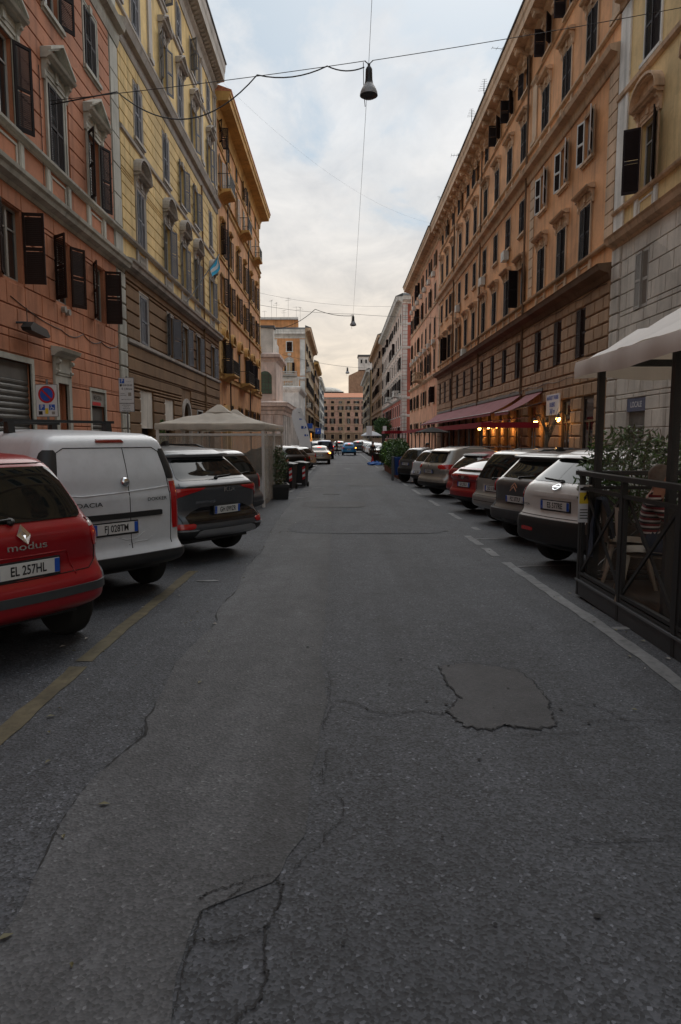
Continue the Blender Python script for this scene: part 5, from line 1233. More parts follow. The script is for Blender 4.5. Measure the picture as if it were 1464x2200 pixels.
# ---- dark grey crossover
loc, rz = left(-1.62, 9.85, 55)
c = Car('dark grey crossover with number plate GH 099ZR beside the white van', loc, rz, 4.51, 1.66, .93, 1.12, [(.20,.20),(.30,.08),(.40,.02),(.52,.0),(.62,.03),(.68,.09),(.74,.13),(.98,.10),(1.06,.09),(1.11,.12),(1.16,.20),(1.20,.265),(1.30,.375),(1.40,.485),(1.46,.55),(1.50,.59),(1.53,.60),(1.57,.64),(1.62,.9),(1.66,1.7)], 'paint_darkgrey', wr=.36, ro=.88, wb=2.68, rc=.30, bow=.10)
c.patch('rear_window', 'car_glass', rrect(1.175, 1.455, .69, .56, .06)); c.spoiler(1.55, .60, .10, 'paint_darkgrey', .06)
c.patch('tail_light', 'lamp_red', [(.90,.82,1.08),(.95,.78,1.08),(1.00,.62,1.08),(1.05,.40,1.06),(1.075,.36,1.02)], mirror=True, off=.012); c.patch('tail_light_bar', 'gloss_black', [(1.080,-1.0,1.0),(1.086,-1.0,1.0),(1.094,-.98,.98),(1.10,-.95,.95)], off=.010, ns=30)
c.patch('tailgate_panel', 'gloss_black', [(.575,-.62,.62),(.60,-.70,.70),(.68,-.70,.70),(.74,-.58,.58),(.79,-.44,.44),(.80,-.40,.40)], off=.006)
c.patch('bumper', 'plastic_black', [(.22,-1.3,1.3),(.34,-1.4,1.4),(.45,-1.4,1.4),(.50,-1.2,1.2)], off=.022, ns=40); c.patch('skid_plate', 'rim', [(.37,-.56,.56),(.40,-.62,.62),(.47,-.56,.56),(.49,-.48,.48)], off=.034)
c.patch('fog_light', 'lamp_red', [(.515,.66,.95),(.53,.62,.98),(.575,.60,.99),(.59,.64,.97)], mirror=True, off=.02); c.patch('chrome_trim', 'chrome', [(.485,.60,1.02),(.495,.56,1.04),(.508,.58,1.02)], mirror=True, off=.028)
c.plate(.745, 'GH 099ZR', s=.06); c.badge_text('KIA', 1.03, .10, .10, 'chrome', 1.6, off=.02); c.badge_text('SPORTAGE', .87, -.34, .05, 'chrome', 1.5, off=.016)
c.line([(-.72,1.14),(-.80,.98),(-.78,.60)], .010, mirror=True); c.wiper(1.21, .0, .34, .015); c.antenna(1.35); c.rails(1.1, 2.7); c.sides(.95, 3.3, pillars=(1.5, 2.35))
# ---- white crossover, nearest on the right
def chevron(mb):
    for z in (.0, -.06):
        for sg in (-1, 1): mb.add([(0,-.012,z+.055),(sg*.085,-.004,z-.025),(sg*.085,-.004,z-.055),(0,-.012,z+.018)], [(0,1,2,3) if sg > 0 else (3,2,1,0)])
    return mb
loc, rz = right(2.70, 8.72, 66)
c = Car('white crossover with number plate ES 577RE beside the black terrace fence', loc, rz, 4.32, 1.61, .89, 1.06, [(.20,.14),(.30,.05),(.42,.0),(.66,.0),(.74,.04),(.80,.075),(1.02,.07),(1.11,.10),(1.16,.16),(1.48,.54),(1.54,.62),(1.59,.75),(1.61,1.3)], 'paint_offwhite', wr=.345, ro=.80, wb=2.63, rc=.25, bow=.10)
c.patch('rear_window', 'car_glass', rrect(1.18, 1.47, .68, .56, .09)); c.spoiler(1.53, .56, .09, 'paint_offwhite')
c.patch('tail_light', 'lamp_red', [(.93,.80,.97),(.98,.75,1.0),(1.09,.76,1.0),(1.16,.78,.98)], mirror=True, off=.012); c.patch('reversing_light', 'lamp_clear', [(.98,.79,.88),(1.0,.78,.90),(1.07,.79,.90),(1.12,.81,.89)], mirror=True, off=.018)
c.patch('bumper', 'plastic_black', [(.20,-1.4,1.4),(.30,-1.5,1.5),(.50,-1.5,1.5),(.69,-1.35,1.35),(.705,-1.3,1.3)], off=.016, ns=40); c.patch('fog_light', 'lamp_red', [(.52,-.58,-.36),(.53,-.60,-.35),(.56,-.60,-.35),(.57,-.58,-.37)], off=.022)
c.patch('plate_recess', 'paint_offwhite', [(.79,-.42,.42),(.81,-.44,.44),(.97,-.44,.44),(.985,-.42,.42)], off=-.006); c.patch('tailgate_handle', 'paint_offwhite', [(.99,-.46,.46),(1.0,-.47,.47),(1.04,-.45,.45),(1.05,-.42,.42)], off=.016)
c.plate(.885, 'ES 577RE'); mb = MB(); mb.lathe([(.045,-.006),(.045,-.016),(.06,-.016),(.06,-.004)], 20, axis='y', cap=False).box(-.07,.07,-.02,-.006,-.014,.014); c.attach('badge_emblem', mb, 'chrome', 1.115); c.badge_text('QASHQAI', .86, -.64, .040, 'chrome', 1.3)
c.line([(-.72,1.12),(-.76,.98),(-.72,.735),(0,.73),(.72,.735),(.76,.98),(.72,1.12)], .009); c.wiper(1.20, .0, -.40, .02); c.sides(.95, 3.2, pillars=(1.35, 2.2)); c.rails(1.1, 2.6)
# ---- taupe hatchback with grey bumper
loc, rz = right(2.90, 11.55, 68)
c = Car('taupe hatchback with double chevron badge, second car on the right', loc, rz, 3.86, 1.58, .86, 1.05, [(.20,.12),(.30,.03),(.40,.0),(.56,.0),(.62,.05),(.70,.10),(1.0,.07),(1.06,.09),(1.12,.16),(1.24,.27),(1.36,.38),(1.42,.43),(1.45,.45),(1.47,.43),(1.52,.47),(1.56,.7),(1.58,1.2)], 'paint_taupe', wr=.33, ro=.70, wb=2.5, rc=.27, bow=.10)
c.patch('rear_window', 'car_glass', rrect(1.12, 1.40, .66, .56, .07)); c.spoiler(1.50, .56, .12, 'paint_silver', .05)
c.patch('tail_light', 'lamp_red', [(.86,.74,.88),(.92,.70,.94),(1.02,.70,.96),(1.09,.74,.93)], mirror=True, off=.025)
c.patch('bumper', 'plastic_grey', [(.20,-1.4,1.4),(.32,-1.5,1.5),(.48,-1.5,1.5),(.58,-1.4,1.4)], off=.022, ns=40); c.patch('bumper_corner', 'plastic_grey', [(.585,.68,1.2),(.66,.74,1.2),(.78,.80,1.15)], off=.014, mirror=True)
for s0 in (-.55, -.12, .3): c.patch('bumper_recess', 'plastic_black', [(.30,s0,s0+.26),(.31,s0-.01,s0+.27),(.42,s0-.01,s0+.27),(.43,s0,s0+.26)], off=.026)
c.plate(.76, 'FZ 377LF'); c.attach('badge_emblem', chevron(MB()), 'chrome', 1.0); c.line([(-.70,1.10),(-.68,.9),(-.64,.60)], .009, mirror=True); c.wiper(1.14, .0, .34); c.antenna(1.0); c.rails(.9, 2.4); c.sides(.8, 2.9, pillars=(1.8,))
# ---- silver people carrier with deep rear window
loc, rz = right(3.11, 14.3, 69)
c = Car('silver people carrier with a deep dark rear window, third car on the right', loc, rz, 4.3, 1.60, .87, 1.0, [(.20,.10),(.30,.02),(.42,0),(.58,.0),(.64,.05),(.72,.09),(.95,.10),(1.0,.12),(1.48,.36),(1.54,.43),(1.59,.7),(1.60,1.2)], 'paint_silver', wr=.31, ro=.74, wb=2.6, rc=.2, bow=.08, arch=None)
c.patch('rear_window', 'car_glass', rrect(.98, 1.49, .68, .55, .06)); c.patch('tail_light', 'lamp_dark', [(.72,.70,.88),(.78,.69,.92),(.95,.70,.92),(1.02,.72,.88)], mirror=True, off=.012)
c.patch('plate_recess', 'lamp_clear', [(.70,-.36,.36),(.71,-.37,.37),(.85,-.37,.37),(.86,-.36,.36)], off=.004); c.plate(.78, 'DD 513KT', off=.012)
c.line([(-.74,1.5),(-.72,.95),(-.68,.62),(0,.615),(.68,.62),(.72,.95),(.74,1.5)][1:-1], .009); c.line([(-.8,.50),(.8,.50)], .012); c.wiper(1.0, .0, .4); c.antenna(.8, False); c.sides(.8, 3.1, pillars=(1.4, 2.3)); c.rails(.9, 2.8, 'metal_grey')
# ---- two red hatchbacks
loc, rz = right(3.02, 17.0, 68)
c = Car('red hatchback with a split rear window, between the silver people carrier and another red car', loc, rz, 4.25, 1.46, .88, .98, [(.20,.12),(.30,.03),(.42,0),(.55,.0),(.62,.05),(.80,.08),(.93,.04),(.98,.08),(1.02,.16),(1.10,.24),(1.14,.34),(1.38,1.05),(1.43,1.4),(1.46,1.9)], 'paint_red', wr=.32, ro=.80, wb=2.6, rc=.27, bow=.11)
c.patch('rear_window', 'car_glass', rrect(1.13, 1.36, .66, .55, .05)); c.patch('lower_window', 'car_glass', [(.985,-.60,.60),(.995,-.62,.62),(1.085,-.60,.60),(1.09,-.58,.58)])
c.patch('tail_light', 'lamp_red', [(.85,.26,.98),(.87,.25,1.0),(.93,.24,1.0),(.955,.26,.97)], mirror=True, off=.015); c.patch('garnish', 'lamp_dark', [(.85,-.25,.25),(.87,-.25,.25),(.95,-.25,.25)], off=.012)
c.patch('bumper', 'plastic_black', [(.20,-1.4,1.4),(.30,-1.5,1.5),(.40,-1.5,1.5),(.43,-1.4,1.4)], off=.016, ns=40); c.plate(.72, 'GK 275LX'); c.attach('badge_emblem', MB().box(-.045,-.025,-.012,0,-.04,.04).box(.025,.045,-.012,0,-.04,.04).box(-.025,.025,-.011,0,-.008,.010), 'chrome', .90, 0, .018); c.sides(1.0, 3.1, pillars=(2.1,))
loc, rz = right(3.30, 19.5, 69)
c = Car('dark red hatchback with a dark roof spoiler, just in front of the sand coloured car', loc, rz, 4.05, 1.50, .87, 1.0, [(.20,.12),(.30,.03),(.45,0),(.58,.02),(.66,.07),(.95,.09),(1.02,.13),(1.42,.52),(1.46,.6),(1.50,1.1)], 'paint_red_dark', wr=.31, ro=.74, wb=2.5, rc=.26, bow=.11)
c.patch('rear_window', 'car_glass', rrect(1.04, 1.38, .66, .54, .08)); c.spoiler(1.44, .55, .08, 'plastic_black'); c.patch('tail_light', 'lamp_red', [(.82,.62,.98),(.86,.58,1.0),(.94,.58,1.0),(.98,.62,.97)], mirror=True, off=.014); c.plate(.74, 'FA 604PC'); c.patch('bumper', 'plastic_black', [(.20,-1.4,1.4),(.30,-1.5,1.5),(.38,-1.45,1.45)], off=.016, ns=40); c.antenna(1.5, False); c.sides(.9, 2.9, pillars=(1.9,))
# ---- sand coloured people carrier
loc, rz = right(2.82, 22.4, 68)
c = Car('sand coloured people carrier with large wraparound tail lights, right of the hedge', loc, rz, 4.52, 1.63, .90, 1.05, [(.20,.14),(.30,.05),(.42,0),(.58,.0),(.66,.06),(.76,.10),(.95,.07),(1.04,.09),(1.10,.15),(1.46,.40),(1.54,.46),(1.60,.75),(1.63,1.4)], 'paint_sand', wr=.33, ro=.86, wb=2.75, rc=.25, bow=.11)
c.patch('rear_window', 'car_glass', rrect(1.13, 1.46, .70, .58, .09)); c.spoiler(1.52, .58, .10, 'paint_sand'); c.patch('tail_light', 'lamp_red', [(.93,.66,1.05),(.96,.56,1.10),(1.02,.52,1.12),(1.06,.56,1.14),(1.08,.66,1.12)], mirror=True, off=.014); c.patch('reversing_light', 'lamp_clear', [(.90,.68,1.02),(.915,.66,1.05),(.925,.66,1.06)], mirror=True, off=.014)
c.patch('bumper', 'plastic_black', [(.20,-1.4,1.4),(.30,-1.5,1.5),(.44,-1.5,1.5),(.50,-1.3,1.3)], off=.018, ns=40); c.plate(.84, 'FT 509XW'); c.attach('badge_emblem', MB().lathe([(.04,-.004),(.04,-.012),(.055,-.012),(.055,0)], 16, axis='y', cap=False), 'chrome', 1.02); c.rails(1.0, 3.0, 'metal_grey'); c.sides(.9, 3.4, pillars=(1.5, 2.4)); c.wiper(1.15, 0, .36)
# ---- small white and dark city cars by the hedge
loc, rz = right(3.02, 26.9, 66)
c = Car('small white city car with black bumper, half hidden behind the sand coloured car', loc, rz, 3.6, 1.50, .82, 1.02, [(.20,.12),(.32,.03),(.45,0),(.58,.0),(.66,.04),(1.0,.10),(1.06,.16),(1.42,.44),(1.47,.55),(1.50,1.0)], 'paint_white', wr=.30, ro=.55, wb=2.45, rc=.26, bow=.11)
c.patch('rear_window', 'car_glass', rrect(1.04, 1.40, .64, .54, .08)); c.patch('tail_light', 'lamp_red', [(.78,.66,.86),(.82,.62,.90),(.96,.62,.90),(1.0,.66,.87)], mirror=True, off=.016); c.patch('bumper', 'plastic_black', [(.20,-1.3,1.3),(.32,-1.4,1.4),(.46,-1.4,1.4),(.50,-1.2,1.2)], off=.016, ns=36); c.plate(.62, 'GB 190MV'); c.sides(.8, 2.7, pillars=(1.75,))
loc, rz = right(2.82, 30.2, 62)
c = Car('tiny dark grey two-seat car with pale roof next to the hedge', loc, rz, 2.7, 1.55, .80, 1.02, [(.20,.12),(.32,.03),(.45,0),(.62,.0),(.70,.04),(1.0,.08),(1.06,.12),(1.42,.36),(1.50,.46),(1.55,.8)], 'paint_grey', wr=.30, ro=.45, wb=1.85, rc=.24, bow=.10)
c.patch('rear_window', 'car_glass', rrect(1.04, 1.46, .66, .56, .07)); c.patch('tail_light', 'lamp_red', [(.76,.64,.80),(.80,.62,.84),(.93,.62,.84),(.98,.66,.82)], mirror=True, off=.018); c.patch('bumper', 'plastic_black', [(.20,-1.2,1.2),(.32,-1.3,1.3),(.60,-1.3,1.3),(.68,-1.1,1.1)], off=.016, ns=36); c.plate(.84, 'FW 725DN'); c.sides(.6, 1.9); c.patch('roof_edge_trim', 'paint_offwhite', [(1.485,-.5,.5),(1.50,-.5,.5),(1.52,-.48,.48)], off=.012)
# ---- left: grey people carrier behind the crossover
loc, rz = left(-2.0, 14.3, 60)
c = Car('grey people carrier with tall red tail lights in front of the tent', loc, rz, 4.0, 1.62, .86, 1.05, [(.20,.14),(.30,.05),(.42,0),(.58,.0),(.66,.06),(.74,.10),(1.0,.10),(1.06,.14),(1.46,.34),(1.54,.42),(1.59,.7),(1.62,1.2)], 'paint_grey', wr=.32, ro=.7, wb=2.54, rc=.2, bow=.08)
c.patch('rear_window', 'car_glass', rrect(1.06, 1.46, .70, .58, .07)); c.patch('tail_light', 'lamp_red', [(.78,.68,.84),(.82,.67,.87),(1.02,.67,.87),(1.06,.69,.85)], mirror=True, off=.014); c.plate(.82, 'EX 481TB', s=.0); c.patch('bumper', 'plastic_grey', [(.20,-1.3,1.3),(.32,-1.4,1.4),(.44,-1.4,1.4),(.48,-1.2,1.2)], off=.016, ns=36); c.wiper(1.1, 0, .36); c.sides(.9, 2.9, pillars=(1.8,))
# ---- farther cars
def simple(label, loc, rz, kind, paint_, plate=None, lit=None, group='cars parked along the street', name='parked_car', sedan=False):
    L, H, hw, belt = {'suv': (4.45,1.62,.92,1.08), 'hatch': (3.95,1.48,.86,.98), 'sedan': (4.5,1.43,.88,.97), 'van': (4.4,1.82,.90,1.08)}[kind]
    rear = {'suv': [(.2,.14),(.32,.03),(.45,0),(.6,.02),(.7,.08),(1.02,.09),(1.1,.18),(H-.14,.52),(H-.08,.62),(H,1.4)], 'hatch': [(.2,.12),(.32,.03),(.45,0),(.6,.03),(.95,.08),(1.0,.12),(H-.1,.52),(H-.04,.65),(H,1.3)],
            'sedan': [(.2,.12),(.32,.03),(.45,0),(.6,.02),(.92,.06),(.97,.14),(1.0,.55),(H-.1,1.15),(H-.04,1.35),(H,1.9)], 'van': [(.2,.1),(.32,.02),(.45,0),(.6,.05),(1.1,.08),(H-.18,.26),(H-.05,.42),(H,.9)]}[kind]
    c = Car(label, loc, rz, L, H, hw, belt, rear, paint_, wr=.32, ro=.8, wb=2.6, rc=.26, bow=.10, lod=.6, group=group, name=name, arch=None)
    c.patch('rear_window', 'car_glass', rrect(belt+.08, H-.14, hw-.22, hw-.32, .07), nz=1, ns=8)
    c.patch('tail_light', 'tail_lit' if lit == 'brake' else 'lamp_red', [(.80,hw-.26,hw+.10),(.84,hw-.3,hw+.12),(.93,hw-.3,hw+.12),(.96,hw-.26,hw+.10)], mirror=True, off=.016, nz=1, ns=8)
    if lit: c.patch('turn_signal', 'turn_lit', [(.84,hw-.14,hw+.12),(.87,hw-.15,hw+.13),(.92,hw-.15,hw+.13),(.95,hw-.14,hw+.12)], off=.03, nz=1, ns=6); c.patch('brake_light', 'tail_lit', [(H-.12,-.14,.14),(H-.105,-.15,.15),(H-.09,-.14,.14)], off=.03, nz=1, ns=6)
    c.patch('bumper', 'plastic_black', [(.2,-1.3,1.3),(.32,-1.4,1.4),(.42,-1.3,1.3)], off=.014, ns=20, nz=1)
    if plate: c.plate(.70, plate)
    c.sides(.9 if kind != 'sedan' else 1.3, L*.72, pillars=(L*.42,)); return c
LB = 'cars parked on the left beyond the bins'; RB = 'cars parked on the right beyond the hedge'
simple('black estate with broad red tail lights right behind the waste bins', *left(-2.15, 35.0, 52), 'suv', 'paint_black', 'FP 318LE', group=LB)
simple('black car with bright rear window, second behind the waste bins', *left(-2.1, 39.0, 50), 'hatch', 'paint_black', group=LB)
simple('silver hatchback parked behind the black cars on the left', *left(-1.95, 43.6, 48), 'hatch', 'paint_silver', 'DW 220ZA', group=LB)
simple('grey hatchback parked behind the silver one on the left', *left(-2.1, 47.8, 48), 'hatch', 'paint_grey', group=LB)
simple('gold saloon with orange turn signal parked along the left line', *left(-1.62, 52.8, 2), 'sedan', 'paint_gold', 'CX 644RH', lit='turn', group=LB)
simple('dark blue van parked along the left line behind the gold saloon', *left(-1.5, 66.5, 2), 'van', 'paint_navy', group=LB)
simple('dark car parked behind the blue van', *left(-2.2, 74, 20), 'suv', 'paint_black', group=LB)
simple('bright blue hatchback driving away with its brake light and turn signal lit', *left(1.0, 80.0, 0), 'hatch', 'paint_blue', 'FY 903CK', lit='turn', group='cars driving down the street', name='driving_car')
simple('silver car with red tail lights driving ahead of the blue hatchback', *left(-.2, 92, 0), 'suv', 'paint_silver', lit='brake', group='cars driving down the street', name='driving_car')
simple('dark car driving to the right of the blue hatchback', *left(2.4, 96, -4), 'suv', 'paint_black', lit='turn', group='cars driving down the street', name='driving_car')
simple('black saloon parked at an angle behind the scooter on the right', *right(3.0, 62, 50), 'sedan', 'paint_black', group=RB)
simple('white hatchback parked behind the black saloon on the right', *right(3.3, 67, 50), 'hatch', 'paint_white', group=RB)
simple('silver hatchback farther on the right before the white parasol', *right(3.3, 72, 50), 'hatch', 'paint_silver', group=RB)
fr = random.Random(5)
for i in range(13):
    y = 82+i*6.2; P = ['paint_black','paint_silver','paint_white','paint_grey','paint_navy','paint_red_dark']
    if y > 88: simple('far %s on the left, %s in the distant row from the camera' % (['dark car','silver car','white car','grey car'][i % 4], ['first','second','third','fourth','fifth','sixth','seventh','eighth','ninth','tenth','eleventh','twelfth','last'][i]), *left(-2.2, y, 45), fr.choice(['hatch','suv','hatch']), P[i % 4], group='cars in the distance on the left')
    simple('far %s on the right, %s in the distant row from the camera' % (['dark car','silver car','white car','grey car'][(i+2) % 4], ['first','second','third','fourth','fifth','sixth','seventh','eighth','ninth','tenth','eleventh','twelfth','last'][i]), *right(3.2, y-3, 50), fr.choice(['hatch','suv','hatch']), P[(i+2) % 4], group='cars in the distance on the right')
# ------------------------------------------------------------------ plants
def leaves(pts_fn, n, size, seed, mats, name, parent, asp=.45):
    r = random.Random(seed); mb = MB()
    for i in range(n):
        p = Vector(pts_fn(r)); d = Vector((r.gauss(0,1), r.gauss(0,1), r.gauss(.35,.8))).normalized()
        u = d.cross(Vector((r.gauss(0,1), r.gauss(0,1), r.gauss(0,1)))).normalized(); w = d.cross(u)
        L = size*r.uniform(.6, 1.35); h = L*asp/2; q = p+d*L
        mb.cur = r.randrange(len(mats)); mb.add([p, p+d*L*.5+u*h+w*L*.06, q, p+d*L*.5-u*h+w*L*.06], [(0,1,2),(0,2,3)])
    return part(name, mb, mats, parent)
def ell(cx, cy, cz, rx, ry, rz, lump=.25, sd=1):
    rr_ = random.Random(sd); L = [(rr_.uniform(-1,1), rr_.uniform(-1,1), rr_.uniform(-1,1)) for _ in range(7)]
    def f(r):
        while True:
            v = Vector((r.uniform(-1,1), r.uniform(-1,1), r.uniform(-1,1)))
            k = 1-lump+lump*max(v.normalized().dot(Vector(l).normalized()) for l in L)
            if .35 < v.length < k: return (cx+v.x*rx, cy+v.y*ry, cz+v.z*rz)
    return f
# hedge plants in terracotta troughs
def trough(L, w, h, m):
    def f():
        mb = MB(); a, b_ = L/2, w/2
        mb.grid([[(-x,-y,z),(x,-y,z),(x,y,z),(-x,y,z)] for x, y, z in ((a*.9,b_*.82,0),(a*.97,b_*.96,h*.8),(a*1.0,b_*1.04,h*.8),(a*1.0,b_*1.04,h),(a*.93,b_*.88,h),(a*.93,b_*.88,h-.06))], True)
        k = 6*4; mb.f += [(k-4,k-3,k-2,k-1),(3,2,1,0)]; mb.m += [0,0]; return mb.mesh('planter', m)
    return cached(('tr', L, w, h, m), f)
for k in range(6):
    y = 33.8+k*1.78; bright = k in (2, 3, 4)
    t = thing('hedge_plant', ['dense dark green hedge bush in the nearest terracotta trough','dark green hedge bush in the second terracotta trough from the blue bin','bright green hedge bush in the third terracotta trough from the blue bin','bright green hedge bush in the fourth terracotta trough from the blue bin','bright green hedge bush in the fifth terracotta trough from the blue bin','green hedge bush in the farthest terracotta trough'][k], 'hedge plant', (3.0, y, G(y)), math.pi/2, 'hedge bushes in terracotta troughs')
    add('planter', trough(1.55, .5, .42, 'terracotta'), t)
    part('soil', MB().box(-.7,.7,-.2,.2,.30,.37), 'wood_dark', t)
    h = 1.5+.12*math.sin(k*2.1)
    leaves(ell(0, 0, .38+h*.48, 1.02, .62, h*.56, .3, k), 2600, .13, 100+k, ['leaf_dark','leaf_mid','leaf_bright'] if bright else ['leaf_dark','leaf_dark','leaf_mid'], 'foliage', t, .42)
    part('stem', MB().tube([(0,0,.3),(.05,0,1.0),(-.1,.05,1.4)], [.03,.025,.01], 6).tube([(-.4,0,.3),(-.45,.05,1.2)], [.03,.01], 6).tube([(.4,0,.3),(.5,-.05,1.2)], [.03,.01], 6), 'bark', t)
# blue bin by the hedge
t = thing('waste_bin', 'small blue bin on a grey post at the near end of the hedge', 'bin', (2.72, 32.2, G(32.2)), .2)
part('post', MB().box(-.32,-.22,-.06,.06,0,1.12), 'metal_grey', t); mb = MB(); mb.grid([[(-x,-y,z),(x,-y,z),(x,y,z),(-x,y,z)] for x, y, z in ((.16,.14,.25),(.22,.20,1.02),(.24,.22,1.02),(.24,.22,1.10),(.19,.17,1.10),(.17,.15,.4))], True); mb.f += [(20,21,22,23),(3,2,1,0)]; mb.m += [0,0]
part('bin_body', mb, 'bin_blue', t)
# ------------------------------------------------------------------ waste bins with striped reflectors, planter
def wheelie(label, loc, rz):
    t = thing('waste_bin', label, 'bin', loc, rz, 'black waste bins with red and white stripes')
    mb = MB(); mb.grid([[(-x,-y,z),(x,-y,z),(x,y,z),(-x,y,z)] for x, y, z in ((.24,.26,.04),(.28,.33,.90),(.31,.37,.92),(.31,.37,.97))], True); mb.f += [(12,13,14,15),(3,2,1,0)]; mb.m += [0,0]
    part('bin_body', mb, 'plastic_black', t); mb = MB(); mb.grid([[(lerp(-.32,.32,i/6), lerp(-.38,.40,j/5), .975+.07*math.sin(math.pi*i/6)*(.5+.5*math.sin(math.pi*j/5))) for i in range(7)] for j in range(6)]); part('lid', mb, 'plastic_black', t, smooth=True)
    for sg in (-1, 1):
        mb = MB(); 
        for k in range(5): mb.cur = k % 2; x = sg*.20; z = .30+k*.10; mb.prism([(x-.055,z),(x+.055,z+.055),(x+.055,z+.155),(x-.055,z+.10)], -.31-(z-.3)*.085, -.29)
        part('striped_reflector', mb, ['sign_red','sign_white'], t)
        wm = MB(); wm.lathe([(.10,-.03),(.10,.03)], 14, axis='x'); part('wheel', wm, 'tyre', t, (sg*.25, .30, .10))
    part('label_strip', MB().box(-.10,.10,-.275,-.268,.12,.16), 'sign_white', t); part('handle', MB().tube([(-.25,.42,.92),(.25,.42,.92)], .018, 6), 'plastic_black', t)
wheelie('nearer black waste bin with red and white striped corners', (-2.02, 26.2, G(26.2)), R_(-12)); wheelie('farther black waste bin half hidden behind the other bin', (-1.62, 27.6, G(27.6)), R_(-8))
t = thing('planter_box', 'dark square planter with a dry shrub beside the tent', 'planter', (-2.05, 21.6, G(21.6)), R_(10))
add('planter', trough(.8, .8, .48, 'plastic_black'), t); part('soil', MB().box(-.36,.36,-.33,.33,.3,.42), 'wood_dark', t); leaves(ell(0,0,1.0,.42,.42,.68,.3,3), 1500, .10, 7, ['leaf_dry','leaf_olive','leaf_dark'], 'foliage', t); part('stem', MB().tube([(0,0,.3),(.03,.02,1.2)], [.02,.01], 5), 'bark', t)
# ------------------------------------------------------------------ gazebo tents on the left
def gazebo(label, x0, x1, y0, y1, ze, za, cur=True):
    cx, cy = (x0+x1)/2, (y0+y1)/2; g0 = G(cy); t = thing('gazebo_tent', label, 'tent', (cx, cy, g0), 0, 'canvas gazebo tents in the parking lane'); a, b_ = (x1-x0)/2, (y1-y0)/2; ze -= g0; za -= g0
    n = 32; g = []; R = random.Random(int(y0*10))
    for i in range(n+1):
        row = []
        for j in range(n+1):
            u, v = 2*i/n-1, 2*j/n-1; d = max(abs(u), abs(v)); s_ = 1-d
            sg = -.10*math.sin(math.pi*min(1, s_*1.1))*(1-min(abs(u), abs(v))/max(d, .01))
            row.append((u*a*1.04, v*b_*1.04, lerp(ze, za, s_)+sg+.014*math.sin(9*u+4*v)*math.sin(5*v)+.012*math.sin(13*v-5*u)+.008*math.sin(31*u*(1-d)+3*v)))
        g.append(row)
    mb = MB(); mb.grid(g); part('canopy', mb, 'canvas', t, smooth=True)
    mb = MB(); mb.grid([[(u*.34,v*.34,za-.10) for u, v in ((-1,-1),(1,-1),(1,1),(-1,1))],[(u*.05,v*.05,za+.13) for u, v in ((-1,-1),(1,-1),(1,1),(-1,1))]], True); part('canopy_cap', mb, 'canvas', t)
    per = [(-1,-1),(1,-1),(1,1),(-1,1)]
    for k in range(4):
        p, q = per[k], per[(k+1) % 4]; rows = []
        for z, o in ((ze+.02,1.04),(ze-.08,1.05),(ze-.15,1.04)):
            rows.append([(lerp(p[0],q[0],i/24)*a*o+.008*math.sin(i*1.9), lerp(p[1],q[1],i/24)*b_*o+.008*math.sin(i*2.3), z+(.012*math.sin(i*1.3) if z < ze-.1 else 0)) for i in range(25)])
        mb = MB(); mb.grid(rows); part('valance', mb, 'canvas', t, smooth=True)
        part('post', MB().box(p[0]*a-.035,p[0]*a+.035,p[1]*b_-.035,p[1]*b_+.035,0,ze), 'canvas_white', t)
        part('eave_bar', MB().obox((p[0]*a,p[1]*b_,ze-.28),(q[0]*a,q[1]*b_,ze-.28), .04, .06), 'canvas_white', t)
        if k == 2: continue
        rows = []; m_ = 60
        for z in (ze-.26, ze*.6, ze*.3, .04):
            rows.append([(lerp(p[0],q[0],i/m_)*a*.985+(.035*math.sin(i*1.15+z) if k != 0 else .004*math.sin(i)), lerp(p[1],q[1],i/m_)*b_*.985+(.035*math.sin(i*1.3) if k == 0 else .004*math.sin(i)), z) for i in range(m_+1)])
        mb = MB(); mb.grid(rows); part('clear_curtain', mb, 'plastic_sheet', t, smooth=True)
    if cur:
        mb = MB(); mb.grid([[(a+.05+.09*math.cos(q*.9)*(1 if z > .6 else 1-.4*(z < .35)), -b_+.05+.09*math.sin(q*.9)*(1 if z > .5 else .6), z) for q in range(8)] for z in (ze-.3, 1.2, .7, .45, .25)], True); part('gathered_curtain', mb, 'plastic_sheet', t, smooth=True)
    for sg in (-1, 1): part('roof_strut', MB().tube([(sg*a,-b_,ze-.02),(0,0,za-.08)], .018, 5), 'canvas_white', t)
gazebo('nearer cream canvas gazebo with clear plastic walls', -4.95, -2.1, 18.6, 21.5, 2.06, 2.52); gazebo('second cream gazebo directly behind the first', -4.95, -2.1, 21.6, 24.5, 2.06, 2.50, False)
# ------------------------------------------------------------------ street signs
def sign_board(parent, w, h, loc, m='sign_white'):
    e = part('sign_panel', MB().box(-w/2,w/2,-.012,.012,-h/2,h/2), m, parent, loc); part('sign_edge', MB().box(-w/2-.012,w/2+.012,-.008,.010,-h/2-.012,h/2+.012), 'metal_grey', e); return e
t = thing('road_sign', 'no parking sign with blue parking and wheelchair symbols behind the white van', 'road sign', (-7.35, 17.3, G(17.3)+.125), R_(-4))
part('pole', MB().tube([(0,.03,0),(0,.03,3.2)], .03, 8), 'metal_grey', t); e = sign_board(t, .54, .78, (0,0,2.68))
def disc(p, r0, r1, loc, m, name='sign_ring', y=-.016):
    mb = MB(); n = 28
    if r0 > 0: mb.grid([[(math.cos(2*math.pi*k/n)*r, y, math.sin(2*math.pi*k/n)*r) for k in range(n)] for r in (r1, r0)], True)
    else: mb.add([(math.cos(2*math.pi*k/n)*r1, y, math.sin(2*math.pi*k/n)*r1) for k in range(n)], [tuple(range(n))])
    return part(name, mb, m, p, loc)
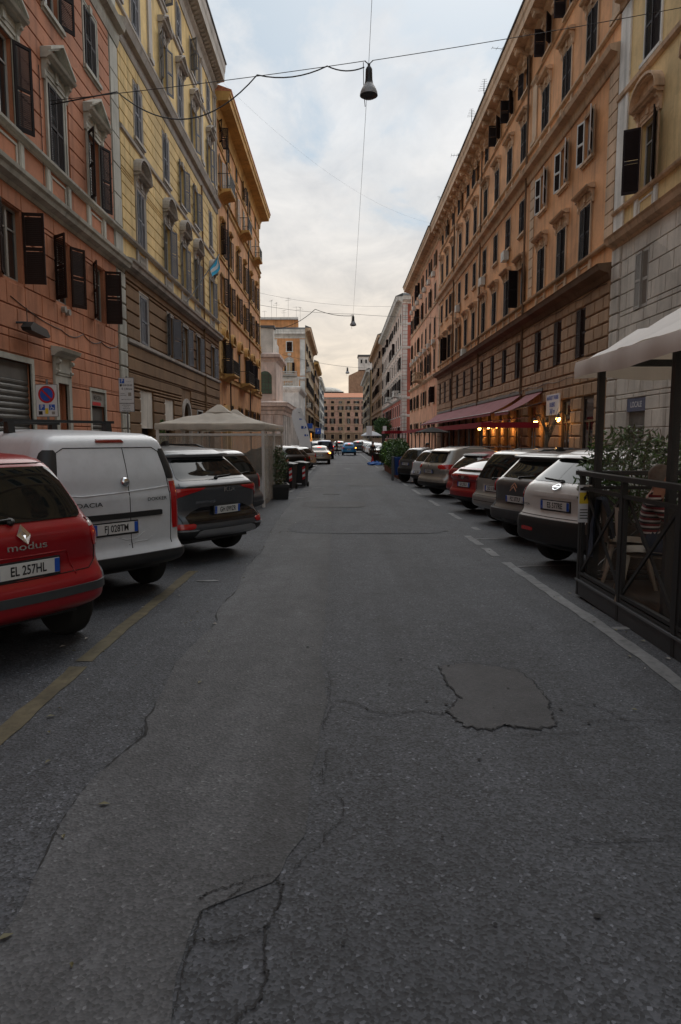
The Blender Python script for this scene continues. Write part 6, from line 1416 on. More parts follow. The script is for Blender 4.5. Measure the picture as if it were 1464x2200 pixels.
disc(e, .165, .215, (0,0,.15), 'sign_red'); disc(e, 0, .165, (0,0,.15), 'sign_blue', 'sign_disc'); part('sign_bar', MB().obox((-.125,-.018,.275),(.125,-.018,.025), .003, .045, (0,1,0)).obox((-.12,-.019,.27),(.12,-.019,.03), .045, .002, (0,1,0)), 'sign_red', e)
for x, s_ in ((-.13, 'P'), (.13, None)):
    q = part('sign_square', MB().box(x-.075,x+.075,-.018,-.0125,-.235,-.095), 'sign_blue', e)
    if s_: lettering(q, s_, .16, (x,-.020,-.165), 'sign_white', .95, .012)
    else:
        mb = MB(); mb.lathe([(.030,-.021),(.040,-.021)], 14, (x-.008,0,-.20), 'y', False).obox((x-.02,-.020,-.125),(x-.012,-.020,-.175), .014, .002, (0,1,0)).obox((x-.014,-.020,-.175),(x+.035,-.020,-.175), .012, .002, (0,1,0)).obox((x+.035,-.020,-.175),(x+.052,-.020,-.222), .012, .002, (0,1,0)); mb.cbox(x-.022,-.020,-.112,.018,.002,.018); part('wheelchair_symbol', mb, 'sign_white', q)
part('sticker', MB().box(-.05,.03,-.016,-.0125,-.33,-.19), 'sign_yellow', e); part('sticker', MB().box(-.22,-.12,-.016,-.0125,-.35,-.26), 'ink', e); part('sticker', MB().box(.12,.20,-.016,-.0125,-.34,-.27), 'shutter_pale', e)
t = thing('road_sign', 'tall white parking tariff sign with a blue P before the brown rusticated base', 'road sign', (-7.3, 23.6, G(23.6)+.125), R_(-3))
part('pole', MB().tube([(0,.03,0),(0,.03,3.9)], .03, 8), 'metal_grey', t); e = sign_board(t, .50, .84, (0,0,3.42)); e2 = sign_board(t, .50, .26, (0,0,2.84))
q = part('sign_square', MB().box(-.22,-.06,-.018,-.0125,.24,.39), 'sign_blue', e); lettering(q, 'P', .16, (-.14,-.020,.315), 'sign_white', 1, .012)
lettering(e, '- -- --', .07, (.09,-.016,.31), 'ink', 1, .01); lettering(e, '8.00-20.00', .085, (.04,-.016,.17), 'ink', .9, .012); lettering(e, '\u20ac 1,00/ora', .095, (.02,-.016,.05), 'ink', .9, .012); part('shield_symbol', MB().prism([(-.22,.21),(-.15,.21),(-.15,.16),(-.185,.12),(-.22,.16)], -.017, -.0125), 'ink', e)
lettering(e, 'escluso', .05, (-.13,-.016,-.10), 'ink', 1, .006); lettering(e, 'autorizzati', .05, (-.11,-.016,-.16), 'ink', 1, .006); part('symbol_box', MB().box(.06,.17,-.016,-.0125,-.19,-.07), 'shutter_pale', e); lettering(e, 'pagamento elettronico', .045, (0,-.016,-.30), 'ink', .9, .006)
for k, s_ in enumerate(('tariffa forfettaria', '4,00 8 ore', '70,00 mensile', 'residenti esclusi')): lettering(e2, s_, .045, (-.02,-.016,.085-.06*k), 'ink', 1, .006)
def far_sign(label, x, y, z, w, h, m, txt=None):
    t = thing('road_sign', label, 'road sign', (x, y, G(y)), 0, 'small signs far down the street'); part('pole', MB().tube([(0,.03,0),(0,.03,z+h/2)], .04, 6), 'metal_grey', t); e = sign_board(t, w, h, (0,0,z), m)
    if txt: lettering(e, txt, h*.6, (0,-.016,0), 'sign_white' if m != 'sign_white' else 'sign_blue', 1, .02)
far_sign('white sign board with blue squares by the white parasol', 4.5, 108, 3.2, 0.85, 1.4, 'sign_white'); far_sign('blue square parking sign far down the left pavement', -5.2, 160, 3.6, 1.3, 1.3, 'sign_blue', 'P'); far_sign('blue shop sign above the left pavement beyond the banner', -7.0, 150, 4.6, 1.8, 1.1, 'sign_blue'); far_sign('no parking plate on a white board beside the church', -7.2, 82, 3.0, .8, 1.1, 'sign_white'); far_sign('small white plate on the right before the tree', 7.2, 112, 3.4, .6, 1.1, 'sign_white')
t = thing('feather_banner', 'tall white feather banner with small blue marks on the left pavement', 'banner', (-2.42, 49, G(49)), R_(-10))
mb = MB(); pr = [(0,.2,.0),(-.12,.55,.5),(-.24,.78,1.2),(-.42,.95,2.0),(-.60,.98,2.7),(-.72,.92,3.1),(-.78,.68,3.45),(-.74,.35,3.6)]
mb.grid([[(.35+x*1.1+w*(k/6-.5)*(-1)*-1-w*.2, .05*math.sin(k*1.1+z*1.5), .25+z*1.08) for k in range(7)] for x, w, z in pr]); part('banner_cloth', mb, 'flag_white', t, smooth=True)
part('banner_pole', MB().tube([(.42,0,0),(.40,0,1.2),(.25,0,2.4),(-.05,0,3.3),(-.4,0,3.8),(-.6,0,3.86)], .022, 6), 'metal_grey', t); part('banner_foot', MB().box(.2,.65,-.25,.25,0,.06), 'metal_grey', t)
for x, z, s_ in ((-.38,3.35,.12),(-.15,2.75,.22),(.02,2.2,.16)): part('banner_mark', MB().box(x-s_,x-s_*.2,-.075,-.065,z-s_*.3,z+s_*.6).prism([(x,z-s_*.4),(x+s_*.8,z),(x+s_*.3,z+s_*.7)], -.075, -.065), 'sign_blue', t)
part('banner_mark', MB().prism([(.10,.4),(.34,.42),(.36,1.35),(.22,1.1)], -.07, -.06), 'sign_blue', t)
# ------------------------------------------------------------------ suspended street lamps and wires
def lamp(label, loc, s_=1.0, tilt=0.0):
    t = thing('street_lamp', label, 'street lamp', loc, tilt, 'bell shaped lamps hung over the street')
    part('lamp_neck', MB().lathe([(.005,0),(.07*s_,-.02),(.10*s_,-.08),(.105*s_,-.2),(.11*s_,-.36),(.125*s_,-.46),(.14*s_,-.50)], 18), 'plastic_black', t, smooth=40)
    part('lamp_shade', MB().lathe([(.135*s_,-.49),(.16*s_,-.55),(.21*s_,-.62),(.26*s_,-.74),(.275*s_,-.83),(.255*s_,-.83),(.18*s_,-.60)], 22, cap=False), 'lamp_shade', t, smooth=40)
    part('lamp_glass', MB().lathe([(.262*s_,-.80),(.20*s_,-.875),(.1*s_,-.90),(.004,-.905)], 20, cap=False), 'plastic_grey', t, smooth=True)
    part('hanger', MB().box(-.04,.04,-.03,.03,0,.08).obox((0,0,.06),(.12,0,.17), .03, .02).obox((0,0,.06),(-.12,0,.15), .03, .02), 'iron', t)
    part('control_cable', MB().tube([(-.17,0,.12),(-.16,0,-.5),(-.13,0,-.95),(-.11,0,-1.15)], .012, 5), 'wire', t); return t
def wire(label, pts, r, m='wire'):
    mb = MB(); mb.tube(pts, r, 5); add('overhead_wire', mb.mesh('overhead_wire', m, True), None, (0,0,0), label=label, cat='wire', group='wires across the street')
L1 = (.86, 22.0, 12.86); lamp('grey bell-shaped street lamp hanging nearest, in the upper sky', L1, 1.0)
wire('taut wire from the pink house to the nearest hanging lamp', sag((LX, 21.2, 11.5), (L1[0]-.1, 22, L1[2]+.16), .05), .011)
wire('taut wire from the nearest hanging lamp to the cream house on the right', sag((L1[0]+.1, 22, L1[2]+.17), (RX, 22.4, 14.75), .04), .011)
wire('thick sagging black cable feeding the nearest hanging lamp', [(LX+.1,21.2,11.4)]+sag((-6.6,21.4,11.85),(-2.5,21.8,12.52),1.0,16)+sag((-2.5,21.8,12.52),(-.4,21.9,12.82),.18,8)+sag((-.4,21.9,12.82),(.72,22,12.84),.12,8), .020)
wire('thin wire running lengthwise above the street between the lamps', [(.95, 8, 19.3)]+sag((L1[0],22,L1[2]+.2),(1.12,62,12.6),.15), .007)
L2 = (1.12, 62, 12.42); lamp('small bell-shaped lamp hanging second along the street', L2, 1.05); L3 = (1.05, 104, 12.1); lamp('tiny bell-shaped lamp hanging farthest down the street', L3, 1.15)
wire('wire from the orange house to the second lamp', sag((LX,60,13.3),(L2[0],62,L2[2]+.15),.25), .014); wire('wire from the second lamp to the long orange house', sag((L2[0],62,L2[2]+.15),(RX,63,12.4),.1), .014); wire('sagging cable feeding the second lamp', sag((LX,60,12.0),(-2.2,61,12.8),1.3,16)+sag((-2.2,61,12.8),(L2[0],62,L2[2]),.2,8), .026)
wire('wire from the left houses to the farthest lamp', sag((LX,102,13.8),(L3[0],104,L3[2]+.12),.2), .022); wire('wire from the farthest lamp to the right houses', sag((L3[0],104,L3[2]+.12),(RX,103,11.8),.1), .018)
wire('thin pale wire slanting across the sky between the roofs', sag((-7.9,49,25.5),(9.4,70,22.6),1.6,20), .0035, 'roof_grey'); wire('thin wire high across the gap beyond the second lamp', sag((LX,72,16.5),(RX,74,15.8),.8), .010, 'roof_grey')
# ------------------------------------------------------------------ right: awnings, lanterns, sign, pergola
def awning(label, Y0, Y1, zw, xo, zo, m='awning_faded'):
    t = thing('awning', label, 'awning', (RX, Y0, 0), 0, 'awnings on the long orange house'); n = 16; L = Y1-Y0
    mb = MB(); mb.grid([[(lerp(0, xo-RX, u), L*k/n, lerp(zw, zo, u)-.10*math.sin(math.pi*u)+.01*math.sin(k*2.2)*u) for k in range(n+1)] for u in [q/6 for q in range(7)]]); part('awning_cloth', mb, m, t, smooth=True)
    mb = MB(); mb.grid([[(xo-RX, L*k/n, zo), (xo-RX-.01, L*k/n, zo-.16+.02*math.sin(k*3.1))] for k in range(n+1)]); part('valance', mb, m, t)
    for y in (.1, L-.1): part('awning_arm', MB().tube([(-.05,y,zw-.6),(xo-RX+.05,y,zo-.02)], .022, 6), 'metal_grey', t)
    part('front_bar', MB().tube([(xo-RX,0,zo),(xo-RX,L,zo)], .03, 6), 'metal_grey', t); part('roller_box', MB().box(-.14,-.0,0,L,zw-.03,zw+.12), 'metal_grey', t)
awning('short faded red awning nearest on the long orange house', 35.3, 38.4, 4.1, 8.6, 3.05)
for k in range(4): awning(['long faded red awning next to the short one','second long faded red awning along the orange house','third long faded red awning along the orange house','farthest long faded red awning along the orange house'][k], 39.3+k*8.5, 39.3+k*8.5+8.4, 4.2, 8.55, 3.1)
def lantern(label, Y, z):
    t = thing('wall_lantern', label, 'lantern', (RX-.06, Y, z), 0, 'lit wall lanterns outside the restaurant')
    part('wall_plate', MB().box(-.02,.02,-.05,.05,-.25,.12), 'iron', t); P = [(-.02,0,-.02),(-.06,0,.16),(-.18,0,.27),(-.32,0,.25),(-.36,0,.12)]; part('arm', MB().tube(P, .016, 6), 'iron', t, smooth=True)
    part('lantern_cap', MB().lathe([(.02,.14),(.04,.08),(.12,.0),(.12,-.02)], 12, (-.36,0,0)), 'iron', t); part('glass_globe', MB().lathe([(.105,-.02),(.11,-.08),(.08,-.17),(.02,-.20)], 12, (-.36,0,0)), 'bulb', t, smooth=True)
    l = bpy.data.lights.new('lantern_light', 'POINT'); l.energy = 11; l.color = (1, .48, .14); l.shadow_soft_size = .08; o = bpy.data.objects.new('lantern_light', l); COL.objects.link(o); o.parent = t; o.location = (-.36, 0, -.30)
for (Y, z), s_ in zip(((31.6,2.62),(35.2,2.55),(41.0,2.52),(44.0,2.5),(46.4,2.48),(49.4,2.42)), ('lit lantern beside the white and blue sign','lit lantern under the short awning','lit lantern left of the short awning','lit lantern third from the short awning','lit lantern fourth from the short awning','lit lantern at the near end of the red pergola')): lantern(s_, Y, z)
t = thing('shop_sign', 'white sign with blue lettering on the rough stone wall', 'sign', (RX-.12, 34.4, 0), -math.pi/2)
e = part('sign_panel', MB().box(0,2.0,-.03,.03,2.78,3.78), 'sign_white', t)
for s_, sz, z in (('MARKET TREBBI', .27, 3.60), ('BUBBO', .30, 3.27), ('360 m', .34, 2.96)): lettering(e, s_, sz, (1.0,-.035,z), 'sign_blue', .92, .02)
# red roofed pergola
t = thing('pergola', 'long dark red terrace roof on black posts along the right pavement', 'pergola', (6.5, 31.6, -.32))
part('fascia', MB().box(-.04,.04,0,41,2.46,2.72), 'awning_red', t); part('fascia', MB().box(0.04,2.6,-.04,.04,2.46,2.72), 'awning_red', t); part('fascia', MB().box(-1.8,.0,41.02,41.1,2.44,2.72).box(-1.84,-1.76,41.1,46,2.44,2.72), 'awning_red', t)
mb = MB(); mb.grid([[(.0,y,2.70),(2.6,y,3.0)] for y in (0,10,20,30,41)]); mb.grid([[(-1.8,y,2.70),(2.6,y,3.0)] for y in (41.1,46)]); part('roof_cloth', mb, 'awning_red', t)
for k in range(14): part('post', MB().box(-.04,.04,k*3.1-.04,k*3.1+.04,0,2.46), 'iron', t)
for k in range(6): part('post', MB().box(-1.84,-1.76,41.2+k*.9-.04,41.2+k*.9+.04,0,2.44), 'iron', t)
for k in range(13): part('railing', MB().box(-.02,.02,k*3.1+.05,k*3.1+3.05,.92,.97).box(-.02,.02,k*3.1+.05,k*3.1+3.05,.1,.14), 'iron', t)
t = thing('patio_parasol', 'small dark flat parasol in front of the red pergola', 'parasol', (5.4, 40.5, G(40.5)+.0))
part('parasol_cloth', MB().lathe([(1.0,2.32),(1.02,2.36),(.5,2.52),(.02,2.66)], 8), 'interior', t); part('pole', MB().tube([(0,0,0),(0,0,2.6)], .03, 6), 'iron', t); part('foot', MB().lathe([(.25,0),(.25,.06),(.05,.1)], 12), 'iron', t)
t = thing('parasol', 'big white parasol far down the right side of the street', 'parasol', (5.2, 116, G(116))); part('parasol_cloth', MB().lathe([(1.75,2.35),(1.75,2.5),(.9,2.95),(.05,3.25)], 8), 'flag_white', t); part('pole', MB().tube([(0,0,0),(0,0,3.2)], .04, 6), 'metal_grey', t)
t = thing('bare_tree', 'small pollarded tree with thin bare shoots before the stone wall', 'tree', (8.9, 29.6, G(29.6)+.12)); R = random.Random(2); mb = MB(); mb.tube([(0,0,0),(.05,.02,.8),(-.02,.05,1.5),(.03,0,2.1)], [.10,.085,.08,.10], 8); part('trunk', mb, 'bark', t, smooth=True); mb = MB()
for k in range(22): a = R.uniform(0, 6.28); L_ = R.uniform(.4, 1.1); mb.tube([(.03,0,1.9+R.uniform(-.3,.3)),(.03+math.cos(a)*L_*.35,math.sin(a)*L_*.35,2.2+L_*.4),(.03+math.cos(a)*L_*.6,math.sin(a)*L_*.6,2.2+L_)], [.018,.012,.004], 5)
part('shoots', mb, 'bark', t)
t = thing('street_tree', 'dark leafy tree on the right pavement far down the street', 'tree', (8.4, 138, G(138))); part('trunk', MB().tube([(0,0,0),(.1,0,2.2),(0,.1,3.4)], [.16,.12,.08], 8), 'bark', t); leaves(ell(0,0,4.0,2.0,2.0,2.2,.35,5), 3200, .30, 9, ['leaf_dark','leaf_dark','leaf_mid'], 'crown', t, .6)
t = thing('topiary', 'slim dark green cone-shaped shrub in front of the boarded shop', 'shrub', (-7.35, 28.3, G(28.3)+.125)); add('planter', trough(.5,.5,.4,'terracotta'), t)
def cone(r):
    z = r.random()**1.6; a = r.uniform(0, 6.28); q = (1-z)*.30*r.uniform(.5, 1)+.03; return (math.cos(a)*q, math.sin(a)*q, .45+z*2.1)
leaves(cone, 2200, .08, 4, ['leaf_dark','leaf_mid'], 'foliage', t); part('stem', MB().tube([(0,0,.3),(0,0,1.5)], .03, 6), 'bark', t)
# glowing shop far on the left
t = thing('lit_shop', 'shop window glowing orange under a dark awning far on the left', 'shop', (LX+.5, 188, 0)); part('shop_window', MB().box(-.1,.06,0,7,.2,2.9), 'shop_glow', t)
for k in range(6): part('mullion', MB().box(.06,.1,k*1.4-.04,k*1.4+.04,0,3.0), 'wood_dark', t)
part('awning_cloth', MB().prism([(0,3.4),(2.4,2.75),(2.4,2.65),(0,3.2)], -.6, 7.6), 'plastic_black', t)
# ------------------------------------------------------------------ people
def skin_mesh(J, E, cls, mats, name='body', sub=2):
    names = list(J); idx = {n: i for i, n in enumerate(names)}
    me = bpy.data.meshes.new('sk'); me.from_pydata([J[n][:3] for n in names], [(idx[a], idx[b_]) for a, b_ in E], [])
    o = bpy.data.objects.new('sk', me); sc = bpy.data.scenes.new('tmp'); sc.collection.objects.link(o)
    o.modifiers.new('s', 'SKIN'); sm = o.modifiers.new('d', 'SUBSURF'); sm.levels = sub
    for n, d in zip(names, me.skin_vertices[0].data): d.radius = (J[n][3], J[n][4] if len(J[n]) > 4 else J[n][3]); d.use_root = (n == 'pelvis')
    vl = sc.view_layers[0]; vl.update(); out_ = bpy.data.meshes.new_from_object(o.evaluated_get(vl.depsgraph))
    bpy.data.objects.remove(o); bpy.data.scenes.remove(sc)
    out_.materials.clear()
    for m in mats: out_.materials.append(MT[m])
    P = [(Vector(J[n][:3]), cls(n)) for n in names]
    S = [(Vector(J[a][:3]), Vector(J[b_][:3]), cls(a), cls(b_)) for a, b_ in E]
    for f in out_.polygons:
        c0 = f.center; best = None
        for a, b_, ca, cb in S:
            d = b_-a; t_ = max(0, min(1, (c0-a).dot(d)/max(1e-9, d.length_squared))); q = (a+d*t_-c0).length
            if best is None or q < best[0]: best = (q, ca if t_ < .5 else cb)
        f.material_index = best[1]; f.use_smooth = True
    return out_
BASE_E = [('pelvis','waist'),('waist','chest'),('chest','neck'),('neck','headb'),('headb','headt')]
for s_ in 'LR': BASE_E += [('chest','sh'+s_),('sh'+s_,'el'+s_),('el'+s_,'wr'+s_),('wr'+s_,'ha'+s_),('pelvis','hi'+s_),('hi'+s_,'kn'+s_),('kn'+s_,'an'+s_),('an'+s_,'to'+s_)]
def cls(n):
    if n in ('neck','headb','headt','nose') or n[:2] in ('ha','wr','fi','th','ea'): return 0
    if n in ('waist','chest') or n[:2] in ('sh','el'): return 1
    if n[:2] == 'to': return 3
    return 2
def stand(step=.0, arm=.0):
    J = dict(pelvis=(0,0,.95,.15,.11), waist=(0,0,1.08,.14,.10), chest=(0,0,1.30,.17,.115), neck=(0,-.01,1.47,.052), headb=(0,-.03,1.57,.075,.085), headt=(0,-.02,1.68,.078,.09))
    for s_, k in (('L',1),('R',-1)):
        J['sh'+s_] = (k*.18,0,1.39,.06); J['el'+s_] = (k*.24,.03-k*step*.4,1.12,.043); J['wr'+s_] = (k*.24,-.10-k*step*.6-arm,.92+arm*.5,.03); J['ha'+s_] = (k*.23,-.15-k*step*.6-arm,.83+arm*.6,.036,.02)
        J['hi'+s_] = (k*.09,0,.88,.095); J['kn'+s_] = (k*.10,-.03+k*step*.5,.50,.062); J['an'+s_] = (k*.10,.04+k*step*1.1,.10,.042); J['to'+s_] = (k*.11,-.12+k*step*1.1,.045,.038)
    return J
def person(label, loc, rz, me, hair='hair', headz=1.645, heady=-.015, long=False, cat='person'):
    o = add('person', me, None, loc, (0,0,rz), label, cat)
    mb = MB(); n = 14; g = []
    for k in range(9):
        z = math.pi*.5*k/8; g.append([(math.cos(2*math.pi*j/n)*.098*math.cos(z)*1.0, heady+.012+math.sin(2*math.pi*j/n)*.112*math.cos(z), headz+.02+.105*math.sin(z)) for j in range(n)])
    lo = [(math.cos(2*math.pi*j/n)*.098, heady+.012+math.sin(2*math.pi*j/n)*.112, headz+(.015 if math.sin(2*math.pi*j/n) < -.3 else (-.22 if long else -.09))) for j in range(n)]
    mb.grid([lo]+g, True); part('hair', mb, hair, o, smooth=True); return o
standA = skin_mesh(stand(.12), BASE_E, cls, ['skin','cloth_black','jeans','cloth_black']); standB = skin_mesh(stand(0, .12), BASE_E, cls, ['skin','cloth_grey','jeans','cloth_black']); standC = skin_mesh(stand(.22), BASE_E, cls, ['skin','cloth_black','cloth_black','cloth_black'])
person('person in dark clothes crossing the street left of the blue hatchback', (-.42, 79, G(79)), R_(80), standC)
person('person in a black jacket standing by the scooter on the right', (2.62, 55.6, G(55.6)), R_(30), standA)
person('person in a grey jacket and jeans beside the hedge end', (3.15, 47.5, G(47.5)), R_(-60), standB)
person('dark haired person standing behind the tiny dark grey car', (4.25, 33.6, G(33.6)), R_(20), standA, long=True)
person('person in a grey top behind the dark red hatchback near the pergola', (6.0, 30.2, G(30.2)-.16), R_(120), standB)
# stripes on the shirt
m = mat('shirt_stripes', (.2,.2,.2), .85, var=0); t_ = m.node_tree; ge = t_.nodes.new('ShaderNodeTexCoord'); se = t_.nodes.new('ShaderNodeSeparateXYZ'); t_.links.new(ge.outputs['Object'], se.inputs[0])
mu = t_.nodes.new('ShaderNodeMath'); mu.operation = 'MULTIPLY'; t_.links.new(se.outputs[2], mu.inputs[0]); mu.inputs[1].default_value = 17.0; fr_ = t_.nodes.new('ShaderNodeMath'); fr_.operation = 'FRACT'; t_.links.new(mu.outputs[0], fr_.inputs[0])
ra = t_.nodes.new('ShaderNodeValToRGB'); ra.color_ramp.interpolation = 'CONSTANT'; t_.links.new(fr_.outputs[0], ra.inputs[0]); el_ = ra.color_ramp.elements
el_[0].position = 0; el_[0].color = (.16,.012,.018,1); el_[1].position = .38; el_[1].color = (.015,.014,.016,1); e3 = el_.new(.70); e3.color = (.50,.46,.44,1)
t_.links.new(ra.outputs[0], t_.nodes['Principled BSDF'].inputs['Base Color'])
J = dict(pelvis=(0,0,.57,.15,.12), waist=(0,.03,.72,.145,.115), chest=(0,.0,.94,.18,.125), neck=(0,-.05,1.10,.052), headb=(0,-.09,1.19,.07,.085), headt=(0,-.08,1.30,.078,.09), nose=(0,-.195,1.225,.012))
E = BASE_E+[('headb','nose')]
for s_, k in (('L',1),('R',-1)):
    J['sh'+s_] = (k*.19,0,1.02,.065); J['el'+s_] = (k*.26,-.16,.80,.047); J['wr'+s_] = (k*.13,-.32,.98+.06*(k < 0),.031); J['ha'+s_] = (k*.09,-.30,1.06+.06*(k < 0),.036,.022)
    J['hi'+s_] = (k*.10,-.04,.55,.10); J['kn'+s_] = (k*.13,-.46,.56,.07); J['an'+s_] = (k*.13,-.42,.13,.045); J['to'+s_] = (k*.13,-.58,.05,.04); J['ea'+s_] = (k*.085,-.06,1.22,.014); E.append(('headb','ea'+s_))
    for q in range(4):
        a, b_ = 'fi%s%da' % (s_, q), 'fi%s%db' % (s_, q); x = k*(.06+.018*q); z = 1.12+.06*(k < 0)
        J[a] = (x-k*.01, -.295, z-.005*abs(q-1), .009); J[b_] = (x-k*.03, -.255, z+.018-.006*abs(q-1), .008); E += [('ha'+s_, a), (a, b_)]
    J['th'+s_] = (k*.045,-.27,1.075+.06*(k < 0),.010); E.append(('ha'+s_, 'th'+s_))
seated = skin_mesh(J, E, cls, ['skin','shirt_stripes','jeans','cloth_black'])
DK = .17
P = person('person in a red, white and black striped shirt eating at a terrace table', (2.94, 6.42, DK), R_(70), seated, 'hair_grey', headz=1.255, heady=-.075); P.scale = (.95,.95,.93)
for k in (-1, 1): part('eye', MB().lathe([(.004,-.176),(.012,-.172),(.004,-.166)], 8, (k*.032,0,1.255), 'y'), 'ink', P)
part('mouth', MB().cbox(0,-.168,1.172,.045,.012,.008), 'cloth_red', P)
# ------------------------------------------------------------------ restaurant terrace on the right
t = thing('dining_terrace', 'fenced terrace with black cross-braced railings and a white canopy at the right edge', 'terrace', (2.6, 7.35, 0))
def tb(name, x0, x1, y0, y1, z0, z1, m='iron'): return part(name, MB().box(x0,x1,y0,y1,z0,z1), m, t)
tb('deck', .08, 4.4, -6.6, -.08, .05, .165, 'wood_dark'); tb('base_beam', -.02, .07, -6.6, .0, .0, .155, 'plastic_grey'); tb('base_beam', .0701, 4.4, -.075, .0, .0, .15, 'plastic_grey'); tb('base_flange', -.035, .0, -6.6, .01, .155, .175, 'metal_grey')
def fence(a, b_, p, n):                       # cross-braced panels from a to b (local xy)
    a, b_ = Vector((*a, 0)), Vector((*b_, 0))
    for k in range(n):
        u, v = a.lerp(b_, k/n), a.lerp(b_, (k+1)/n); d = (v-u).normalized(); u2, v2 = u+d*.05, v-d*.05; Z = lambda q, z: (q.x, q.y, z)
        pn = part('fence_panel', MB().obox(Z(u2,.19),Z(u2,1.14),.035,.035).obox(Z(v2,.19),Z(v2,1.14),.035,.035).obox(Z(u2-d*.0175,.2),Z(v2+d*.0175,.2),.034,.03), 'iron', t)
        part('brace', MB().obox(Z(u2,.26),Z(v2,1.15),.018,.03).obox(Z(u2+p*.02,1.15),Z(v2+p*.02,.26),.018,.03), 'iron', pn)
        part('lower_rail', MB().obox(Z(u,.245),Z(v,.245),.04,.03), 'iron', pn); part('upper_rail', MB().obox(Z(u,1.165),Z(v,1.165),.045,.035), 'iron', pn)
        part('clear_screen', MB().quad(Z(u2+p*.055,.26),Z(v2+p*.055,.26),Z(v2+p*.055,1.15),Z(u2+p*.055,1.15)), 'plastic_clear', pn)
        for q in (u,): part('post', MB().obox(Z(q,.0),Z(q,1.32),.05,.05), 'iron', t)
fence((.0,-.03), (.0,-6.5), Vector((1,0,0)), 6); fence((.10,-.03), (4.3,-.03), Vector((0,-1,0)), 4)
tb('hand_rail', -.05, .045, -6.6, .05, 1.30, 1.345); tb('hand_rail', .046, 4.3, -.07, .03, 1.30, 1.345); tb('post', .085, .135, -.12, -.07, 0, 1.32); tb('post', .02, .06, -.20, -.16, 0, 1.19)
for y in (-.09, -1.72, -3.4, -5.2): tb('canopy_post', .10, .165, y-.035, y+.03, .16, 2.52)
tb('canopy_post', 4.2, 4.27, -.12, -.05, .16, 2.52); tb('canopy_beam', .11, .155, -6.4, -.06, 2.44, 2.51); tb('canopy_beam', .156, 4.2, -.10, -.05, 2.44, 2.51); tb('canopy_beam', .156, 4.2, -1.74, -1.70, 2.41, 2.47)
for ya, yb in ((-.125, -1.69), (-1.755, -3.37), (-3.435, -5.17)): part('clear_screen', MB().grid([[(.13+.006*math.sin(i*1.4), lerp(ya, yb, i/20), z) for i in range(21)] for z in (1.35, 1.9, 2.43)]), 'plastic_clear', t, smooth=True)
part('clear_screen', MB().grid([[(lerp(.2, 4.15, i/20), -.075+.006*math.sin(i*1.4), z) for i in range(21)] for z in (1.35, 1.9, 2.43)]), 'plastic_clear', t, smooth=True)
n = 30; g = []; x0, x1, y0, y1 = -.06, 4.5, -6.9, .16
for i in range(n+1):
    row = []
    for j in range(n+1):
        u, v = 2*i/n-1, 2*j/n-1; d = max(abs(u), abs(v)); s_ = 1-d
        x, y = lerp(x0, x1, i/n), lerp(y0, y1, j/n); dx = min(x-x0, x1-x); dy = min(y-y0, y1-y); h = min(dx, dy, 1.7)
        row.append((x, y, 2.50+.68*h-.05*math.sin(min(1, h/1.2)*math.pi)+.012*math.sin(7*x+3*y)+.01*math.sin(11*y-4*x)))
    g.append(row)
mb = MB(); mb.grid(g); part('canopy', mb, 'canvas_white', t, smooth=True)
for a, b_ in (((x0,y1),(x0,y0)),((x0,y1),(x1,y1))):
    m_ = 70; rows = []
    for z, o in ((2.505,0),(2.42,.014),(2.33,.004)):
        rows.append([(lerp(a[0],b_[0],i/m_)-(o+.010*math.sin(i*.9)*(2.5-z)*6 if a[0] == b_[0] else 0), lerp(a[1],b_[1],i/m_)+(o+.010*math.sin(i*.9)*(2.5-z)*6 if a[1] == b_[1] else 0), z+.015*math.sin(i*.37)*(z < 2.4)) for i in range(m_+1)])
    mb = MB(); mb.grid(rows); part('valance', mb, 'canvas_white', t, smooth=True)
e = part('notice', MB().box(-.20,-.06,-.004,.004,.80,1.20), 'sign_white', t, (.12,-.0,0), (0,0,0)); e.location = (.125, .045, 0)
e.location = (.13, -.055-.06, 0); e.rotation_euler = (0, 0, 0)
part('warning_panel', MB().box(-.19,-.07,-.0065,-.004,1.0,1.12), 'sign_yellow', e); part('notice_strip', MB().box(-.185,-.075,-.0065,-.004,1.14,1.17), 'ink', e); part('warning_mark', MB().prism([(-.14,1.03),(-.115,1.06),(-.12,1.10),(-.145,1.07)], -.009, -.0065), 'ink', e)
for k in range(4): part('text_line', MB().box(-.18,-.08-.02*(k % 2),-.0065,-.004,.84+k*.03,.85+k*.03), 'ink', e)
def chair(label, loc, rz):
    t = thing('chair', label, 'chair', loc, rz, 'pale terrace chairs'); mb = MB()
    mb.grid([[(.22*(k/4-1), y, .45+.02*math.cos(y*6)-.012*math.cos((k/4-1)*3)) for k in range(9)] for y in (-.22,-.1,0,.1,.2)]); mb.grid([[(.22*(k/4-1), y, .43) for k in range(9)] for y in (-.22,0,.2)]); part('seat', mb, 'chair_beige', t, smooth=True)
    mb = MB(); mb.grid([[(.21*(k/4-1), .20+.05*v+.04*(1-(k/4-1)**2), .46+.42*v) for k in range(9)] for v in (0,.2,.4,.6,.8,1)]); mb.grid([[(.21*(k/4-1), .215+.05*v+.04*(1-(k/4-1)**2), .46+.42*v) for k in range(9)][::-1] for v in (0,.5,1)]); part('backrest', mb, 'chair_beige', t, smooth=True)
    for sx in (-1, 1):
        for sy in (-1, 1): part('leg', MB().tube([(sx*.18,sy*.17,.44),(sx*.205,sy*.20,.22),(sx*.235,sy*.26,0)], [.028,.022,.018], 7), 'chair_beige', t, smooth=True)
    return t
chair('pale chair under the person in the striped shirt', (2.90, 6.40, DK), R_(70)); chair('pale empty chair with a dark jacket near the terrace corner', (3.0, 7.03, DK), R_(70)); 
t = thing('jacket', 'dark jacket hung over the pale chair near the terrace corner', 'jacket', (3.0, 7.03, DK), R_(70)); mb = MB()
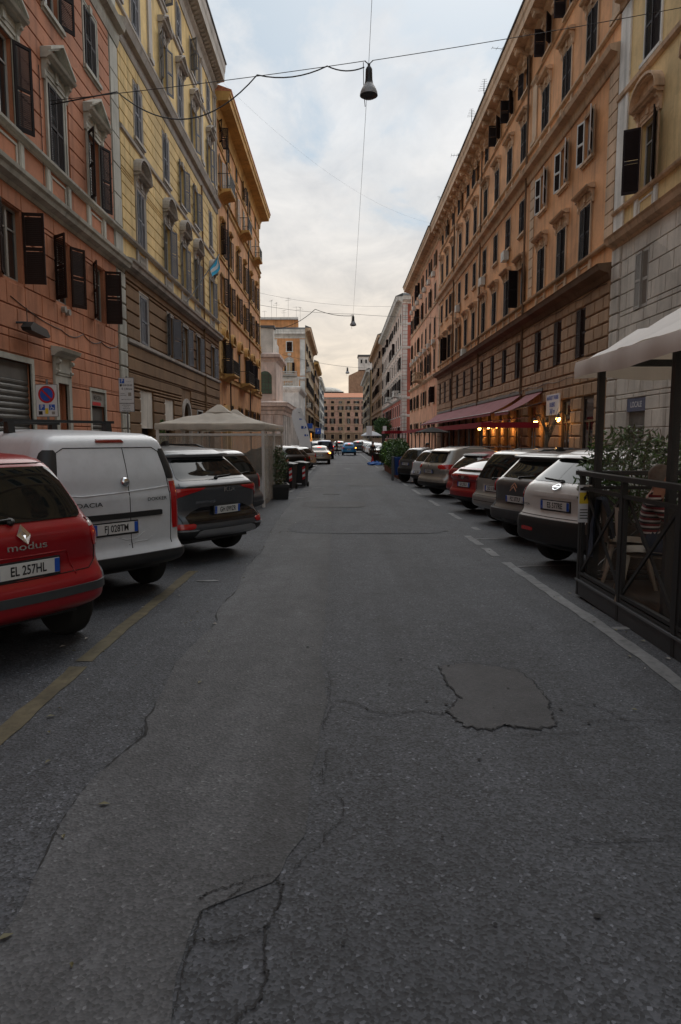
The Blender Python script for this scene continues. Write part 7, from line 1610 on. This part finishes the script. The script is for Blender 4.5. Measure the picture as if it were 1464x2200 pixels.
mb.grid([[(.26*(k/5-1)+.01*math.sin(v*9), yy_+.03*math.sin(k*1.3+v*4), zz_) for k in range(11)] for v, yy_, zz_ in ((0,.16,.50),(.3,.20,.75),(.5,.26,.90),(.55,.31,.91),(.8,.36,.62),(1,.37,.30))]); part('jacket_cloth', mb, 'jeans', t, smooth=True)
t = thing('table', 'small wooden terrace table in front of the striped person', 'table', (3.62, 6.3, DK)); part('table_top', MB().box(-.34,.34,-.34,.34,.70,.74), 'wood', t); part('leg', MB().tube([(0,0,.03),(0,0,.70)], .035, 8), 'iron', t); part('foot', MB().box(-.25,.25,-.03,.03,0,.03).box(-.03,.03,-.25,-.031,0,.03).box(-.03,.03,.031,.25,0,.03), 'iron', t)
# shrubs at the terrace end
def pot(label, loc, h, w, seed, mats, n=1500, size=.10, pl=(1.1,.36,.5)):
    t = thing('potted_shrub', label, 'shrub', loc, 0, 'potted shrubs at the terrace'); add('planter', trough(*pl, 'wood_dark'), t); part('soil', MB().box(-pl[0]*.42,pl[0]*.42,-pl[1]*.38,pl[1]*.38,pl[2]*.6,pl[2]*.88), 'wood_dark', t)
    leaves(ell(0,0,pl[2]+h*.5,w,.30,h*.55,.4,seed), n, size, seed, mats, 'foliage', t, .32); R = random.Random(seed); mb = MB()
    for k in range(7): mb.tube([(R.uniform(-.3,.3)*w,0,pl[2]*.8),(R.uniform(-.7,.7)*w,R.uniform(-.1,.1),pl[2]+h*.5),(R.uniform(-1,1)*w,R.uniform(-.2,.2),pl[2]+h)], [.012,.009,.004], 5)
    part('stem', mb, 'bark', t)
pot('tall olive shrub at the corner of the terrace behind the white crossover', (3.35, 7.72, 0), 1.08, .70, 3, ['leaf_olive','leaf_mid','leaf_mid','leaf_dark'], 3000, .085, (1.0,.3,.72)); pot('low bright shrub farther along the terrace end', (4.75, 7.72, 0), .75, .7, 4, ['leaf_mid','leaf_bright'], 1300, .08, (1.1,.3,.72))
# ------------------------------------------------------------------ scooter and bags by the hedge
t = thing('scooter', 'black motor scooter parked by the hedge end on the right', 'scooter', (2.95, 52.6, G(52.6)), R_(-150))
for y in (-.62, .62): w_ = part('wheel', MB().lathe([(.12,-.05),(.24,-.055),(.26,0),(.24,.055),(.12,.05)], 18, (0,y,.26), 'x'), 'tyre', t)
part('body', MB().prismx([(-.75,.42),(-.70,.78),(-.2,.80),(-.05,.36),(.28,.30),(.42,.62),(.50,.98),(.58,.98),(.62,.60),(.50,.28),(-.1,.20),(-.6,.28)], -.16, .16), 'paint_black', t); part('seat', MB().prismx([(-.78,.80),(-.72,.90),(-.1,.86),(-.08,.78)], -.15, .15), 'plastic_black', t); part('handlebar', MB().tube([(-.32,.42,1.05),(0,.52,1.0),(.32,.42,1.05)], .018, 6), 'chrome', t); part('top_box', MB().box(-.2,.2,-1.05,-.72,.82,1.12), 'plastic_black', t)
t = thing('bag', 'crumpled bright blue bag lying on the road by the hedge end', 'bag', (2.62, 51.2, G(51.2))); R = random.Random(8); mb = MB(); mb.grid([[(math.cos(k*.628)*.62*math.cos(v)*(1+.2*R.uniform(-1,1)), math.sin(k*.628)*.34*math.cos(v)*(1+.2*R.uniform(-1,1)), .04+.24*math.sin(v)*(1+.3*R.uniform(-1,1))) for k in range(10)] for v in (0,.4,.8,1.2,1.5)], True); part('bag_cloth', mb, 'rag_blue', t)
t = thing('traffic_cone', 'small red traffic cone behind the blue bag', 'traffic cone', (2.42, 51.9, G(51.9))); part('cone', MB().lathe([(.17,.04),(.15,.06),(.03,.70)], 14), 'cloth_red', t); part('base', MB().box(-.2,.2,-.2,.2,0,.04), 'plastic_black', t); part('white_band', MB().lathe([(.105,.30),(.078,.44)], 14, cap=False), 'sign_white', t)
# ------------------------------------------------------------------ litter and dry leaves along the bays
R = random.Random(12); mb = MB()
for k in range(220):
    y = 2+R.random()**1.5*28; x = R.choice((-1.75, -2.3, 2.3, 2.55, -1.2))+R.gauss(0, .22); a = R.uniform(0, 6.28); q = R.uniform(.008, .03); c_, s_ = math.cos(a)*q, math.sin(a)*q; z = G(y)+.010
    mb.cur = R.choice((0, 0, 0, 1)); mb.add([(x-c_,y-s_,z),(x+s_*.5,y-c_*.5,z+.006),(x+c_,y+s_,z+.002),(x-s_*.5,y+c_*.5,z+.008)], [(0,1,2,3)])
o = part('litter', mb, ['leaf_dry','shutter_pale'], None, kind='stuff'); o['label'] = 'small dry leaves and scraps scattered along the parking bays'; o['category'] = 'litter'
